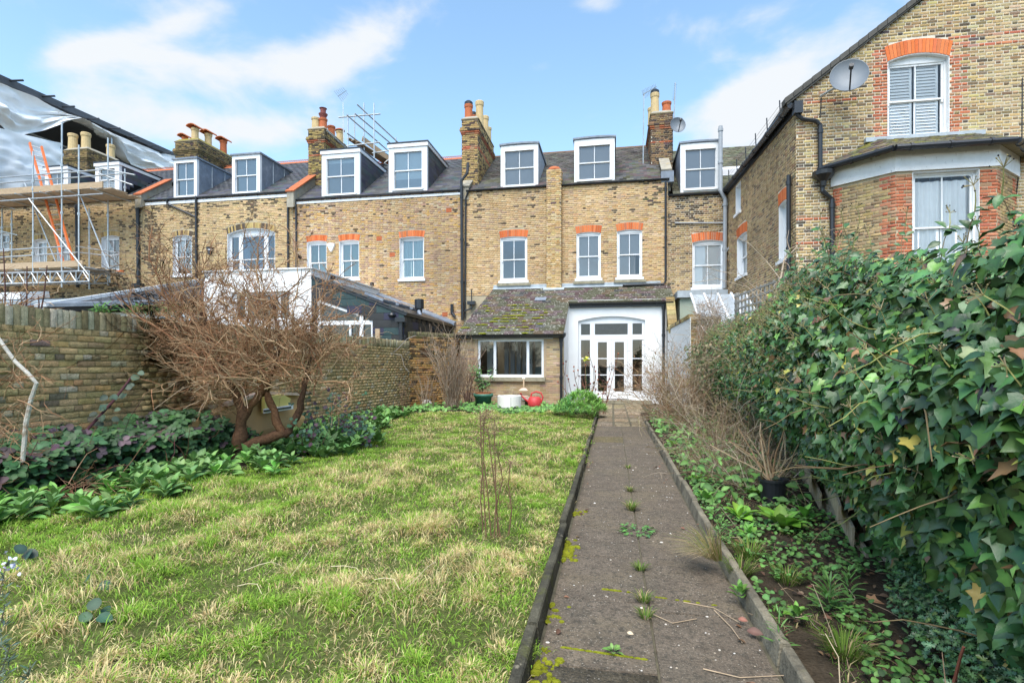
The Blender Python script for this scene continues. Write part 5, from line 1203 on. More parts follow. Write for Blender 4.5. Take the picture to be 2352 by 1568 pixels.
sheet('sheet', [(-40, 286), (60, 312), (145, 330)], [(-40, 470), (60, 470), (145, 470)], -40, 138, 40, 24, amp=.5, off=.1, seed=8)
def tq(px, py, dx=0): p_ = atX(px, py, XT); p_.x += dx; return p_
q = MB(); q.prism([tq(-40, 153), tq(402, 351), tq(402, 360), tq(-40, 171)], (-9, 0, -2.2)); q.prism([tq(-40, 166, -3.5), tq(402, 362, -3.5), tq(402, 470, -3.5), tq(-40, 470, -3.5)], (-.2, 0, 0)); q.build('roof_sheet_and_dark_inside', M['dark_roof_and_inside'], tr_)  # second prism: dark panel standing in for the unlit inside behind the sheeting
for (x0, y0, x1, y1) in ((70, 312, 300, 400), (100, 300, 300, 378), (120, 330, 290, 410)): q = MB(); q.tube([tq(x0, y0, -1.2), tq(x1, y1, -1.2)], .05, 5); q.build('truss_tube', M['galv'], tr_)
for i in range(9):
    x = 85 + i * 22; q = MB(); q.tube([tq(x, 305 + i * 9, -1.2), tq(x + 12, 330 + i * 8, -1.2), tq(x + 22, 312 + i * 9, -1.2)], .035, 4); q.build('truss_tube', M['galv'], tr_)
for x, y in ((20, 188), (95, 224), (142, 248), (200, 276), (250, 298), (293, 318), (338, 338), (372, 354)): a = tq(x - 4, y); q = MB(); q.tube([a + Vector((-.8, 0, .1)), a + Vector((.7, .3, .16))], .06, 5); q.build('ridge_tube', M['black'], tr_)
q = MB(); q.tube([tq(247, 318, .3), tq(247, 440, .3)], .07, 6); q.build('standard', M['galv'], tr_)

# ---------------------------------------------------------------- chimney scaffold over house three
cs = thing('scaffold', 'small tube scaffold standing on the roof beside the tall brick chimney', 'scaffold', (-11.5, 24, 9))
YA = 24.0
def ct(x0, y0, x1, y1, Ya, Yb, name='ledger', r=.03): q = MB(); q.tube([atY(x0, y0, Ya), atY(x1, y1, Yb)], r, 6); q.build(name, M['galv'], cs)
for (x, y0, y1, Y) in ((799, 263, 372, 23.2), (836, 237, 350, 24.0), (814, 262, 318, 24.2), (859, 237, 365, 23.0), (909, 316, 370, 25.2), (986, 345, 358, 26.0)): ct(x, y0, x + .5, y1, Y, Y, 'standard')
for (x0, y0, x1, y1, a, b_) in ((778, 270, 874, 262, 23.4, 23.4), (795, 336, 872, 327, 23.2, 23.2), (820, 240, 960, 370, 23.0, 26.5), (815, 261, 970, 390, 23.0, 26.5), (796, 264, 965, 410, 23.0, 26.5), (750, 300, 800, 345, 23.0, 24.0), (797, 306, 905, 385, 23.0, 26.0), (855, 352, 900, 345, 23.1, 23.1), (980, 348, 990, 357, 25.9, 26.1)): ct(x0, y0, x1, y1, a, b_)
for k in range(3):
    a, b_ = atY(800 + k * 10, 318 + k * 4, 23.6), atY(915 + k * 8, 395, 26.4); q = MB(); q.beam(a, b_, .22, .04); q.build('board', M['board'], cs)
a, b_ = atY(832, 318, 24), atY(940, 398, 26.6); q = MB(); q.beam(a, b_, .04, .24); q.build('toe_board', M['board'], cs)
q = MB(); a0, a1, b0, b1 = atY(885, 352, 25), atY(972, 405, 26.6), atY(882, 375, 25), atY(968, 425, 26.6); q.tube([a0, a1], .03, 5); q.tube([b0, b1], .03, 5)
for i in range(6): q.tube([(a0 if i % 2 else b0).lerp(a1 if i % 2 else b1, i / 6), (b0 if i % 2 else a0).lerp(b1 if i % 2 else a1, (i + 1) / 6)], .022, 4)
q.build('lattice_beam', M['galv'], cs)

# ---------------------------------------------------------------- aerials, dishes, alarm boxes
def yagi(name, label, foot, head, boom_a, boom_b, n=9, el=.3, Y=23.0):
    t = thing(name, label, 'aerial', atY(*foot, Y)); q = MB(); q.tube([atY(*foot, Y), atY(*head, Y)], .022, 5); q.build('mast', M['galv'], t)
    a, b_ = atY(*boom_a, Y), atY(*boom_b, Y); q = MB(); q.tube([a, b_], .014, 4); d_ = (b_ - a).normalized(); s_ = Vector((0, 1, 0)).cross(d_).normalized()
    for i in range(n): c = a.lerp(b_, (i + .3) / n); e_ = el * (1 - .35 * i / n); w_ = (Vector((0, .8, 0)) + s_ * .5).normalized(); q.tube([c - w_ * e_, c + w_ * e_], .007, 3)
    q.build('aerial_head', M['galv'], t); return t
yagi('aerial', 'thin aerial on a tall mast just before the right-hand chimney with the dish', (1477, 385), (1479, 213), (1476, 218), (1508, 199), 11, .22, 23.2)
yagi('aerial', 'upright multi-element aerial rising above the satellite dish chimney', (1548, 290), (1551, 190), (1548, 232), (1552, 190), 8, .16, 23.6)
yagi('aerial', 'bent aerial above the roof scaffold', (789, 330), (788, 236), (776, 222), (796, 208), 6, .3, 24.4)
def dish(name, label, ctr, r, Nd, parent_pt, lnb):
    t = thing(name, label, 'satellite dish', ctr); Nd = Vector(Nd).normalized(); Mx = Nd.to_track_quat('Z', 'Y').to_matrix()
    q = MB(); q.lathe(ctr, [(0, -.0), (r * .4, .02), (r * .75, .07), (r, .14), (r * 1.02, .15), (r * 1.0, .12), (r * .7, .045), (0, -.03)], 24, M=Mx @ Matrix.Diagonal((1, 1.12, 1))); q.build('dish', M['dish'], t, smooth=True)
    q = MB(); q.tube([ctr - Nd * .02, parent_pt], .03, 6); q.build('bracket', M['galv'], t)
    q = MB(); e_ = ctr + Mx @ Vector((0, -r * 1.05, .13)); h_ = ctr + Nd * .55 + Mx @ Vector((0, -r * .35, 0)); q.tube([e_, h_], .018, 5); q.lathe(h_, [(0, -.06), (.05, -.06), (.05, .05), (0, .06)], 8, M=Mx); q.build('feed_arm', M['black'], t)
M['dish'] = mat('dish', (.16, .18, .20), .5, .08, 3)
dish('satellite_dish', 'grey satellite dish bracketed to the brick gable below the verge', gp(1927, 209, .55), .40, (-.25, -.9, .30), gp(1882, 224, .05), None)
dish('satellite_dish', 'small satellite dish on the side of the right-hand chimney', atY(1555, 292, 22.6), .30, (.15, -.95, .25), atY(1540, 292, 23.2), None)
def alarm(label, px, py, col, m, band):
    c = atY(px, py, YF - .012); t = thing('alarm_box', label, 'alarm box', c); q = MB(); s_ = .19
    pr = [(-.9, .75), (-.55, .9), (0, .97), (.55, .9), (.9, .75), (.62, .05), (.3, -.6), (0, -1), (-.3, -.6), (-.62, .05)]
    q.prism([(c.x + a * s_, c.y - .1, c.z + b_ * s_) for a, b_ in pr][::-1], (0, .1, 0)); o_ = q.build('case', m, t)
    q = MB(); q.box(c.x - s_ * .55, c.x + s_ * .55, c.y - .106, c.y - .101, c.z + s_ * .12, c.z + s_ * .28); q.build('name_strip', band, t)
alarm('black shield-shaped alarm box on brick beside the wide arched window', 484, 576, None, M['black'], M['white'])
alarm('white shield-shaped alarm box between two sash windows', 762, 569, None, M['white'], M['slate_text'] if 'slate_text' in M else M['lead'])

# ---------------------------------------------------------------- ground, lawn, path
M['soil'] = mat('soil', (.055, .042, .028), .98, .4, 6, .9, 30, spec=.1, grain=.3, gs=60)
M['ground'] = mat('ground', (.075, .065, .04), .98, .3, 2, .5, 20, spec=.1)
M['slab'] = mat('slab', attr=True, rough=.95, var=.25, vs=7, bump=.55, bs=70, spec=.15, grain=.28, gs=75,
                stain=[((.24, .19, .11), 1.3, .48, .75, .45), ((.085, .078, .06), 2.2, .50, .74, .5), ((.06, .054, .042), 26, .52, .62, .75), ((.055, .05, .04), 60, .55, .62, .7), ((.46, .41, .33), 95, .61, .66, .85)])
M['kerb'] = mat('kerb', (.24, .21, .15), .95, .3, 6, .6, 50, spec=.15, grain=.2, gs=80, stain=[((.03, .03, .028), 1.3, .45, .62, .8), ((.12, .13, .03), 4, .6, .75, .5)])
gm = bpy.data.meshes.new('ground'); S_ = 400
gm.from_pydata([(-S_, -S_, -.03), (S_, -S_, -.03), (S_, S_, -.03), (-S_, S_, -.03)], [], [(0, 1, 2, 3)]); gm.materials.append(M['ground'])
g_ = bpy.data.objects.new('ground', gm); link(g_); g_['kind'] = 'structure'
PX0, PX1 = -.345, .735                                                # path between its kerbs
LX0, LX1, LY1 = -5.0, PX0 - .075, 14.9
def lawn_z(x, y):
    t = np.clip((fnoise(np.asarray(x) * 2.1, np.asarray(y) * 1.7, 31, 2) - .38) * 2.2, 0, 1)
    return .035 + .065 * t + .05 * fnoise(np.asarray(x) * .6, np.asarray(y) * .5, 5) - .02 * np.clip((np.asarray(x) - LX1 + .3) / .3, 0, 1)
nx, ny = 120, 260
gx, gy = np.meshgrid(np.linspace(-6.3, LX1, nx), np.linspace(.3, 18, ny)); gz_ = lawn_z(gx, gy) - .01
idx = np.arange(nx * ny).reshape(ny, nx); Fq = np.stack([idx[:-1, :-1], idx[:-1, 1:], idx[1:, 1:], idx[1:, :-1]], -1).reshape(-1, 4)
wl_ = (gx > np.interp(gy, [1.5, 3.8, 5.0, 6.4, 8.1, 10, 13.4, 15], [-4.9, -4.75, -4.95, -4.35, -4.05, -4.75, -5.7, -6.0])) & (gy < 14.9)
cl_ = np.where(wl_[..., None], np.array([.085, .10, .03]), np.array([.05, .042, .028])).reshape(-1, 3)
M['lawn'] = mat('lawn', attr=True, rough=.98, var=.35, vs=14, bump=.8, bs=60, spec=.1, grain=.3, gs=90)
o = np_obj('lawn', np.stack([gx, gy, gz_], -1).reshape(-1, 3), Fq, cl_, M['lawn'], None, True, 'structure')
nx, ny = 50, 160
gx, gy = np.meshgrid(np.linspace(PX1 + .06, 3.2, nx), np.linspace(.3, 16, ny)); gz2 = .02 + .05 * fnoise(gx * 2, gy * 1.6, 7)
idx = np.arange(nx * ny).reshape(ny, nx); Fq = np.stack([idx[:-1, :-1], idx[:-1, 1:], idx[1:, 1:], idx[1:, :-1]], -1).reshape(-1, 4)
def bed_z(x, y): return .02 + .05 * fnoise(np.asarray(x) * 2, np.asarray(y) * 1.6, 7)
np_obj('soil_bed', np.stack([gx, gy, gz2], -1).reshape(-1, 3), Fq, None, M['soil'], None, True, 'structure')
M['joint'] = mat('joint', (.10, .088, .055), .95, .4, 12); M['kerb_dark'] = mat('kerb_dark', (.10, .092, .065), .95, .35, 6, .7, 50, spec=.1, grain=.25, gs=80, stain=[((.02, .02, .018), 1.6, .42, .62, .8), ((.11, .12, .03), 4, .58, .72, .6), ((.32, .28, .2), 14, .62, .68, .6)])
pb = bpy.data.meshes.new('path'); pb.from_pydata([(PX0 - .02, .2, -.012), (PX1 + .02, .2, -.012), (PX1 + .02, YV - .3, -.012), (PX0 - .02, YV - .3, -.012)], [], [(0, 1, 2, 3)]); pb.materials.append(M['joint'])
path = bpy.data.objects.new('path', pb); link(path); path['kind'] = 'structure'
PFm = Frame((0, 0, -.022), (1, 0, 0), V=(0, 1, 0))
mid = (PX0 + PX1) / 2 + .015; rects = []
yj = 2.53 - .75 * 3
while yj < 12.5:
    for a, b_ in ((PX0, mid - .0035), (mid + .0035, PX1)):
        off = .0 if a == PX0 else -.10; rects.append((a, b_, max(.2, yj + off + .003), min(yj + .747 + off, 12.68)))
    yj += .75
sc_ = np.clip(np.array([.135, .110, .074]) * (1 + .03 * rng.standard_normal((len(rects), 1))), .02, .5)
pieces(path, 'paving_slab', PFm, rects, .024, sc_, M['slab'], 300, tmpl_block(.008, .006), 'paving', .12)
rects = []
for r_ in range(7):
    for a, b_ in ((PX0, PX0 + .36), (PX0 + .41, PX0 + .76), (PX0 + .80, PX1 + .25)):
        y0 = 12.72 + r_ * 1.02; rects.append((a, b_, y0 + R.uniform(.02, .08), y0 + .66 + R.uniform(-.06, .03)))
rects = [r_ for r_ in rects if r_[3] < YV - .3]
sc_ = np.clip(np.array([.29, .23, .145]) * (1 + .16 * rng.standard_normal((len(rects), 1))), .02, .5)
pieces(path, 'paving_block', PFm, rects, .04, sc_, M['slab'], 300, tmpl_block(.02, .02), 'paving', .5)
def kerb_run(name, label, xs, y0, y1, top, wd, lean=0.0, seed=0, km='kerb'):
    t = thing(name, label, 'kerb', (xs(y0), y0, 0)); rr = random.Random(seed); y = y0
    while y < y1:
        L_ = .905; a = xs(y); b_ = xs(y + L_); dz_ = rr.uniform(-.012, .012); dx = rr.uniform(-.006, .006); q = MB(); ch = .008; tl = top + dz_; t2 = tl + rr.uniform(-.008, .008)
        pr = lambda x, yy, tt: [(x + dx, yy, -.06), (x + dx + wd, yy, -.06), (x + dx + wd + lean, yy, tt - ch), (x + dx + wd - ch + lean, yy, tt), (x + dx + ch + lean, yy, tt), (x + dx + lean, yy, tt - ch)]
        A_, B_ = pr(a, y + .004, tl), pr(b_, y + L_ - .004, t2)
        q.face(A_); q.face(B_[::-1])
        for i in range(6): j = (i + 1) % 6; q.face([A_[j], A_[i], B_[i], B_[j]])
        q.build('edging_stone', M[km], t); y += .91
kerb_run('kerb', 'dark concrete edging between the lawn and the path', lambda y: PX0 - .068 + .004 * math.sin(y * 1.3), .9, 14.6, .10, .055, -.012, 1, 'kerb_dark')
kerb_run('kerb', 'tilted concrete edging between the path and the ivy bed', lambda y: PX1 + .012 + .01 * math.sin(y * .9), .9, 13.8, .10, .05, .02, 2)

# ---------------------------------------------------------------- old boundary wall on the left
gw_ = thing('garden_wall', 'weathered mossy brick garden wall with an on-edge coping, along the left of the lawn', 'wall', (-6.35, 9, 0))
XWL = -6.35; GWF = Frame((XWL, 16.55, 0), (0, -1, 0), N=(1, 0, 0))     # u runs towards us
GWF = Frame((XWL, 2.6, 0), (0, 1, 0))
GL_ = 16.55 - 2.6
topz = lambda u: 2.03 + .012 * (u - 2.5)
gvis = lambda px, py: (py > 690) & (py < 1000) & ~((px > 330) & (px < 720))
zt0 = 1.80
brick_wall(gw_, GWF, [(0, 0), (GL_, 0), (GL_, zt0 + .14), (0, zt0)], [], [], PY_WALL, 'mortar_old', 230, relief=.014, bond='garden', seed=51, material='brick_old', thick=.3, visible=gvis, tiltj=.004,
           course=.0765)
um = None
rects = []; u = .0; 
while u < GL_ - .07: w_ = R.uniform(.066, .074); rects.append((u + .004, u + w_, zt0 + .14 * u / GL_ + .004, zt0 + .14 * u / GL_ + .225 + R.uniform(-.012, .012))); u += w_ + .008
pieces(gw_, 'coping_brick', GWF, rects, .016, pick([((.42, .35, .21), 3), ((.34, .28, .15), 3), ((.26, .21, .12), 2), ((.48, .43, .31), 1.5)], len(rects)), M['brick_old'], 120, tmpl_block(.06, .03), 'coping_brickwork', .6, .004, lambda a, b_: (a < 1000))
q = MB(); q.prism([(XWL - .0, 2.6, zt0), (XWL - .0, 16.55, zt0 + .14), (XWL, 16.55, zt0 + .14 + .205), (XWL, 2.6, zt0 + .205)], (-.22, 0, 0)); q.build('coping_core', M['mortar_old'], gw_)
dw = thing('garden_wall', 'short higher stretch of orange-brown brick wall running to the kitchen corner', 'wall', (-5.8, 17.2, 0))
p0, p1 = Vector((XWL + .03, 16.5, 0)), Vector((kx0 - .02, YK + .35, 0)); DWF = Frame(p0, p1 - p0); DL = (p1 - p0).length
brick_wall(dw, DWF, [(-.05, 0), (DL, 0), (DL, 2.36), (-.05, 2.36)], [], [], PY_ORANGE, 'mortar_old', 110, relief=.014, bond='garden', seed=52, material='brick_old', thick=.3, tiltj=.003, soot=lambda u, z: .12 + .7 * (np.abs(z - 1.72) < .06) + .4 * (z > 1.8))
rects = []; u = -.05
while u < DL - .07: rects.append((u + .004, u + .07, 2.365, 2.47 + R.uniform(-.01, .01))); u += .078
pieces(dw, 'coping_brick', DWF, rects, .03, pick([((.22, .19, .10), 3), ((.16, .14, .08), 2)], len(rects)), M['brick_old'], 40, tmpl_block(.06, .03), 'coping_brickwork', .4)
q = MB(); q.prism([DWF.P(-.05, 2.36, 0), DWF.P(DL, 2.36, 0), DWF.P(DL, 2.465, 0), DWF.P(-.05, 2.465, 0)], -DWF.N * .22); q.build('coping_core', M['mortar_old'], dw)
# ---------------------------------------------------------------- vegetation helpers
def leaf_mats():
    M['ivy'] = mat('ivy', attr=True, rough=.36, var=.18, vs=9, spec=.5, bump=.1, bs=50)
    M['leaf'] = mat('leaf', attr=True, rough=.55, var=.15, vs=9, spec=.35, trans=.12)
    M['grass'] = mat('grass', attr=True, rough=.7, spec=.2, trans=.35)
    M['twig'] = mat('twig', attr=True, rough=.85, var=.2, vs=25, spec=.15)
    M['bark'] = mat('bark', attr=True, rough=.9, var=.4, vs=30, bump=.8, bs=50, spec=.1)
leaf_mats()
def fan(outline, centre, zf):
    """a leaf as a fan of triangles from its midrib point; outline is one half, mirrored"""
    half = outline; o = half + [(-x, y) for x, y in half[::-1] if abs(x) > 1e-6]
    V_ = [(centre[0], centre[1], zf(*centre) + .015)] + [(x, y, zf(x, y)) for x, y in o]; n = len(o)
    return np.array(V_, float), np.array([(0, 1 + i, 1 + (i + 1) % n) for i in range(n)][::1], np.int32)
IVY = fan([(0, .03), (.20, .13), (.46, .04), (.38, -.20), (.54, -.40), (.27, -.52), (0, -1.0)], (0, -.22), lambda x, y: .22 * abs(x) - .16 * (y + .3) ** 2)
IVY3 = fan([(0, .02), (.20, .10), (.36, -.10), (.33, -.36), (.18, -.68), (0, -1.0)], (0, -.3), lambda x, y: -.25 * abs(x) - .25 * (y + .3) ** 2 + .08 * math.sin(7 * y))
IVY2 = fan([(0, .03), (.24, .15), (.44, -.08), (.40, -.30), (.22, -.62), (0, -1.0)], (0, -.25), lambda x, y: .30 * abs(x) - .2 * (y + .3) ** 2)
OVAL = fan([(0, 0), (.12, -.10), (.25, -.32), (.27, -.52), (.18, -.78), (0, -1.0)], (0, -.45), lambda x, y: .35 * abs(x) - .30 * (y + .35) ** 2)
NARROW = fan([(0, 0), (.05, -.2), (.075, -.5), (.05, -.8), (0, -1.0)], (0, -.5), lambda x, y: .3 * abs(x) - .25 * (y + .3) ** 2)
HOLLY = fan([(0, 0), (.20, -.06), (.12, -.18), (.30, -.30), (.17, -.44), (.30, -.58), (.14, -.72), (.2, -.82), (0, -1.0)], (0, -.45), lambda x, y: .35 * abs(x) - .1 * y * y)
ROUND = fan([(0, 0), (.22, -.02), (.40, -.22), (.42, -.5), (.28, -.82), (0, -1.0)], (0, -.45), lambda x, y: .2 * abs(x) - .12 * (y + .4) ** 2)
def frames(nrm, tip):
    """rotation matrices with local z = nrm and local -y = tip direction"""
    n = nrm / np.linalg.norm(nrm, axis=1, keepdims=True); t = tip - n * (tip * n).sum(1, keepdims=True); t /= np.maximum(np.linalg.norm(t, axis=1, keepdims=True), 1e-6)
    y = -t; x = np.cross(y, n); return np.stack([x, y, n], 2)
def scatter_arrays(tm, pos, rot, scl, col, rib=1.5):
    V0, F0 = tm; n = len(pos); k = len(V0)
    P = pos[:, None, :] + np.einsum('nij,kj->nki', rot, V0) * scl[:, None, None]
    F = (F0[None] + (np.arange(n) * k)[:, None, None]).reshape(-1, F0.shape[1]); C = np.repeat(col[:, None, :], k, 1); C[:, 0] *= rib; C[:, 1:] *= (.92 + .16 * rng.random((n, k - 1, 1)))
    return P.reshape(-1, 3), F, np.clip(C.reshape(-1, 3), 0, 1)
def scatter(name, tm, pos, nrm, tip, scl, col, m, parent=None, kind='stuff', rib=1.4):
    P, F, C = scatter_arrays(tm, np.asarray(pos), frames(np.asarray(nrm), np.asarray(tip)), np.asarray(scl), np.asarray(col), rib)
    return np_obj(name, P, F, C, m, parent, False, kind)
_leafmesh = {}
def leaf_object(name, tm, pos, rot, scl, col, m, parent, rib=1.4):
    key = (id(tm[0]), tuple(np.round(col * 60)), m.name)
    if key not in _leafmesh:
        c = np.repeat(np.round(col * 60)[None] / 60, len(tm[0]), 0); c[0] *= rib; me = np_mesh(name, tm[0], tm[1], np.clip(c, 0.003, 1)); me.materials.append(m); _leafmesh[key] = me
    o_ = bpy.data.objects.new(name, _leafmesh[key]); link(o_, parent); A_ = Matrix(rot.tolist()).to_4x4() * 1; A_ = A_ @ Matrix.Scale(scl, 4); A_.translation = Vector(pos); o_.matrix_basis = A_; return o_
def unit(n): v = rng.standard_normal((n, 3)); return v / np.linalg.norm(v, axis=1, keepdims=True)
def gcol(base, n, j=.18, hue=.06): return np.clip(np.array(base) * (1 + j * rng.standard_normal((n, 1))) * (1 + hue * rng.standard_normal((n, 3))), .004, .9)
def wander(p, d, L, n=5, w=.25, grav=0.0):
    pts = [Vector(p)]; d = Vector(d).normalized()
    for i in range(n): d = (d + Vector((R.gauss(0, w), R.gauss(0, w), R.gauss(0, w) + grav))).normalized(); pts.append(pts[-1] + d * (L / n))
    return pts, d

# ---------------------------------------------------------------- lawn grass
def weed_line(y):
    y = np.asarray(y, float); return np.interp(y, [1.5, 3.8, 5.0, 6.4, 8.1, 10, 13.4, 15], [-4.9, -4.75, -4.95, -4.35, -4.05, -4.75, -5.7, -6.0]) + .30 * (fnoise(y * 1.4, y * 0 + 2, 12) - .5)
def blades(n, xr, yr, hl, wd, seed, keep=None, cols=None, zf=lawn_z, lean=1.0, tufts=14):
    g = np.random.default_rng(seed); x = g.uniform(*xr, n); y = g.uniform(*yr, n)
    if keep is not None: k = keep(x, y, g); x, y = x[k], y[k]; n = len(x)
    ctf = None
    if tufts:
        A_ = (xr[1] - xr[0]) * (yr[1] - yr[0]); nc = int(A_ * tufts); tx, ty = g.uniform(*xr, nc), g.uniform(*yr, nc); k = g.integers(0, nc, n); use = (g.random(n) < .62)
        sp = g.uniform(.02, .07, nc)[k]; x = np.where(use, tx[k] + g.normal(0, 1, n) * sp, x); y = np.where(use, ty[k] + g.normal(0, 1, n) * sp, y); ctf = (use, np.arctan2(y - ty[k], x - tx[k]), g.random(nc)[k])
        if keep is not None: kk = keep(x, y, g); x, y = x[kk], y[kk]; n = len(x); ctf = tuple(a[kk] for a in ctf)
    z = zf(x, y) - .012
    ang = (fnoise(x * 2.6 + 9, y * 2.2, 77, 2) - .5) * 22 + g.normal(0, 1.1, n); st = np.clip(fnoise(x * 2.1, y * 1.7, 31, 2), 0, 1)
    tuss = np.clip((st - .38) * 2.2, 0, 1)
    if ctf is not None: ang = np.where(ctf[0], ctf[1] + g.normal(0, .6, n), ang)
    L = hl * (.55 + .75 * tuss) * g.uniform(.6, 1.4, n); ln = np.clip(g.normal(1.15, .40, n) * lean, .15, 2.0)
    dx, dy = np.cos(ang), np.sin(ang); w = wd * g.uniform(.6, 1.3, n)
    wx, wy = -np.sin(ang + g.normal(0, .7, n)) * w / 2, np.cos(ang + g.normal(0, .7, n)) * w / 2
    h1, r1 = L * .5 * np.cos(ln * .55), L * .5 * np.sin(ln * .55); h2, r2 = h1 + L * .5 * np.cos(ln * 1.5), r1 + L * .5 * np.sin(ln * 1.5)
    h2 = np.maximum(h2, .008)
    P = np.zeros((n, 5, 3)); P[:, 0] = np.stack([x - wx, y - wy, z], 1); P[:, 1] = np.stack([x + wx, y + wy, z], 1)
    P[:, 2] = np.stack([x + dx * r1 - wx * .8, y + dy * r1 - wy * .8, z + h1], 1); P[:, 3] = np.stack([x + dx * r1 + wx * .8, y + dy * r1 + wy * .8, z + h1], 1); P[:, 4] = np.stack([x + dx * r2, y + dy * r2, z + h2], 1)
    F = (np.array([[0, 1, 3], [0, 3, 2], [2, 3, 4]])[None] + (np.arange(n) * 5)[:, None, None]).reshape(-1, 3)
    if ctf is not None: L = np.where(ctf[0], L * 1.6, L * .85); ln = np.where(ctf[0], np.clip(ln * 1.15, .5, 2.0), ln)
    c = cols(x, y, tuss if ctf is None else np.where(ctf[0], tuss * .4 + (ctf[2] - .45) * 1.7, tuss), g); C = np.repeat(c[:, None], 5, 1); C[:, :2] *= .45; C[:, 4] *= 1.1  # root colour darkened to paint in the shade of gaps between blades
    return P.reshape(-1, 3), F, np.clip(C.reshape(-1, 3), 0, 1)
def grass_col(x, y, tuss, g):
    n = len(x); p = fnoise(x * 1.1 + 3, y * .8, 55, 3); f_ = fnoise(x * 7, y * 5.5, 66, 2); dry = g.random(n) < np.clip(tuss * .45 + (p - .45) * .6 + (f_ - .5) * 1.1 + .20 + .16 * np.clip((4.6 - y) / 2.5, 0, 1) - .40 * np.clip((weed_line(y) + 1.3 - x) / .9, 0, 1) * (y < 9), .04, .85)
    gr = np.array([.215, .43, .05]); yg = np.array([.42, .53, .08]); stc = np.array([.78, .64, .33]); st2 = np.array([.56, .41, .18])
    t = g.random((n, 1)); c = gr * (1 - t * .7) + yg * t * .7; s_ = np.where(g.random((n, 1)) < .7, stc, st2); c = np.where(dry[:, None], s_, c)
    return c * (1 + .2 * g.standard_normal((n, 1)))
def lawn_keep(x, y, g):
    return (x > weed_line(y) - .25) & (y < 15.1 + .3 * np.sin(x * 3)) & ((x * COS + y * SIN) / (-x * SIN + y * COS) > -1.0)
VV, FF, CC = [], [], []; base_ = 0
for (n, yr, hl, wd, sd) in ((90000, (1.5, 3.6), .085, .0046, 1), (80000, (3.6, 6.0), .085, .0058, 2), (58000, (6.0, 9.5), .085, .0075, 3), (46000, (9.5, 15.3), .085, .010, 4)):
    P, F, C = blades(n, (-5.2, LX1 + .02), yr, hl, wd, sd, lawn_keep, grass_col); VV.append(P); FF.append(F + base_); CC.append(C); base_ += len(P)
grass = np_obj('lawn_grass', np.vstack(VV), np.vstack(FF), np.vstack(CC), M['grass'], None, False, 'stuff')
tag(grass, 'tussocky winter grass, green with straw-coloured tufts, filling the lawn', 'grass')

# ---------------------------------------------------------------- ivy hedge on the right
FENCE = [(0.3, 1.60), (3.9, 1.84), (8.64, 2.46), (15.0, 2.68)]
def xf(y): return np.interp(y, [a for a, _ in FENCE], [b for _, b in FENCE])
def ivy_top(y): return np.interp(y, [.5, 2, 2.9, 4, 6, 9, 14], [1.86, 1.88, 1.78, 2.08, 2.30, 2.16, 2.22]) + .20 * (fnoise(np.asarray(y) * 1.3, np.asarray(y) * 0, 3) - .5)
def ivy_surf(y, z):
    t = np.clip((z - .25) / .7, 0, 1); top = ivy_top(y); over = np.clip((top - z) / .45, 0, 1)
    th = (.06 + .20 * np.clip((4.2 - np.asarray(y)) / 1.5, 0, 1) * np.clip(z / .3, 0, 1) * (1 - t) + .42 * t * np.sqrt(over)) * (1 + .7 * (fnoise(y * 1.1, z * 1.6, 8) - .5)) + .10 * (fnoise(y * 3.1, z * 3.4, 18) - .5)
    return xf(y) - th
fen = thing('timber_fence', 'grey timber board fence mostly hidden under ivy', 'fence', (2.2, 7, 0))
M['fence'] = mat('fence', (.42, .33, .215), .9, .3, 8, .5, 30, spec=.15, vscale=(3, 3, .5), stain=[((.10, .09, .06), 2, .5, .7, .6)])
y = .5
while y < 14.9:
    q = MB(); a, b_ = float(xf(y)) + .03, float(xf(y + .118)) + .03; h_ = 1.75 + R.uniform(-.06, .05); q._hexa([(a, y, .12), (a + .012, y, .12), (b_ + .02, y + .116, .12), (b_ + .004, y + .116, .12), (a, y, h_), (a + .012, y, h_), (b_ + .02, y + .116, h_), (b_ + .004, y + .116, h_)]); q.build('board', M['fence'], fen); y += .118
for k in range(8):
    y0, y1 = .5 + 1.8 * k, 2.28 + 1.8 * k; q = MB(); a, b_ = float(xf(y0)) - .0, float(xf(y1)) - .0; q._hexa([(a - .03, y0, -.05), (a, y0, -.05), (b_, y1, -.05), (b_ - .03, y1, -.05), (a - .02, y0, .22), (a + .01, y0, .22), (b_ + .01, y1, .2), (b_ - .02, y1, .2)]); q.build('gravel_board', M['fence'], fen)
for (y0, y1, z0, z1) in ((5.2, 6.9, .05, .50), (4.2, 5.5, .03, .36)):     # fallen boards leaning at its foot
    for k in range(3): q = MB(); q.beam((float(xf(y0)) - .12 - .05 * k, y0 + .1 * k, z0 + .13 * k), (float(xf(y1)) - .10 - .04 * k, y1 - .15 * k, z1 * .6 + .12 * k), .018, .15); q.build('loose_board', M['fence'], fen)
ivy = thing('ivy_hedge', 'tall dark glossy ivy hedge with berry heads, swallowing the fence beside the path', 'hedge', (1.9, 6, 0))
n = 40000
yy = .55 + (14.6 - .55) * rng.random(n) ** 1.75; zz = .08 + (ivy_top(yy) + .02 - .08) * rng.random(n) ** .9
dep = rng.random(n) ** 1.6 * .30; xx = ivy_surf(yy, zz) + dep - .03
cut = (zz < .40 + .35 * (fnoise(yy * 2.0, yy * 0, 44) - .5)) & (yy > 4.0) & (yy < 8.2) & (rng.random(n) < .93); cut |= (zz < .15) & (rng.random(n) < .5)
yy, zz, xx, dep = yy[~cut], zz[~cut], xx[~cut], dep[~cut]
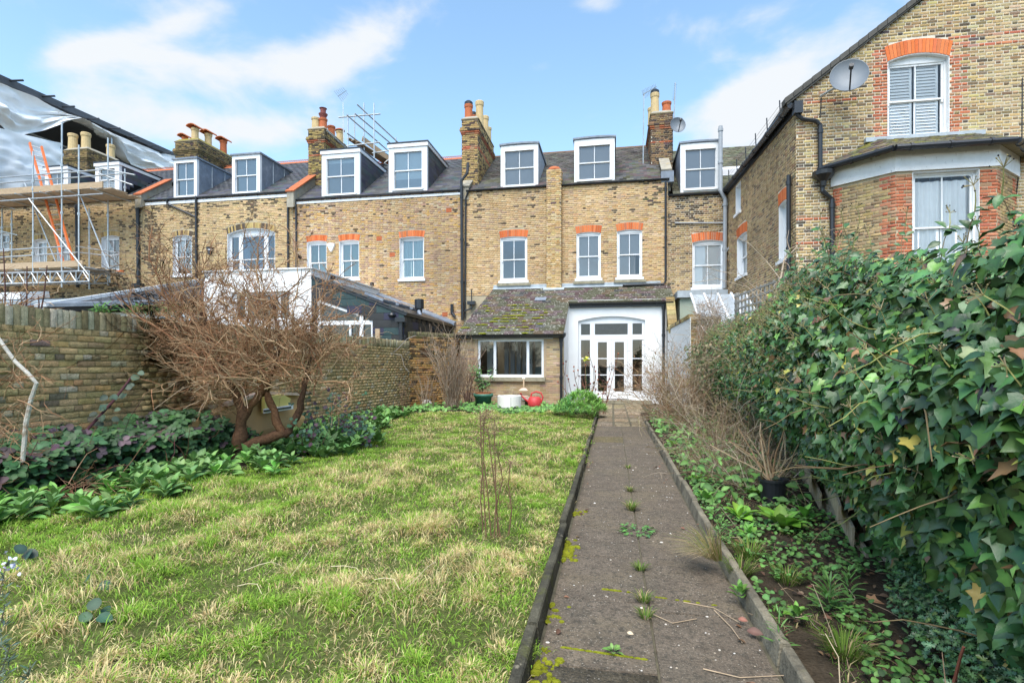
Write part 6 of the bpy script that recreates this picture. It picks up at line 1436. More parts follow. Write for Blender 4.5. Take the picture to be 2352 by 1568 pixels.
# over the top of the fence the growth rounds back
nt_ = 4200; yt = .6 + 14 * rng.random(nt_) ** 1.6; xt = xf(yt) - .35 + .95 * rng.random(nt_); zt = ivy_top(yt) - .05 + .16 * rng.random(nt_) + .12 * (fnoise(yt * 4, xt * 4, 6) - .5)
yy, zz, xx, dep = np.concatenate([yy, yt]), np.concatenate([zz, zt]), np.concatenate([xx, xt]), np.concatenate([dep, .1 * np.ones(nt_)])
n = len(yy); pos = np.stack([xx, yy, zz], 1)
nrm = np.stack([-1.0 * np.ones(n), -.35 * np.ones(n), .55 * np.ones(n)], 1) + 1.0 * unit(n); nrm[-nt_:, 2] += .9
tip = np.stack([-.5 * np.ones(n), -.25 * np.ones(n), -1.0 * np.ones(n)], 1) + .75 * unit(n)
scl = (.044 + .040 * rng.random(n) ** 1.3) * np.clip(1.2 - yy * .035, .72, 1.2); col = gcol((.048, .108, .029), n, .32, .08)
odd = rng.random(n); col[odd < .02] = gcol((.40, .34, .07), int((odd < .02).sum()), .2); col[(odd > .02) & (odd < .05)] = gcol((.20, .11, .05), int(((odd > .02) & (odd < .05)).sum()), .3); young = rng.random(n) < .12; col[young] = gcol((.12, .23, .045), int(young.sum()), .2)
px_, py_, d_ = proj(pos); big = np.where((px_ > 0) & (px_ < 2352) & (py_ > 0) & (py_ < 1568) & (d_ > .3) & (dep < .12), scl / np.maximum(d_, .1), -1)
order = np.argsort(-big); ind = order[:300]; rest = order[300:]
rot = frames(nrm, tip)
for i in ind: leaf_object('ivy_leaf', (IVY, IVY2, IVY3, IVY)[i % 4], pos[i], rot[i], float(scl[i]), col[i], M['ivy'], ivy, 1.6)
AA = [scatter_arrays(tm_, pos[rest[k::3]], rot[rest[k::3]], scl[rest[k::3]], col[rest[k::3]], 1.5) for k, tm_ in enumerate((IVY, IVY2, IVY3))]; o0 = len(AA[0][0]); o1 = o0 + len(AA[1][0])
np_obj('ivy_leaves', np.vstack([a[0] for a in AA]), np.vstack([AA[0][1], AA[1][1] + o0, AA[2][1] + o1]), np.vstack([a[2] for a in AA]), M['ivy'], ivy, False, 'stuff')
sm = MB()
for i in range(170):
    y = 2.3 + 11.5 * R.random() ** 1.4; z = R.uniform(.3, float(ivy_top(y)) - .1); p0 = (float(ivy_surf(y, z)) + .12, y, z); pts, _ = wander(p0, (-.7, R.uniform(-.8, .5), R.uniform(-.5, .9)), R.uniform(.25, .6), 5, .25); sm.tube(pts, .0045, 4, .002, R.choice([(.16, .20, .06), (.20, .15, .08), (.24, .24, .08), (.14, .09, .05)]))
for i in range(60):
    y = 2.8 + 10.5 * R.random() ** 1.3; pts, _ = wander((float(xf(y)) - .04, y, .1), (-.05, R.uniform(-.2, .2), 1), 1.5, 8, .08); sm.tube(pts, .012, 5, .006, (.14, .10, .06))
sm.build('ivy_stem', M['twig'], ivy, kind='stuff')
# berry and flower heads
bm, um_b = MB(), 0
def umbel(mb, p, d, s, fruit):
    d = Vector(d).normalized(); pts, dd = wander(p, d, s * 1.6, 3, .15); mb.tube(pts, .0035, 3, .002, (.28, .27, .10), False); q0 = pts[-1]
    for i in range(9):
        v = (dd + Vector((R.gauss(0, .7), R.gauss(0, .7), R.gauss(0, .7)))).normalized(); e_ = q0 + v * s * R.uniform(.5, .8); c_ = R.choice([(.30, .24, .12), (.25, .22, .09), (.33, .27, .16)]); mb.tube([q0, e_], .0018, 3, .0015, c_, False)
        r_ = R.uniform(.0035, .0055); k = (.015, .016, .022) if R.random() < fruit else R.choice([(.26, .21, .10), (.22, .19, .11), (.30, .24, .14)]); mb.lathe(e_, [(0, -r_), (r_, 0), (0, r_)], 4, k)
for i in range(900):
    y = 1.5 + 12.8 * R.random() ** .8; t = R.random()
    z = float(ivy_top(y)) - (R.random() ** 2.0) * 1.1 + (.14 if t < .4 else 0)
    if y < 4 and R.random() < .6: continue
    umbel(bm, (float(ivy_surf(y, min(z, float(ivy_top(y)) - .02))) - .02 + (.35 * R.random() if t < .4 else 0), y, z), (-.8, -.4, .9), R.uniform(.045, .075), .4)
bm.build('berry_head', M['twig'], ivy, kind='stuff')
# upright shoots above the hedge
for i in range(26):
    y = R.uniform(1.6, 7.5); z = float(ivy_top(y)); x = float(xf(y)) - R.uniform(-.3, .3); pts, _ = wander((x, y, z - .1), (R.uniform(-.2, .2), R.uniform(-.2, .2), 1), R.uniform(.25, .5), 6, .15); q = MB(); q.tube(pts, .004, 4, .002, (.17, .13, .07)); s_ = q.build('ivy_shoot', M['twig'], ivy)
    m_ = 12; pp = np.array([tuple(R.choice(pts[1:])) for _ in range(m_)]) + .01 * rng.standard_normal((m_, 3)); scatter('leaf', OVAL, pp, unit(m_) * .5 + np.array([-.3, -.6, .8]), unit(m_) + np.array([0, 0, -.2]), .05 + .03 * rng.random(m_), gcol((.035, .085, .02), m_, .25), M['ivy'], s_)
    umbel_m = MB(); umbel(umbel_m, pts[-1], (0, -.2, 1), .07, .8); umbel_m.build('berry_head', M['twig'], s_)

# ---------------------------------------------------------------- holly and ground ivy low on the right
hol = thing('holly_bush', 'low spiny dark holly spreading under the ivy hedge', 'bush', (1.35, 2.0, 0))
n = 6500; hy = rng.uniform(.9, 3.3, n); hx = np.clip(1.02 + .22 * np.maximum(0, hy - 1.3) + (.75 - .12 * hy) * rng.random(n) ** .8, 0, xf(hy)); hh = (.10 + .55 * np.clip((hx - .95 - .2 * np.maximum(0, hy - 1.3)) / .5, 0, 1)) * (.6 + .8 * fnoise(hx * 5, hy * 5, 3)); hz = hh * (1 - .5 * rng.random(n) ** 1.5) + .03
pos = np.stack([hx, hy, hz], 1); nrm = np.array([-.35, -.2, 1]) + .7 * unit(n); scl = .030 + .018 * rng.random(n); col = gcol((.046, .10, .036), n, .3); a_ = rng.random(n) < .12; col[a_] = gcol((.10, .15, .04), int(a_.sum()), .2)
px_, py_, d_ = proj(pos); big = np.where((px_ > 0) & (px_ < 2352) & (py_ < 1568) & (py_ > 0), scl / d_ + 1e-3 * hz, -1); order = np.argsort(-big); tip = unit(n); rot = frames(nrm, tip)
for i in order[:120]: leaf_object('holly_leaf', HOLLY, pos[i], rot[i], float(scl[i]), col[i], M['ivy'], hol, 1.9)
r_ = order[120:]; P, F, C = scatter_arrays(HOLLY, pos[r_], rot[r_], scl[r_], col[r_], 1.9); np_obj('holly_leaves', P, F, C, M['ivy'], hol, False, 'stuff')
for (x, y, h) in ((1.42, 1.75, .62), (1.62, 1.9, .75), (1.25, 2.3, .35)):
    q = MB(); pts, _ = wander((x, y, .05), (.05, .05, 1), h, 7, .12); q.tube(pts, .008, 5, .005, (.20, .07, .045)); q.build('red_stem', M['twig'], hol)
gi_n = 5200; gy_ = 1.2 + 8 * rng.random(gi_n) ** 1.5; gx_ = PX1 + .10 + (xf(gy_) - PX1 - .2) * rng.random(gi_n); gz_ = bed_z(gx_, gy_) + .02 + .05 * rng.random(gi_n); keep = fnoise(gx_ * 2.4, gy_ * 2, 61) > .5; gx_, gy_, gz_ = gx_[keep], gy_[keep], gz_[keep]; m_ = len(gx_)
o = scatter('ground_ivy', ROUND, np.stack([gx_, gy_, gz_], 1), np.array([-.1, -.3, 1]) + .5 * unit(m_), unit(m_), .020 + .022 * rng.random(m_), gcol((.09, .19, .045), m_, .35), M['leaf']); tag(o, 'small green ground-cover leaves over the dark soil of the ivy bed', 'ground cover')
dl_n = 420; dy = 1.2 + 9 * rng.random(dl_n) ** 1.3; dx = PX0 + .02 + (2.0 - PX0) * rng.random(dl_n); zz_ = np.where(dx < PX1, .012, .0) + np.where(dx > PX1 + .07, bed_z(dx, dy) + .02, 0); kp = (np.abs(dx - PX0) < .10) | (np.abs(dx - PX1 + .06) < .12) | (dx > PX1 + .08); dx, dy, zz_ = dx[kp], dy[kp], zz_[kp]; m_ = len(dx)
o = scatter('fallen_leaves', OVAL, np.stack([dx, dy, zz_], 1), np.array([0, 0, 1]) + .5 * unit(m_), unit(m_), .02 + .035 * rng.random(m_), gcol((.15, .08, .045), m_, .4), M['leaf']); tag(o, 'brown dead leaves lying along the path edges and on the bed', 'dead leaves')

# ---------------------------------------------------------------- rosettes, tufts and other small plants
def rosette(name, label, cat, x, y, z, n, Ls, tm, col, m='leaf', group=None, up=.5, stem=0.0, part='leaf', flat=0.0):
    t = thing(name, label, cat, (x, y, z), group)
    for i in range(n):
        a = i * 2.399 + R.uniform(-.3, .3); k = i / max(1, n - 1); el = (up + .8 * k) * R.uniform(.7, 1.2) * (1 - flat); L_ = Ls * (1 - .45 * k) * R.uniform(.8, 1.15)
        d = np.array([math.cos(a) * math.cos(el), math.sin(a) * math.cos(el), math.sin(el)]); nn = np.array([-math.cos(a) * math.sin(el), -math.sin(a) * math.sin(el), math.cos(el)]) + .15 * rng.standard_normal(3)
        rot = frames(nn[None], d[None])[0]; b0 = np.array([x, y, z + .01 + stem * k]) + d * .012
        leaf_object(part, tm, b0, rot, L_, gcol(col, 1, .15)[0], M[m], t)
    return t
BR = (.18, .37, .05); AL = (.135, .255, .075)
for (px, py, n, L_, lab) in ((1795, 1212, 18, .27, 'large bright green leaf rosette in front of the black pot'), (1700, 1190, 12, .20, 'broad-leaved bright green rosette left of the black pot'), (1735, 1140, 11, .18, 'bright green rosette just behind the broad-leaved one'), (1600, 1108, 14, .16, 'pale green pointed rosette beside the tilted kerb'), (1690, 1112, 11, .18, 'floppy green rosette under the dry twigs'), (1545, 1022, 12, .17, 'upright green rosette beside the far end of the tilted kerb')):
    p = atZ(px, py, .06); rosette('leafy_plant', lab, 'plant', p.x, p.y, .05, n, L_, OVAL, BR, up=.35)
for (px, py, n, L_, lab) in ((1660, 1060, 13, .20, 'mid-green rosette under the dry stems level with the black pot'), (1580, 1065, 12, .15, 'fresh green rosette hugging the kerb before the dry bush'), (1620, 1150, 12, .14, 'light green rosette against the tilted kerb left of the rosettes'), (1850, 1195, 12, .18, 'oval-leaved green plant at the fence foot right of the large rosette'), (1720, 1235, 11, .13, 'low green rosette before the broad-leaved rosette'), (1830, 1420, 12, .09, 'small yellow-green plant between kerb and dead leaf'), (1700, 1370, 12, .09, 'small leafy plant behind the kerb near the dead leaf heap')):
    p = atZ(px, py, .06); rosette('leafy_plant', lab, 'plant', p.x, p.y, .04, n, L_, OVAL, (.13, .28, .05), up=.4, stem=.05)
for (px, py, n, L_, lab) in ((1905, 1400, 22, .13, 'narrow-leaved bright green spurge beside the brown dead leaf'), (1950, 1370, 16, .11, 'smaller narrow-leaved spurge behind the spurge by the dead leaf'), (1640, 1190, 14, .10, 'small narrow-leaved spurge next to the tilted kerb'), (1655, 1245, 16, .09, 'little upright spurge by the kerb below the broad rosette'), (1790, 1480, 16, .08, 'small pale spurge at the kerb near the picture bottom')):
    p = atZ(px, py, .06); rosette('spurge', lab, 'plant', p.x, p.y, .04, n * 2, L_, NARROW, (.10, .21, .05), up=.2, stem=.16)
def tuft(label, x, y, z, n, L_, cols, spread=.05, lean=(0, 0)):
    t = thing('grass_tuft', label, 'grass tuft', (x, y, z)); V_, F_, C_ = [], [], []
    for i in range(n):
        a = R.uniform(0, 6.28); r_ = spread * math.sqrt(R.random()); d = Vector((math.cos(a) * .6 + lean[0], math.sin(a) * .6 + lean[1], R.uniform(.6, 1.4))).normalized(); p = Vector((x + math.cos(a) * r_, y + math.sin(a) * r_, z)); l_ = L_ * R.uniform(.6, 1.15); w = .0022
        s_ = d.cross(Vector((0, 0, 1))); s_ = (s_.normalized() if s_.length > .01 else Vector((1, 0, 0))) * w; c = R.choice(cols); k = len(V_); m1 = p + d * l_ * .5; e_ = p + d * l_ * .92 + Vector((math.cos(a) * .3, math.sin(a) * .3, -.5)) * l_ * .45
        e_.z = max(e_.z, z - .10); V_ += [p - s_, p + s_, m1 - s_, m1 + s_, e_]; F_ += [(k, k + 1, k + 3), (k, k + 3, k + 2), (k + 2, k + 3, k + 4)]; C_ += [c] * 5
    np_obj('blade', [tuple(v) for v in V_], F_, C_, M['grass'], t, False, 'stuff')
GRN = [(.12, .22, .03), (.17, .26, .04), (.10, .18, .03)]; STR = [(.48, .38, .19), (.40, .30, .14), (.52, .43, .25)]
p = atZ(1640, 1280, .1); tuft('straw-pale grass tuft spilling over the tilted kerb onto the path', p.x, p.y, .09, 190, .34, STR + [GRN[1]], .05, (-.7, -.2))
for px, py, n, l_, lab in ((1720, 1275, 160, .2, 'green grass tuft in the soil below the large rosette'), (1940, 1500, 200, .18, 'fine green grass tuft at the foot of the holly'), (1700, 1310, 130, .16, 'mixed green and straw grass tuft behind the tilted kerb'), (1810, 1330, 120, .16, 'grass tuft left of the spurge by the dead leaf')):
    p = atZ(px, py, .06); tuft(lab, p.x, p.y, .04, n, l_, GRN + GRN + STR[:1], .07, (0, -.1))
for (px, py, n, l_, lab) in ((1450, 1172, 130, .15, 'largest grass tuft in the middle joint of the path'), (1447, 1128, 70, .10, 'grass tuft behind the largest in the path joint'), (1470, 1310, 60, .09, 'small grass tuft below the green weed in the path'), (1478, 1382, 70, .10, 'sparse spiky grass tuft in the path joint'), (1484, 1420, 60, .09, 'spiky grass tuft nearest us in the path joint'), (1442, 1075, 50, .08, 'far small grass tuft in the path joint')):
    p = atZ(px, py, 0); tuft(lab, p.x, p.y, 0, n, l_, GRN + STR[:1], .03)
p = atZ(1462, 1222, .0); t = thing('path_weed', 'flat ferny green weed spreading over the path joint', 'weed', (p.x, p.y, 0))
for i in range(70):
    a = R.uniform(0, 6.28); r_ = .13 * math.sqrt(R.random()); q_ = np.array([p.x + 1.5 * r_ * math.cos(a) * .75, p.y + r_ * 1.1 * math.sin(a), .012 + .02 * R.random()]); leaf_object('leaf', OVAL, q_, frames((np.array([0, 0, 1]) + .3 * rng.standard_normal(3))[None], np.array([[math.cos(a), math.sin(a), 0]]))[0], R.uniform(.03, .05), gcol((.085, .19, .05), 1, .18)[0], M['leaf'], t)
rosette('path_weed', 'tiny pale star-shaped weed in the moss line across the path', 'weed', atZ(1408, 1503).x, atZ(1408, 1503).y, .005, 9, .055, OVAL, (.14, .24, .06), up=.15)
mo = MB()
for k in range(3):
    a, b_ = [((1285, 1485), (1482, 1514)), ((1500, 1370), (1680, 1395)), ((1385, 1352), (1470, 1362))][k]; dens_ = [46, 10, 8][k]
    for i in range(dens_): p = atZ(*(np.array(a) + (np.array(b_) - np.array(a)) * R.random()), .004); mo.lathe((p.x, p.y, .0), [(.016, 0), (.012, .008), (0, .012)], 6, M=Matrix.Diagonal((R.uniform(.8, 1.6), .55, 1)))
for i in range(120):
    y = R.choice([2.45, 2.55, 4.0, 4.1, 4.25, 3.05, 5.2]) + R.uniform(-.12, .12); r_ = R.uniform(.008, .022); mo.lathe((PX0 + R.random() ** 2 * .11, y, 0), [(r_, 0), (r_ * .8, r_ * .5), (0, r_ * .7)], 6, M=Matrix.Diagonal((R.uniform(.8, 1.5), R.uniform(.8, 2), 1)))
o = mo.build('moss', M['moss'], path, kind='stuff')
pe = MB()
for i in range(420):
    y = 1.6 + 9 * R.random() ** 1.5; x = R.uniform(PX0 + .02, PX1 - .02); r_ = R.choice([.003, .004, .005, .007, .012 if R.random() < .15 else .005]); c = R.choice([(.6, .56, .5), (.5, .45, .38), (.42, .35, .26), (.66, .63, .58)]); pe.lathe((x, y, .001), [(r_, 0), (r_ * .7, r_ * .4), (0, r_ * .5)], 6, c, Matrix.Diagonal((R.uniform(.7, 1.3), R.uniform(.7, 1.3), 1)))
pe.build('pebbles', M['twig'], path, kind='stuff')
for (pts, lab) in ((((1570, 1382), (1640, 1395), (1700, 1430)), 'long bare pale twig lying across the path slabs'), (((1640, 1400), (1680, 1440), (1705, 1475)), 'short curved twig lying near the dead leaves by the kerb'), (((1500, 1410), (1545, 1430), (1600, 1420)), 'thin straw twig lying on the path right of the joint'), (((1615, 1535), (1700, 1555), (1800, 1550)), 'dark creeping stem crossing the path bottom corner')):
    q = MB(); q.tube([atZ(a, b_, .008) for a, b_ in pts], .0035, 5, .002, (.40, .30, .2)); o = q.build('twig', M['twig']); tag(o, lab, 'twig')
for k, (px, py, s_, lab) in enumerate(((1993, 1388, .085, 'curled orange-brown dead leaf on the bed before the holly'), (1715, 1455, .08, 'dark red-brown dead leaf heap end beside the near kerb'), (1695, 1428, .05, 'small reddish dead leaf against the tilted kerb'), (1440, 920 + 540, .035, 'pale leaf scrap on the path beside the joint'))):
    p = atZ(px, py, .03 if k in (0,) else .012); o = leaf_object('dead_leaf', (IVY, OVAL, OVAL, OVAL)[k], np.array([p.x, p.y, p.z + .02]), frames(np.array([[-.3, -.6, .8]]), np.array([[.8, -.5, .2]]))[0], s_, np.array([(.42, .22, .10), (.14, .06, .045), (.25, .10, .06), (.5, .4, .26)][k]), M['leaf'], None); tag(o, lab, 'dead leaf')
# ---------------------------------------------------------------- the bare shrub and the tangle round it
TWC = [(.33, .195, .105), (.28, .15, .075), (.41, .265, .15), (.21, .115, .06), (.47, .33, .20), (.31, .15, .08)]
def shrub_pt(px, py, D=7.9):
    r = Vector(ray(px, py)); return Vector((0, 0, CAM_H)) + r * D
sh = thing('bare_shrub', 'big leafless shrub with peeling red-brown trunks and a dense tangle of tan twigs', 'shrub', (shrub_pt(560, 1000).x, shrub_pt(560, 1000).y, 0))
BK = (.13, .07, .04)
def limb(pp, r0, r1, name='trunk', D=7.9, dd=None):
    pts = [shrub_pt(x, y, D + (dd[i] if dd else 0)) for i, (x, y) in enumerate(pp)]
    out_ = []
    for i in range(len(pts) - 1):
        for k in range(4): t = k / 4; out_.append(pts[i].lerp(pts[i + 1], t) + Vector((R.gauss(0, .012), R.gauss(0, .012), R.gauss(0, .008))))
    out_.append(pts[-1]); q = MB(); q.tube(out_, r0, 9, r1, R.choice([BK, (.17, .085, .045), (.10, .055, .035)]), wob=.6); q.build(name, M['bark'], sh, True); return pts[-1]
base = shrub_pt(548, 1042)
h = []
h.append(limb([(552, 1060), (550, 1000), (556, 950), (545, 905), (515, 870), (470, 850)], .11, .04))
h.append(limb([(556, 960), (600, 905), (615, 870)], .07, .035, 'limb'))
h.append(limb([(555, 1030), (600, 1012), (655, 992)], .08, .06, 'root'))
h.append(limb([(650, 1000), (635, 960), (612, 900), (600, 850), (560, 810)], .06, .03))
h.append(limb([(655, 1000), (680, 960), (700, 880), (715, 820)], .055, .025))
h.append(limb([(545, 905), (500, 830), (470, 760), (463, 715)], .06, .04, 'limb'))
h.append(limb([(515, 870), (430, 800), (400, 740)], .045, .02, 'limb'))
h.append(limb([(612, 900), (640, 800), (630, 700)], .04, .02, 'limb'))
tw = MB()
def twig_tree(p, d, L_, r_, lev, spread=.9, grav=0.0, dens=None):
    c = R.choice(TWC); pts, dd = wander(p, d, L_, 6 if lev == 0 else (5 if lev == 1 else 3), .20 if lev < 2 else .32, grav); tw.tube(pts, r_, 4 if lev == 0 else 3, r_ * .45, c, False)
    if lev >= 3: return
    n = (dens or [9, 5, 2])[lev]
    for i in range(n):
        t = R.uniform(.25, 1.0); k = min(len(pts) - 2, int(t * (len(pts) - 1))); q = pts[k].lerp(pts[k + 1], R.random()); ax = (pts[k + 1] - pts[k]).normalized()
        nd = (ax + Vector((R.gauss(0, spread), R.gauss(0, spread), R.gauss(.05, spread)))).normalized()
        twig_tree(q, nd, L_ * [.48, .5, .55][lev] * R.uniform(.6, 1.2), r_ * .62, lev + 1, spread, grav, dens)
heads = [(470, 850), (400, 745), (463, 715), (615, 870), (560, 812), (715, 822), (630, 705), (545, 905), (515, 870), (600, 850), (700, 880), (470, 770), (640, 800), (560, 880), (500, 830), (680, 850)]
ctr = Vector(shrub_pt(560, 850))
side = Vector((COS, SIN, 0)); fwd = Vector((-SIN, COS, 0))
for i in range(175):
    hx_, hy_ = R.choice(heads); p = shrub_pt(hx_ + R.gauss(0, 22), hy_ + R.gauss(0, 22), 7.9 + R.gauss(0, .3))
    a = R.uniform(-1.72, 1.45); fx = math.sin(a) * 1.1 + (hx_ - 560) / 240; up = max(-.18, math.cos(a) * .95 + .02)
    d = side * fx + Vector((0, 0, up)) + fwd * R.gauss(-.1, .35)
    if p.x < -6.1: p.x = -6.05
    L_ = R.uniform(.6, 1.3) * (1.0 if up > .3 else .8)
    if fx < -.6: L_ *= 1.12
    if fx > .9 : L_ *= .85
    twig_tree(p, d, L_, R.uniform(.007, .012), 0, .5 if up > .45 else .6, .012, [7, 4, 1] if up > .45 else [9, 5, 2])
for i in range(16):                                                  # the long arching outer canes
    p = shrub_pt(470 + R.gauss(0, 25), 850 + R.gauss(0, 25)); d = side * R.uniform(-1.2, -.7) + Vector((0, 0, R.uniform(.0, .8))) + fwd * R.uniform(-.5, .1); twig_tree(p, d, R.uniform(1.2, 1.7), .008, 1, .45, -.01)
for i in range(9):
    p = shrub_pt(540 + R.gauss(0, 30), 890 + R.gauss(0, 15)); pts, _ = wander(p, side * R.uniform(-1, .8) + Vector((0, 0, .1)) - fwd * .5, R.uniform(.6, 1.2), 7, .12, -.07); tw.tube(pts, .006, 4, .003, (.52, .40, .28), False)
tw.v = [(max(x, -6.3), y, z) for x, y, z in tw.v]
tw.build('twigs', M['twig'], sh, kind='stuff')
# the scrappy orange-brown panel lying behind it against the wall
M['tan'] = mat('tan', (.46, .27, .11), .5, .12, 3, spec=.4, stain=[((.25, .16, .07), 2, .55, .75, .4)])
M['yellow'] = mat('yellow', (.62, .52, .16), .5, .1, 3)
M['pink'] = mat('pink', (.62, .44, .34), .5, .1, 3)
def WQ(px, py, X=-6.0): return atX(px, py, X)
bt = thing('old_boat_hull', 'tan hull-like shell with a yellow side panel, dumped behind the bare shrub', 'shell', WQ(560, 990))
pr = [(405, 1000), (445, 968), (515, 930), (600, 905), (690, 908), (700, 960), (690, 985), (500, 1020), (430, 1016)]
n = 9; q = MB(); A_ = [atX(x, y, -5.75 - .12 * (i > 1 and i < 5)) for i, (x, y) in enumerate(pr)]; B_ = [p_ + Vector((-.40, .0, -.05 if i in (0, 5, 6, 7, 8) else -.12)) for i, p_ in enumerate(A_)]
q.face(A_[::-1]); [q.face([A_[i], A_[(i + 1) % n], B_[(i + 1) % n], B_[i]]) for i in range(n)]; q.build('shell', M['tan'], bt, False)
q = MB(); q.prism([atX(x, y, -5.70) for x, y in ((608, 948), (608, 912), (650, 905), (668, 915), (664, 935))], (-.06, 0, 0)); q.build('side_panel', M['yellow'], bt)
q = MB(); q.beam(atX(606, 944, -5.68), atX(672, 934, -5.68), .03, .075); q.build('trim_strip', M['white'], bt)
q = MB(); q.beam(atX(606, 944, -5.655), atX(668, 935, -5.655), .012, .03); q.build('trim_groove', M['black'], bt)
q = MB(); q.beam(atX(515, 929, -5.82), atX(600, 902, -5.82), .12, .05); q.beam(atX(600, 902, -5.82), atX(690, 905, -5.82), .12, .05); q.build('rim', M['pink'], bt)

# ---------------------------------------------------------------- brambles and the weedy bed along the wall
br = thing('bramble', 'dark bramble thicket with purple-green leaflets at the foot of the old wall', 'bramble', (-5.7, 5.8, 0))
n = 2600; bx_ = rng.uniform(-6.3, -5.5, n); by_ = rng.uniform(3.4, 8.3, n); hmax = (.62 - .34 * np.clip((bx_ + 5.9) / .9, 0, 1)) * (.7 + .6 * fnoise(bx_ * 2, by_ * 1.4, 14)) * np.clip((8.6 - by_) / 1.6, .15, 1); bz_ = hmax * (1 - .65 * rng.random(n) ** 1.6); kp = fnoise(bx_ * 1.5, by_ * 1.3, 71) > .40; bx_, by_, bz_ = bx_[kp], by_[kp], bz_[kp]
n3 = len(bx_); c0 = np.stack([bx_, by_, bz_ + .03], 1); nr0 = np.array([.35, -.45, 1]) + .55 * unit(n3); tp0 = unit(n3) + np.array([.3, -.3, -.3])
pos, nrm, tip, scl, col = [], [], [], [], []
cb_ = gcol((.055, .115, .045), n3, .3); pu = rng.random(n3) < .2; cb_[pu] = gcol((.085, .055, .065), int(pu.sum()), .25); gn = rng.random(n3) < .22; cb_[gn] = gcol((.05, .12, .035), int(gn.sum()), .2)
for k, ang in enumerate((0, 1.25, -1.25)):
    f_ = frames(nr0, tp0); dirk = -f_[:, :, 1] * math.cos(ang) + f_[:, :, 0] * math.sin(ang); pos.append(c0 + dirk * .008); nrm.append(nr0 + .25 * unit(n3)); tip.append(dirk); scl.append((.068 + .035 * rng.random(n3)) * (1 if k == 0 else .85)); col.append(cb_)
pos, nrm, tip, scl, col = (np.concatenate(a) for a in (pos, nrm, tip, scl, col)); rot = frames(nrm, tip); px_, py_, d_ = proj(pos)
big = np.where((px_ > 0) & (py_ < 1568), scl / d_ + .02 * pos[:, 2], -1); order = np.argsort(-big)
for i in order[:220]: leaf_object('bramble_leaf', ROUND, pos[i], rot[i], float(scl[i]), col[i], M['leaf'], br)
r_ = order[220:]; P, F, C = scatter_arrays(ROUND, pos[r_], rot[r_], scl[r_], col[r_], 1.3); np_obj('bramble_leaves', P, F, C, M['leaf'], br, False, 'stuff')
q = MB()
for i in range(46): y = R.uniform(3.6, 8); pts, _ = wander((R.uniform(-6.2, -5.2), y, .02), (R.gauss(.2, .4), R.gauss(0, .5), 1), R.uniform(.5, 1.1), 7, .22, -.12); q.tube(pts, .005, 4, .003, R.choice([(.10, .035, .04), (.20, .11, .06), (.13, .06, .04)]))
q.build('bramble_cane', M['twig'], br, kind='stuff')
a, b_ = atX(195, 992, -5.9), atX(305, 862, -5.85); q = MB(); mid_ = (a + b_) / 2 + Vector((.04, .02, .03)); q.tube([a, mid_, b_], .017, 7, .012, (.075, .03, .035)); ac = q.build('thick_cane', M['twig'], br)
m_ = 22; tt = rng.random(m_); pp = np.array([tuple(a.lerp(b_, t)) for t in tt]) + .05 * rng.standard_normal((m_, 3)) + np.array([.05, 0, 0]); scatter('cane_leaf', ROUND, pp, np.array([.5, -.7, .5]) + .4 * unit(m_), unit(m_) + np.array([0, 0, -.4]), .07 + .03 * rng.random(m_), gcol((.045, .075, .045), m_, .25), M['leaf'], br)
# brambles trailing by the right of the shrub
for (px, py, D, nn, lab) in ((760, 985, 9.6, 120, 'tall thin bramble with blue-green leaves right of the bare shrub'), (815, 1000, 9.2, 90, 'bramble trailing purple leaves over the lawn edge'), (700, 1010, 8.2, 70, 'bramble sprawl in front of the shrub roots')):
    c = shrub_pt(px, py, D); c.z = 0; t = thing('bramble', lab, 'bramble', c); q = MB(); stems = []
    for i in range(7): pts, _ = wander(c + Vector((R.gauss(0, .15), R.gauss(0, .15), 0)), (R.gauss(0, .25), R.gauss(0, .25), 1), R.uniform(.6, 1.15 if px < 800 else .6), 8, .16, -.05); q.tube(pts, .005, 4, .003, (.12, .05, .045)); stems += pts[1:]
    q.build('cane', M['twig'], t); pp = np.array([tuple(R.choice(stems)) for _ in range(nn)]) + .05 * rng.standard_normal((nn, 3)); cc = gcol((.05, .105, .06), nn, .25); u2 = rng.random(nn) < .3; cc[u2] = gcol((.07, .035, .05), int(u2.sum()), .2)
    scatter('bramble_leaf', ROUND, pp, np.array([.2, -.7, .6]) + .5 * unit(nn), unit(nn) + np.array([0, 0, -.3]), .055 + .025 * rng.random(nn), cc, M['leaf'], t)
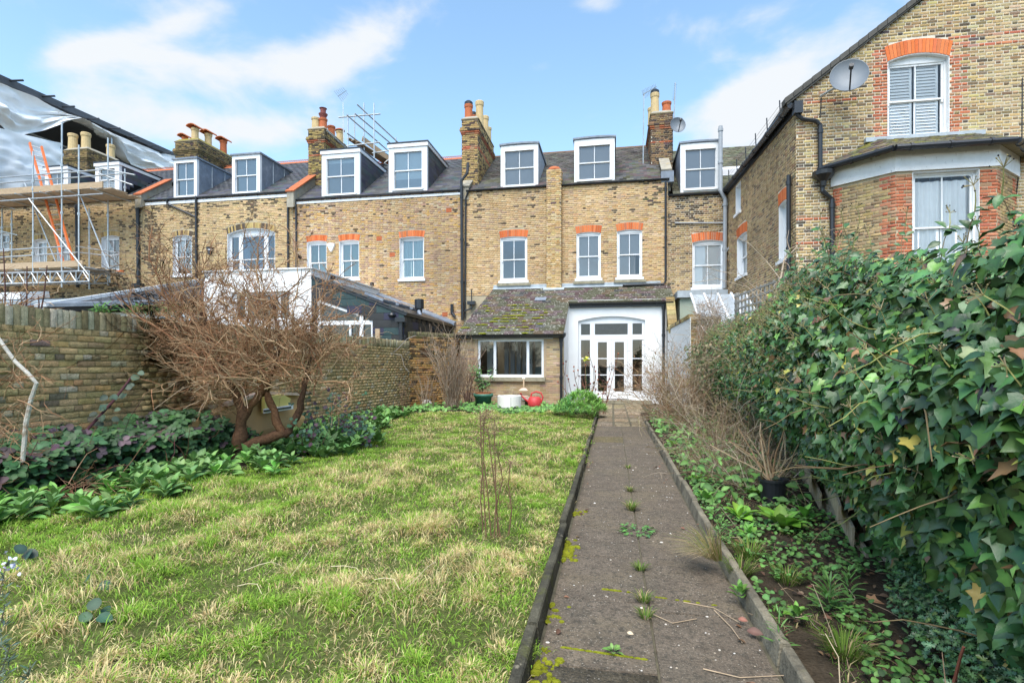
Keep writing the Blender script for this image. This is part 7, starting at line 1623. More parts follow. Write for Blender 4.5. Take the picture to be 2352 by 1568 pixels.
# low oval-leaved weeds
pos, nrm, tip, scl, col = [], [], [], [], []
nclump = 0; objs = []
spots = []
for i in range(2600):
    y = 2.9 + 11.2 * R.random() ** 1.2; x = float(weed_line(y)) + R.choice([R.uniform(-1.35, .1), R.uniform(-1.35, .1), R.uniform(-.3, .5)])
    if fnoise(np.array(x * 2.3), np.array(y * 2.0), 207) < (.36 if x < float(weed_line(y)) + .08 else .56): continue
    if x < -6.3 or any((x - a) ** 2 + (y - b_) ** 2 < .026 for a, b_ in spots): continue
    if x < -5.6 and y < 8: continue
    if (x + 5.35) ** 2 + (y - 4.55) ** 2 < .09: continue
    spots.append((x, y))
spots.sort(key=lambda s: s[0] ** 2 + s[1] ** 2)
LBL = 'low clump of soft oval green leaves in the weedy bed between lawn and old wall'
for k, (x, y) in enumerate(spots):
    z = float(lawn_z(x, y)) - .01
    if k < 75 and float(proj((x, y, .1))[0]) > -20:
        rosette('leafy_weed', LBL, 'weed', x, y, z, R.randint(11, 15), R.uniform(.17, .24), OVAL, AL if R.random() < .75 else (.18, .36, .08), up=.2, stem=.10, group='leafy weeds along the old wall'); continue
    nn = 13
    for i in range(nn):
        a = i * 2.399 + R.random(); el = R.uniform(.25, 1.1); d = np.array([math.cos(a) * math.cos(el), math.sin(a) * math.cos(el), math.sin(el)])
        pos.append((x + d[0] * .02, y + d[1] * .02, z + R.uniform(0, .10))); tip.append(d); nrm.append(np.array([-math.cos(a) * math.sin(el), -math.sin(a) * math.sin(el), math.cos(el)]) + .2 * rng.standard_normal(3)); scl.append(R.uniform(.14, .22)); col.append(gcol(AL if R.random() < .7 else (.10, .21, .045), 1, .2)[0])
o = scatter('leafy_ground_cover', OVAL, pos, nrm, tip, scl, col, M['leaf']); tag(o, 'spread of green oval-leaved weeds filling the bed behind and beyond the shrub', 'ground cover')
# pile of dead stems in the weeds
dp = thing('dead_stem_heap', 'heap of dead brown stems in a hollow among the green weeds', 'plant debris', (-5.3, 4.5, 0)); q = MB()
for i in range(130): pts, _ = wander((-5.35 + R.gauss(0, .16), 4.55 + R.gauss(0, .2), R.uniform(.03, .22)), (R.gauss(0, 1), R.gauss(0, 1), R.gauss(0, .35)), R.uniform(.15, .45), 4, .3, -.05); q.tube(pts, .004, 3, .002, R.choice([(.20, .09, .05), (.26, .15, .09), (.12, .06, .04), (.34, .2, .12)]))
q.build('stems', M['twig'], dp, kind='stuff')
# bare lichened branch and twigs at the far left
lb = thing('bare_branch', 'pale lichen-covered crooked branch with thin bare twigs at the picture left edge', 'branch', (-5.2, 4.0, 0)); DL_ = 5.2
M['lichen'] = mat('lichen', (.5, .47, .41), .9, .25, 30, .5, 60, stain=[((.22, .15, .09), 9, .55, .65, .7)])
q = MB(); q.tube([shrub_pt(x, y, DL_) for x, y in ((-60, 700), (0, 782), (35, 830), (65, 858), (84, 880), (72, 915), (60, 970), (52, 1060))], .016, 7, .02, (1, 1, 1), wob=.2); q.build('branch', M['lichen'], lb)
tw = MB()
for i in range(26):
    p = shrub_pt(R.uniform(-30, 60), R.uniform(780, 980), DL_ + R.uniform(-.2, .5)); twig_tree(p, side * R.uniform(-.4, 1) + Vector((0, 0, R.uniform(-.4, .9))), R.uniform(.25, .5), .005, 1, .6)
tw.build('twigs', M['twig'], lb, kind='stuff')
tw = MB()
for i in range(60): p = shrub_pt(R.uniform(-20, 75), R.uniform(960, 1050), DL_ + R.uniform(-.1, .6)); twig_tree(p, side * R.uniform(-1, 1) + Vector((0, 0, R.uniform(-.4, .6))), R.uniform(.15, .4), .004, 2, .8)
tw.build('dead_twigs', M['twig'], lb, kind='stuff')
tw = MB(); lt2 = thing('bare_bush', 'dark bare upright stems standing above the wall top at the left edge', 'stems', (-6.9, 5.2, 0))
for (x0, y0, x1, y1) in ((10, 760, 8, 570), (55, 760, 62, 612), (88, 745, 108, 610), (86, 720, 88, 680)): tw.tube([shrub_pt(x0, y0, 7.6), shrub_pt((x0 + x1) / 2 + 3, (y0 + y1) / 2, 7.6), shrub_pt(x1, y1, 7.6)], .012, 5, .006, (.10, .05, .045))
for i in range(28): p = shrub_pt(R.uniform(-20, 50), R.uniform(690, 745), 7.5 + R.uniform(-.2, .4)); twig_tree(p, side * R.uniform(-.8, 1) + Vector((0, 0, R.uniform(-.2, .6))), R.uniform(.3, .6), .008, 2, .6)
tw.build('stems', M['twig'], lt2)
# fern-green creeper on the wall top
n = 260; pp = np.array([tuple(atX(R.uniform(285, 430) if i % 4 else R.uniform(215, 260), R.uniform(704, 722), -6.5)) for i in range(n)]); o = thing('wall_top_plant', 'fresh green leafy plant growing along the top of the old wall', 'plant', (-6.5, 7.5, 2)); scatter('leaves', NARROW, pp, np.array([.3, -.3, 1]) + .7 * unit(n), unit(n) + np.array([0, 0, .5]), .10 + .06 * rng.random(n), gcol((.075, .17, .03), n, .25), M['leaf'], o)
# rosemary and a bramble leaf near the lower left corner
rs = thing('rosemary_sprig', 'rosemary sprigs with pale lilac flowers at the lower left corner', 'plant', (-2.4, 1.9, 0)); q = MB(); pp, tt = [], []
for (x, y, D) in ((14, 1292, 2.15), (24, 1480, 1.95), (12, 1390, 2.0), (70, 1530, 1.9)):
    tpz = shrub_pt(x, y, D); b0 = Vector((tpz.x - .12, tpz.y + .05, .0)); q.tube([b0, b0.lerp(tpz, .6) + Vector((-.03, 0, .02)), tpz], .004, 4, .002, (.2, .16, .1))
    for i in range(60): t = R.uniform(.35, 1); c = b0.lerp(tpz, t); a = R.uniform(0, 6.28); pp.append(tuple(c)); tt.append((math.cos(a), math.sin(a), .7))
q.build('stem', M['twig'], rs); n = len(pp); scatter('needle', NARROW, pp, unit(n), tt, .028 + .012 * rng.random(n), gcol((.10, .14, .10), n, .2), M['leaf'], rs)
fl_p = np.array([tuple(shrub_pt(14 + R.gauss(0, 16), 1300 + R.gauss(0, 22), 2.13)) for i in range(26)]); scatter('flower', ROUND, fl_p, unit(26), unit(26), .012 + .006 * rng.random(26), gcol((.62, .58, .78), 26, .1), M['leaf'], rs)
for (x, y, D, lab) in ((50, 1272, 3.6, 'small bramble shoot with three dark leaves at the left lawn edge'), (225, 1340, 3.15, 'dark oval leaves poking through the lawn near its left edge'), (215, 1410, 2.76, 'pair of dark leaves lying in the near lawn')):
    c = shrub_pt(x, y, D); t = thing('bramble_shoot', lab, 'plant', (c.x, c.y, 0)); q = MB(); q.tube([(c.x + .04, c.y, .02), (c.x, c.y, c.z - .01)], .004, 4, .003, (.09, .05, .05)); q.build('stem', M['twig'], t)
    for k in range(4): leaf_object('leaf', ROUND, np.array(c) + .03 * rng.standard_normal(3), frames((np.array([.1, -.6, .9]) + .3 * rng.standard_normal(3))[None], unit(1))[0], R.uniform(.06, .09), gcol((.04, .075, .05), 1, .15)[0], M['leaf'], t)

# ---------------------------------------------------------------- dead stems standing in the lawn
def dead_stems(label, stems, r_=.006, colr=(.17, .10, .06), head=True, cat='dead plant', name='dead_plant'):
    b0 = atZ(*stems[0][:2], .05); t = thing(name, label, cat, b0)
    for (x0, y0, x1, y1) in stems:
        a = atZ(x0, y0, .04); D = -a.x * SIN + a.y * COS; e_ = shrub_pt(x1, y1, D); q = MB(); m1 = a.lerp(e_, .35) + Vector((R.gauss(0, .015), 0, 0)); m2 = a.lerp(e_, .7) + Vector((R.gauss(0, .02), 0, 0)); pts = [a, m1, m2, e_]; q.tube(pts, r_, 5, r_ * .6, colr)
        for k in range(9): c = a.lerp(e_, R.uniform(.3, 1)); pts, _ = wander(c, (R.gauss(0, .6), R.gauss(0, .4), .6), R.uniform(.05, .14), 3, .3); q.tube(pts, r_ * .4, 3, r_ * .25, colr)
        if head:
            for k in range(12): pts, _ = wander(e_ + Vector((0, 0, -.05 * R.random())), (R.gauss(0, .8), R.gauss(0, .5), .5), R.uniform(.06, .13), 3, .3); q.tube(pts, r_ * .4, 3, r_ * .3, (.26, .18, .11)); q.lathe(pts[-1], [(0, -.008), (.008, 0), (0, .008)], 4, (.24, .16, .10))
        q.build('stem', M['twig'], t)
dead_stems('group of thin dark dead flower stems standing in the middle of the lawn', [(1117, 1238, 1103, 955), (1128, 1236, 1112, 960), (1144, 1235, 1120, 985), (1135, 1240, 1135, 990), (1150, 1238, 1143, 1040), (1168, 1232, 1172, 1060), (1110, 1225, 1104, 1010)])
dead_stems('dead flower stalks at the far lawn edge left of the bare bush', [(925, 965, 926, 890), (928, 968, 918, 885), (922, 962, 932, 905)])

# ---------------------------------------------------------------- the bed under the kitchen window
BEDC = 16.6
n = 3600; ex_ = -5.9 + 5.3 * rng.random(n); ey_ = 14.9 + 2.9 * rng.random(n); kp = (fnoise(ex_ * 1.6, ey_ * 1.6, 91) > .42); ex_, ey_ = ex_[kp], ey_[kp]; m_ = len(ex_); hh = .05 + .2 * fnoise(ex_ * 2.2, ey_ * 2.2, 17)
o = scatter('bed_plants', OVAL, np.stack([ex_, ey_, hh * rng.random(m_)], 1), np.array([0, -.5, 1]) + .6 * unit(m_), unit(m_) + np.array([0, -.2, .5]), .11 + .08 * rng.random(m_), gcol((.12, .25, .06), m_, .3), M['leaf']); tag(o, 'mixed green perennial leaves in the bed below the kitchen window', 'ground cover')
def vase(label, x, y, stems, L_, r_, cols, name='bare_bush', cat='bush', spread=.28, extra=2):
    global tw
    t = thing(name, label, cat, (x, y, 0)); tw = MB()
    for i in range(stems):
        a = R.uniform(0, 6.28); d = Vector((math.cos(a) * spread * R.random() ** .5, math.sin(a) * spread * R.random() ** .5, 1)); p = Vector((x + R.gauss(0, .10), y + R.gauss(0, .10), .0)); c = R.choice(cols); l_ = L_ * R.uniform(.65, 1.1); pts, dd = wander(p, d, l_, 6, .10); tw.tube(pts, r_, 4, r_ * .5, c, False)
        for k in range(extra): q0 = R.choice(pts[2:]); p2, _ = wander(q0, dd + Vector((R.gauss(0, .4), R.gauss(0, .4), .2)), l_ * .3, 3, .25); tw.tube(p2, r_ * .6, 3, r_ * .3, R.choice(cols), False)
    tw.build('stems', M['twig'], t, kind='stuff'); return t
GRY = [(.28, .20, .14), (.34, .25, .18), (.22, .15, .10), (.38, .30, .22)]
p = atZ(1040, 945); vase('bare twiggy bush in the corner left of the kitchen window', p.x, p.y, 110, 2.05, .009, GRY, spread=.30, extra=3)
p = atZ(1073, 935); vase('dark upright bare stems just left of the green pot', p.x, p.y, 26, 1.9, .010, [(.16, .10, .08), (.22, .14, .1)], spread=.16)
p = atZ(1270, 925); vase('short brown dried stalks below the kitchen drainpipe', p.x, p.y, 70, 1.0, .008, GRY, spread=.30, name='dried_stalks', cat='dead plant')
p = atZ(980, 945); vase('thin reddish dead stalks by the orange-brown wall', p.x, p.y, 30, 1.2, .007, GRY, spread=.3, name='dried_stalks', cat='dead plant')
q0 = thing('bent_branch', 'bent grey bare branch arching before the orange-brown wall', 'branch', atZ(870, 935)); q = MB(); q.tube([atY(x, y, 15.2) for x, y in ((868, 935), (866, 880), (878, 840), (900, 812), (915, 800), (935, 778), (955, 770))], .018, 6, .008, (.30, .27, .25)); q.tube([atY(x, y, 15.2) for x, y in ((900, 812), (922, 815), (928, 840), (940, 855))], .012, 5, .006, (.28, .25, .22)); q.build('branch', M['twig'], q0)
# rose canes
rb = thing('rose_bush', 'leggy rose canes with reddish hips before the white wall and french doors', 'rose bush', atZ(1370, 950)); q = MB(); hips = []
for (x0, y0, x1, y1) in ((1315, 950, 1300, 830), (1320, 950, 1318, 842), (1330, 950, 1335, 865), (1360, 950, 1345, 838), (1370, 950, 1365, 842), (1365, 950, 1352, 810), (1385, 950, 1420, 812), (1375, 950, 1405, 848), (1390, 950, 1400, 870), (1310, 945, 1306, 870)):
    a = atZ(x0, y0, .0); D = -a.x * SIN + a.y * COS; e_ = shrub_pt(x1, y1, D); m1 = a.lerp(e_, .45) + Vector((R.gauss(0, .1), 0, 0)); pts = [a, a.lerp(m1, .5) + Vector((R.gauss(0, .05), 0, 0)), m1, m1.lerp(e_, .5) + Vector((R.gauss(0, .06), 0, 0)), e_]; q.tube(pts, .014, 5, .007, R.choice([(.16, .08, .06), (.22, .10, .07), (.13, .09, .06)]))
    for k in range(4): c = pts[R.randint(1, 3)]; p2, _ = wander(c, (R.gauss(0, .7), R.gauss(0, .3), .8), R.uniform(.2, .5), 4, .2); q.tube(p2, .007, 4, .004, (.18, .08, .06)); hips.append(p2[-1])
    hips.append(e_)
q.build('cane', M['twig'], rb); q = MB()
for h_ in hips: q.lathe(h_, [(0, -.03), (.022, -.01), (.024, .01), (0, .03)], 6, R.choice([(.22, .05, .04), (.10, .05, .04), (.35, .12, .06)]))
q.build('rose_hip', M['twig'], rb, kind='stuff')
df = thing('yellow_flower', 'single yellow-green flower head on a tall stem in front of the door glass', 'flower', atZ(1350, 950)); a = atZ(1350, 950); D = -a.x * SIN + a.y * COS; e_ = shrub_pt(1344, 824, D); q = MB(); q.tube([a, e_], .007, 4, .005, (.15, .2, .06)); q.build('stem', M['twig'], df); n = 10; scatter('petal', OVAL, np.array(e_) + .04 * rng.standard_normal((n, 3)), unit(n) + np.array([0, -1, 0]), unit(n), .10 + .04 * rng.random(n), gcol((.50, .50, .06), n, .12), M['leaf'], df)
# euphorbia mound
eu = thing('euphorbia_bush', 'rounded bright green euphorbia mound at the far lawn corner beside the path', 'bush', atZ(1335, 965)); c = atZ(1332, 962); pos, nrm, tip = [], [], []
for i in range(190):
    a, r_ = R.uniform(0, 6.28), math.sqrt(R.random()); hx, hy = c.x + .68 * r_ * math.cos(a), c.y + .25 + .7 * r_ * math.sin(a); hz = .18 + .46 * (1 - r_ * r_) + R.uniform(-.06, .08)
    for k in range(17): b_ = k * 2.399; el = .1 + .9 * (k / 17); pos.append((hx, hy, hz - .06 + .07 * k / 17)); d = np.array([math.cos(b_) * math.cos(el), math.sin(b_) * math.cos(el), math.sin(el)]); tip.append(d); nrm.append(np.array([-math.cos(b_) * math.sin(el), -math.sin(b_) * math.sin(el), math.cos(el)]))
n = len(pos); cc = gcol((.20, .37, .08), n, .25); low = np.array(pos)[:, 0] < c.x - .2; cc[low & (rng.random(n) < .35)] *= np.array([.6, .8, 1.3]); scatter('leaf', NARROW, pos, nrm, tip, .11 + .04 * rng.random(n), cc, M['leaf'], eu)

# ---------------------------------------------------------------- pots and tools
M['green_plastic'] = mat('green_plastic', (.06, .19, .13), .45, .1, 6, spec=.4); M['red_plastic'] = mat('red_plastic', (.55, .05, .05), .45, .12, 8, spec=.4); M['cream'] = mat('cream', (.78, .75, .68), .5, .06, 5); M['iron'] = mat('iron', (.05, .055, .06), .5, .2, 8, metal=.3)
p = atZ(1110, 938); s_ = 46 / FOC * (-p.x * SIN + p.y * COS) / 2; t = thing('plant_pot', 'round green plastic pot with terracotta pot inside and a leggy shrub', 'plant pot', (p.x, p.y, 0)); q = MB(); q.lathe((p.x, p.y, 0), [(0, .0), (s_ * .66, 0), (s_ * .86, .38), (s_ * .98, .39), (s_ * 1.0, .48), (s_ * .9, .48), (s_ * .86, .40), (0, .38)], 26); q.build('pot', M['green_plastic'], t, True)
q = MB(); q.lathe((p.x, p.y, .40), [(s_ * .5, 0), (s_ * .78, .06), (s_ * .80, .12), (s_ * .70, .12), (s_ * .66, .04), (0, .02)], 22); q.build('inner_pot', M['terracotta'], t)
q = MB(); st_ = []
for i in range(7): pts, _ = wander((p.x - .05 + R.gauss(0, .06), p.y, .45), (R.gauss(-.03, .15), R.gauss(0, .1), 1), R.uniform(.4, 1.05), 7, .12); q.tube(pts, .012, 5, .006, (.20, .14, .08)); st_ += pts[2:]
q.build('stem', M['twig'], t); n = 240; pp = np.array([tuple(R.choice(st_)) for _ in range(n)]) + .06 * rng.standard_normal((n, 3)); scatter('leaf', OVAL, pp, np.array([0, -.4, 1]) + .6 * unit(n), unit(n) + np.array([0, 0, .4]), .07 + .05 * rng.random(n), gcol((.10, .19, .06), n, .25), M['leaf'], t)
p = atZ(1170, 945); s_ = 55 / FOC * (-p.x * SIN + p.y * COS) / 2; t = thing('planter', 'white drum-shaped planter on a narrower base', 'planter', (p.x, p.y, 0)); q = MB(); q.lathe((p.x, p.y, 0), [(0, 0), (s_ * .78, 0), (s_ * .80, .12), (s_ * .98, .13), (s_, .15), (s_, .47), (s_ * .97, .49), (s_ * .80, .49), (s_ * .78, .42), (0, .40)], 30); q.build('drum', M['cream'], t, False)
q = MB(); q.lathe((p.x, p.y, .425), [(s_ * .77, 0), (0, .01)], 24); q.build('soil', M['soil'], t); q = MB(); q.box(p.x + s_ * .30 - .004, p.x + s_ * .30 + .004, p.y - s_ * .958, p.y - s_ * .945, .16, .46); q.build('seam', M['iron'], t)
tuft('wispy dry grass clump growing behind the white planter', p.x - .1, p.y + .75, .3, 60, .7, STR + [(.2, .22, .08)], .12)
p = atZ(1150, 925); t = thing('pale_stone', 'pale pointed stone behind the white planter', 'stone', (p.x, p.y + .5, 0)); q = MB(); q.lathe((p.x, p.y + .5, 0), [(0, 0), (.16, 0), (.17, .2), (.10, .45), (.03, .58), (0, .6)], 8, M=Matrix.Diagonal((1, .6, 1))); q.build('stone', M['cream'], t)
p = atZ(1228, 940); W = .0135
t = thing('watering_can', 'red plastic watering can with a long spout lying in the bed', 'watering can', (p.x, p.y, 0)); q = MB(); q.lathe((p.x, p.y, .08), [(0, 0), (.20, 0), (.22, .06), (.20, .28), (.14, .32), (0, .32)], 16); q.build('body', M['red_plastic'], t, True)
q = MB(); q.tube([(p.x - .15, p.y, .2), (p.x - .32, p.y - .05, .34), (p.x - .42, p.y - .06, .44)], .035, 8, .022); q.lathe((p.x - .43, p.y - .06, .46), [(.02, 0), (.05, .05), (0, .06)], 8); q.build('spout', M['red_plastic'], t); q = MB(); q.tube([(p.x - .12, p.y, .38), (p.x - .10, p.y, .50), (p.x + .05, p.y, .56), (p.x + .2, p.y, .52), (p.x + .26, p.y, .4), (p.x + .21, p.y, .22)], .025, 7); q.build('handle', M['red_plastic'], t)
p = atZ(1178, 925); y_ = p.y + .55; t = thing('watering_can', 'old grey metal watering can with a tall hoop handle behind the white planter', 'watering can', (p.x, y_, 0)); q = MB(); q.lathe((p.x, y_, 0), [(0, 0), (.18, 0), (.18, .48), (.1, .5), (0, .5)], 16); q.build('body', M['iron'], t); q = MB(); q.tube([(p.x - .17 * math.cos(a), y_, .50 + .30 * math.sin(a)) for a in [math.pi * i / 8 for i in range(9)]], .022, 6); q.build('handle', M['iron'], t)
p = atZ(1210, 925); y_ = YK - .35; t = thing('terracotta_pan', 'shallow upturned terracotta pans stacked before the kitchen wall', 'pot', (p.x, y_, 0)); q = MB(); q.lathe((p.x + .05, y_ - .2, .30), [(0, 0), (.34, 0), (.38, .10), (.30, .10), (0, .06)], 18); q.build('pan', M['pink'], t); q = MB(); q.box(p.x - .3, p.x + .35, y_ - .45, y_ + .1, 0, .299); q.build('block', M['stone'], t)
q = MB(); q.lathe((p.x + .4, y_ - .2, .28), [(0, 0), (.3, .0), (.32, .06), (0, .05)], 16); q.build('dish', M['cream'], t)
a, b_ = atY(1203, 895, YK - .3), atY(1203, 868, YK - .12); t = thing('spade', 'short wooden-handled hand tool leaning under the kitchen sill', 'hand tool', a); q = MB(); q.tube([a, b_], .028, 6); q.build('handle', M['board'], t); q = MB(); q.beam(b_ + Vector((-.05, 0, .0)), b_ + Vector((.05, 0, .0)), .05, .07); q.build('grip', M['cream'], t); q = MB(); q.prism([(a.x - .16, a.y - .1, a.z - .02), (a.x + .16, a.y - .1, a.z - .02), (a.x + .07, a.y, a.z + .06), (a.x - .07, a.y, a.z + .06)], (0, .012, 0)); q.build('blade', M['pink'], t)
p = atZ(955, 935); t = thing('washing_up_bowl', 'low dark tub with a white pot beside it by the orange-brown wall', 'tub', (p.x, p.y, 0)); q = MB(); q.lathe((p.x, p.y, 0), [(0, 0), (.3, 0), (.36, .28), (.33, .28), (.28, .05), (0, .04)], 18); q.build('tub', M['iron'], t); q = MB(); q.lathe((p.x + .42, p.y - .15, 0), [(0, 0), (.14, .02), (.18, .16), (.12, .26), (0, .28)], 10); q.build('pot', M['cream'], t)
# black pot in the right bed
p = atZ(1776, 1160, .03); t = thing('plant_pot', 'black plastic pot with cut woody stems in the ivy bed', 'plant pot', (p.x, p.y, 0)); q = MB(); q.lathe((p.x, p.y, .02), [(0, 0), (.105, 0), (.125, .25), (.14, .25), (.14, .275), (.12, .275), (.11, .24), (0, .23)], 22); q.build('pot', M['black'], t)
tw = MB()
for i in range(20): pts, dd = wander((p.x + R.gauss(0, .03), p.y + R.gauss(0, .03), .25), (R.gauss(-.12, .4), R.gauss(0, .3), 1), R.uniform(.3, .9), 5, .15); tw.tube(pts, R.uniform(.005, .012), 5, .004, R.choice([(.36, .24, .14), (.28, .18, .10), (.42, .32, .2)]), False)
tw.build('woody_stem', M['twig'], t)

# ---------------------------------------------------------------- dry growth along the right-hand bed
def tangle(name, label, cat, pts0, nst, L_, r_, cols, D=None, spread=.7, up=.8, dirx=(-.3, -.3), lev=1):
    global tw
    c = atZ(*pts0[0], 0.0); t = thing(name, label, cat, c); tw = MB()
    old = list(TWC); TWC[:] = cols
    for i in range(nst): x, y = R.choice(pts0); p = atZ(x + R.gauss(0, 14), y + R.gauss(0, 6), .02); twig_tree(p, (R.gauss(dirx[0], spread), R.gauss(dirx[1], spread), up * R.uniform(.5, 1.2)), L_ * R.uniform(.55, 1.1), r_, lev, .6, -.01)
    TWC[:] = old; tw.build('twigs', M['twig'], t, kind='stuff'); return t
DRY = [(.26, .19, .12), (.21, .145, .09), (.36, .29, .2), (.17, .11, .07), (.42, .35, .26), (.22, .19, .08)]
t = tangle('dry_bush', 'reddish-brown dry bush with tiny dead leaves beside the french doors', 'bush', [(1545, 968), (1530, 972), (1570, 965)], 30, 1.55, .009, [(.30, .17, .09), (.36, .22, .13), (.24, .12, .07), (.40, .30, .16)], spread=.42, up=1.0, dirx=(.0, -.1), lev=0)
n = 700; c = atZ(1545, 968); pp = np.array([c.x, c.y, .95]) + np.array([.42, .42, .42]) * rng.standard_normal((n, 3)); pp[:, 2] = np.clip(pp[:, 2], .1, 2.0); scatter('dead_leaf', ROUND, pp, unit(n), unit(n), .025 + .02 * rng.random(n), gcol((.26, .15, .07), n, .35), M['leaf'], t)
tangle('dry_bush', 'mesh of arching dry stems along the middle of the ivy bed', 'dead plant', [(1620, 1010), (1650, 1030), (1700, 1055), (1590, 1000), (1730, 1080), (1680, 1040)], 130, 1.25, .006, DRY, spread=.55, up=.75, dirx=(-.05, -.35))
tangle('dry_bush', 'pale dry stalks leaning out of the ivy just before the dry bush', 'dead plant', [(1600, 985), (1625, 990), (1580, 985)], 85, 1.8, .006, DRY, spread=.45, up=.9, dirx=(-.15, -.1))
tangle('dry_bush', 'low brown stubble of stalks left of the black pot', 'dead plant', [(1690, 1110), (1720, 1120), (1660, 1085), (1740, 1135), (1620, 1060), (1640, 1080)], 110, .7, .005, DRY, spread=.7, up=.7)
n = 1100; gy_ = 5.5 + 8.5 * rng.random(n); gx_ = PX1 + .12 + (xf(gy_) - .25 - PX1 - .12) * rng.random(n); gz_ = bed_z(gx_, gy_) + .28 * rng.random(n) ** 1.5; o = scatter('bed_weeds', OVAL, np.stack([gx_, gy_, gz_], 1), np.array([-.2, -.5, 1]) + .6 * unit(n), unit(n) + np.array([0, -.2, .3]), .07 + .06 * rng.random(n), gcol((.10, .21, .05), n, .35), M['leaf']); tag(o, 'green weeds filling the far part of the ivy bed', 'ground cover')
n = 1700; a_ = rng.random(n); by2 = 10.5 + 4.4 * rng.random(n); bz2 = .3 + 1.6 * rng.random(n); bx2 = ivy_surf(by2, bz2) - .05 - .25 * rng.random(n); o = thing('dry_creeper', 'brown and green dry creeper on the far end of the ivy by the brick pier', 'creeper', (2.3, 12.5, 0)); scatter('leaves', ROUND, np.stack([bx2, by2, bz2], 1), np.array([-1, -.5, .4]) + .8 * unit(n), unit(n), .04 + .03 * rng.random(n), np.where(rng.random((n, 1)) < .5, gcol((.17, .13, .07), n, .3), gcol((.07, .10, .035), n, .3)), M['leaf'], o)
tw = MB(); TW0 = list(TWC); TWC[:] = DRY
for i in range(70): y = R.uniform(9.5, 14.4); z = R.uniform(.4, 2.2); twig_tree(Vector((float(ivy_surf(np.array(y), np.array(z))) - .02, y, z)), (-.6, R.gauss(-.2, .5), R.gauss(.2, .6)), R.uniform(.3, .8), .005, 2, .6)
tw.build('twigs', M['twig'], o, kind='stuff')
# dead clematis bundle on the pier
cl = thing('clematis_bundle', 'shaggy ball of dry grey-brown clematis stems on top of the brick pier', 'climber', atY(1628, 735, 14.7)); tw = MB(); c = atY(1628, 722, 14.7)
TWC[:] = [(.40, .33, .27), (.32, .24, .18), (.48, .42, .36), (.30, .19, .12)]
for i in range(330): v = Vector((R.gauss(0, 1), R.gauss(0, .8), R.gauss(0, 1))).normalized(); p = c + Vector((v.x * .38, v.y * .3, v.z * .42)) * R.uniform(.3, 1); pts, _ = wander(p, v * .5 + Vector((R.gauss(0, .8), R.gauss(0, .8), R.gauss(.1, .8))), R.uniform(.2, .5), 5, .35); tw.tube(pts, .005, 3, .003, R.choice(TWC), False)
for i in range(60): p = c + Vector((R.uniform(-.35, .35), R.uniform(-.3, .1), -.3)); pts, _ = wander(p, (R.gauss(0, .3), -.2, -1), R.uniform(.4, 1.0), 5, .25); tw.tube(pts, .006, 3, .003, R.choice(TWC), False)
tw.build('stems', M['twig'], cl, kind='stuff')
TWC[:] = TW0
# trellis panels beyond the hedge
tr2 = thing('trellis', 'weathered grey square trellis panels above the ivy', 'trellis', atY(1760, 690, 12)); T0, T1 = atY(1688, 660, 13.6), atY(1836, 660, 10.2); T0.z = T1.z = 0; TL = (T1 - T0).length; TFr = Frame(T0, T1 - T0); M['grey_wood'] = mat('grey_wood', (.30, .28, .25), .9, .25, 9, .4, 40, spec=.15)
nv = 15
for i in range(nv + 1): u_ = TL * i / nv; q = MB(); q.fbox(TFr, u_ - .025, u_ + .025, 1.7, 3.05 + R.uniform(-.02, .02), -.02, .0); q.build('slat', M['grey_wood'], tr2)
for j in range(9): z = 1.8 + j * .15; q = MB(); q.fbox(TFr, 0, TL, z - .02, z + .02, .001, .02); q.build('slat', M['grey_wood'], tr2)
q = MB(); q.fbox(TFr, -.06, .05, 0, 3.1, -.08, -.021); q.build('post', M['grey_wood'], tr2)
cg = thing('lean_to_glazing', 'small sloping glazed roof between the white party wall and the trellis', 'conservatory', (3.6, 17.5, 0)); CF = Frame((2.55, 16.6, 2.55), (1, 0, 0), V=(0, 1, .55)); q = MB(); q.prism([CF.P(0, 0, 0), CF.P(1.7, 0, 0), CF.P(1.7, 2.4, 0), CF.P(0, 2.4, 0)], -CF.N * .05); q.build('pane', M['lead_pale'], cg)
for k in range(5): q = MB(); q.fbox(CF, k * .42 - .03, k * .42 + .03, -.02, 2.42, .001, .06); q.build('glazing_bar', M['white'], cg)
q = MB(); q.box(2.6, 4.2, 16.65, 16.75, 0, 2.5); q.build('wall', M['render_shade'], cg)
q = MB(); q.box(X45 + .3, 3.95, YF - 1.2, YF - .01, 0, 3.8); q2 = thing('rear_outshot', 'pale green rendered outshot with a flat lead roof beyond the white party wall', 'house', (3, YF - 1, 0)); M['pale_green'] = mat('pale_green', (.36, .41, .33), .8, .1, 3); q.build('wall', M['pale_green'], q2); q = MB(); q.box(X45 + .2, 4.0, YF - 1.35, YF - .01, 3.802, 4.05); q.build('roof', M['lead_pale'], q2)
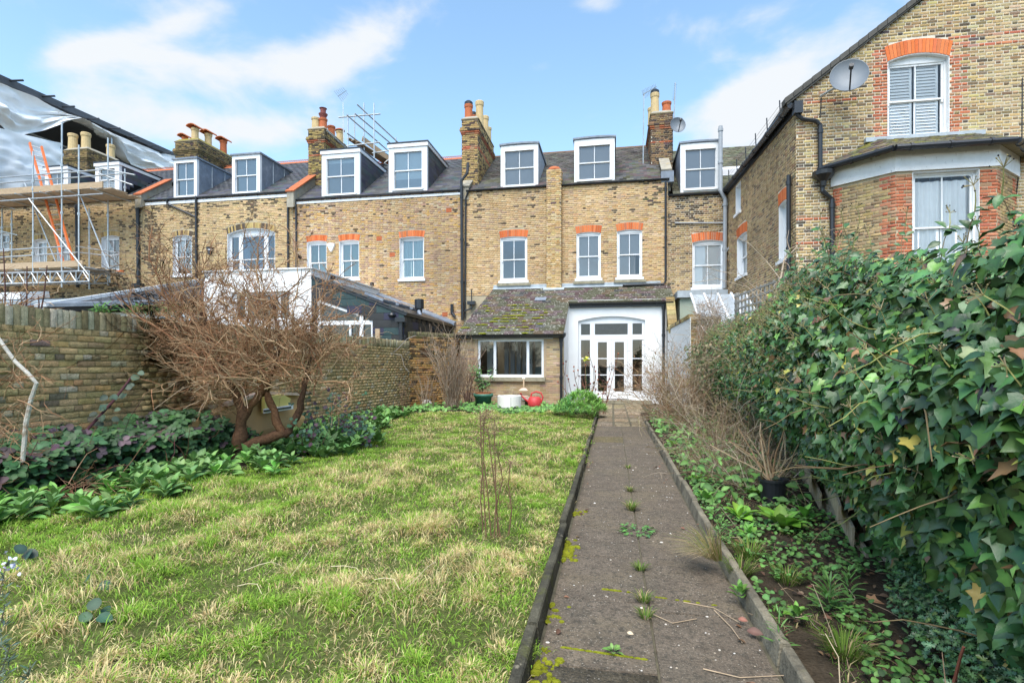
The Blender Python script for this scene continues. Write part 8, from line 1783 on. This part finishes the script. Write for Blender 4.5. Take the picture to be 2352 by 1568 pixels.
# bare sapling
sp_ = thing('bare_sapling', 'thin pale leafless sapling branching above the hedge before the gable wing', 'sapling', (2.75, 9.6, 0)); DS = 9.6; q = MB()
for pp_, r_ in ((((1770, 800), (1773, 740), (1778, 690), (1790, 640), (1800, 600), (1812, 572)), .022), (((1778, 690), (1740, 665), (1700, 690)), .010), (((1790, 640), (1760, 600), (1720, 560), (1690, 545)), .010), (((1800, 600), (1830, 570), (1850, 548), (1890, 535), (1925, 560)), .010), (((1775, 720), (1720, 660), (1650, 640), (1590, 650)), .008), (((1785, 660), (1815, 640), (1840, 655)), .008), (((1745, 668), (1700, 630), (1650, 622), (1620, 612)), .006)):
    pts = [shrub_pt(x + R.gauss(0, 2), y, DS + R.uniform(-.15, .15)) for x, y in pp_]; q.tube(pts, r_, 6, r_ * .5, (.42, .33, .24))
    for i in range(1, len(pts)):
        for k in range(2): p2, _ = wander(pts[i], (R.gauss(0, 1), R.gauss(0, .5), R.gauss(.3, .6)), R.uniform(.15, .45), 4, .2); q.tube(p2, r_ * .35, 4, .0025, (.38, .28, .2))
q.build('trunk', M['twig'], sp_)

for k, (x0, y0, x1, y1) in enumerate(((560, 1310, 700, 1290), (545, 1345, 640, 1375), (720, 1250, 620, 1390), (330, 1230, 280, 1330), (860, 1330, 960, 1370), (760, 1300, 900, 1350), (1000, 1290, 880, 1400))):
    a, b_ = atZ(x0, y0, .14), atZ(x1, y1, .12); q = MB(); b_ = a.lerp(b_, .6); q.tube([a, a.lerp(b_, .3) + Vector((.01, .02, .02)), a.lerp(b_, .6) + Vector((.02, .02, .03)), b_], .0025, 4, .0015, (.60, .50, .33)); o = q.build('dry_stalk', M['twig']); tag(o, 'long pale dry stalk lying on the tussocks of the near lawn', 'dry stalk', 'dry stalks lying on the lawn')
lt_n = 260; tw = MB()
for i in range(lt_n):
    y = 1.6 + 9 * R.random() ** 1.2; x = R.uniform(PX1 + .1, float(xf(y)) - .1); pts, _ = wander((x, y, float(bed_z(x, y)) + .01 + .04 * R.random()), (R.gauss(0, 1), R.gauss(0, 1), R.gauss(0, .15)), R.uniform(.08, .35), 3, .3); tw.tube(pts, .0028, 3, .0015, R.choice([(.34, .25, .16), (.24, .16, .10), (.45, .36, .24), (.18, .10, .07)]), False)
o = tw.build('twig_litter', M['twig'], None, kind='stuff'); tag(o, 'fine dead twigs scattered over the soil of the ivy bed', 'twigs')
n = 900; by3 = 1.4 + 9 * rng.random(n) ** 1.2; bx3 = PX1 + .08 + (xf(by3) - PX1 - .15) * rng.random(n); o = scatter('leaf_litter', OVAL, np.stack([bx3, by3, bed_z(bx3, by3) + .015], 1), np.array([0, 0, 1]) + .6 * unit(n), unit(n), .015 + .025 * rng.random(n), gcol((.13, .078, .045), n, .4), M['leaf']); tag(o, 'small brown leaf litter over the soil of the ivy bed', 'leaf litter')


def bed_keep(x, y, g): return (fnoise(x * 2.6, y * 1.9, 133) > .55) & (x < xf(y) - .35)
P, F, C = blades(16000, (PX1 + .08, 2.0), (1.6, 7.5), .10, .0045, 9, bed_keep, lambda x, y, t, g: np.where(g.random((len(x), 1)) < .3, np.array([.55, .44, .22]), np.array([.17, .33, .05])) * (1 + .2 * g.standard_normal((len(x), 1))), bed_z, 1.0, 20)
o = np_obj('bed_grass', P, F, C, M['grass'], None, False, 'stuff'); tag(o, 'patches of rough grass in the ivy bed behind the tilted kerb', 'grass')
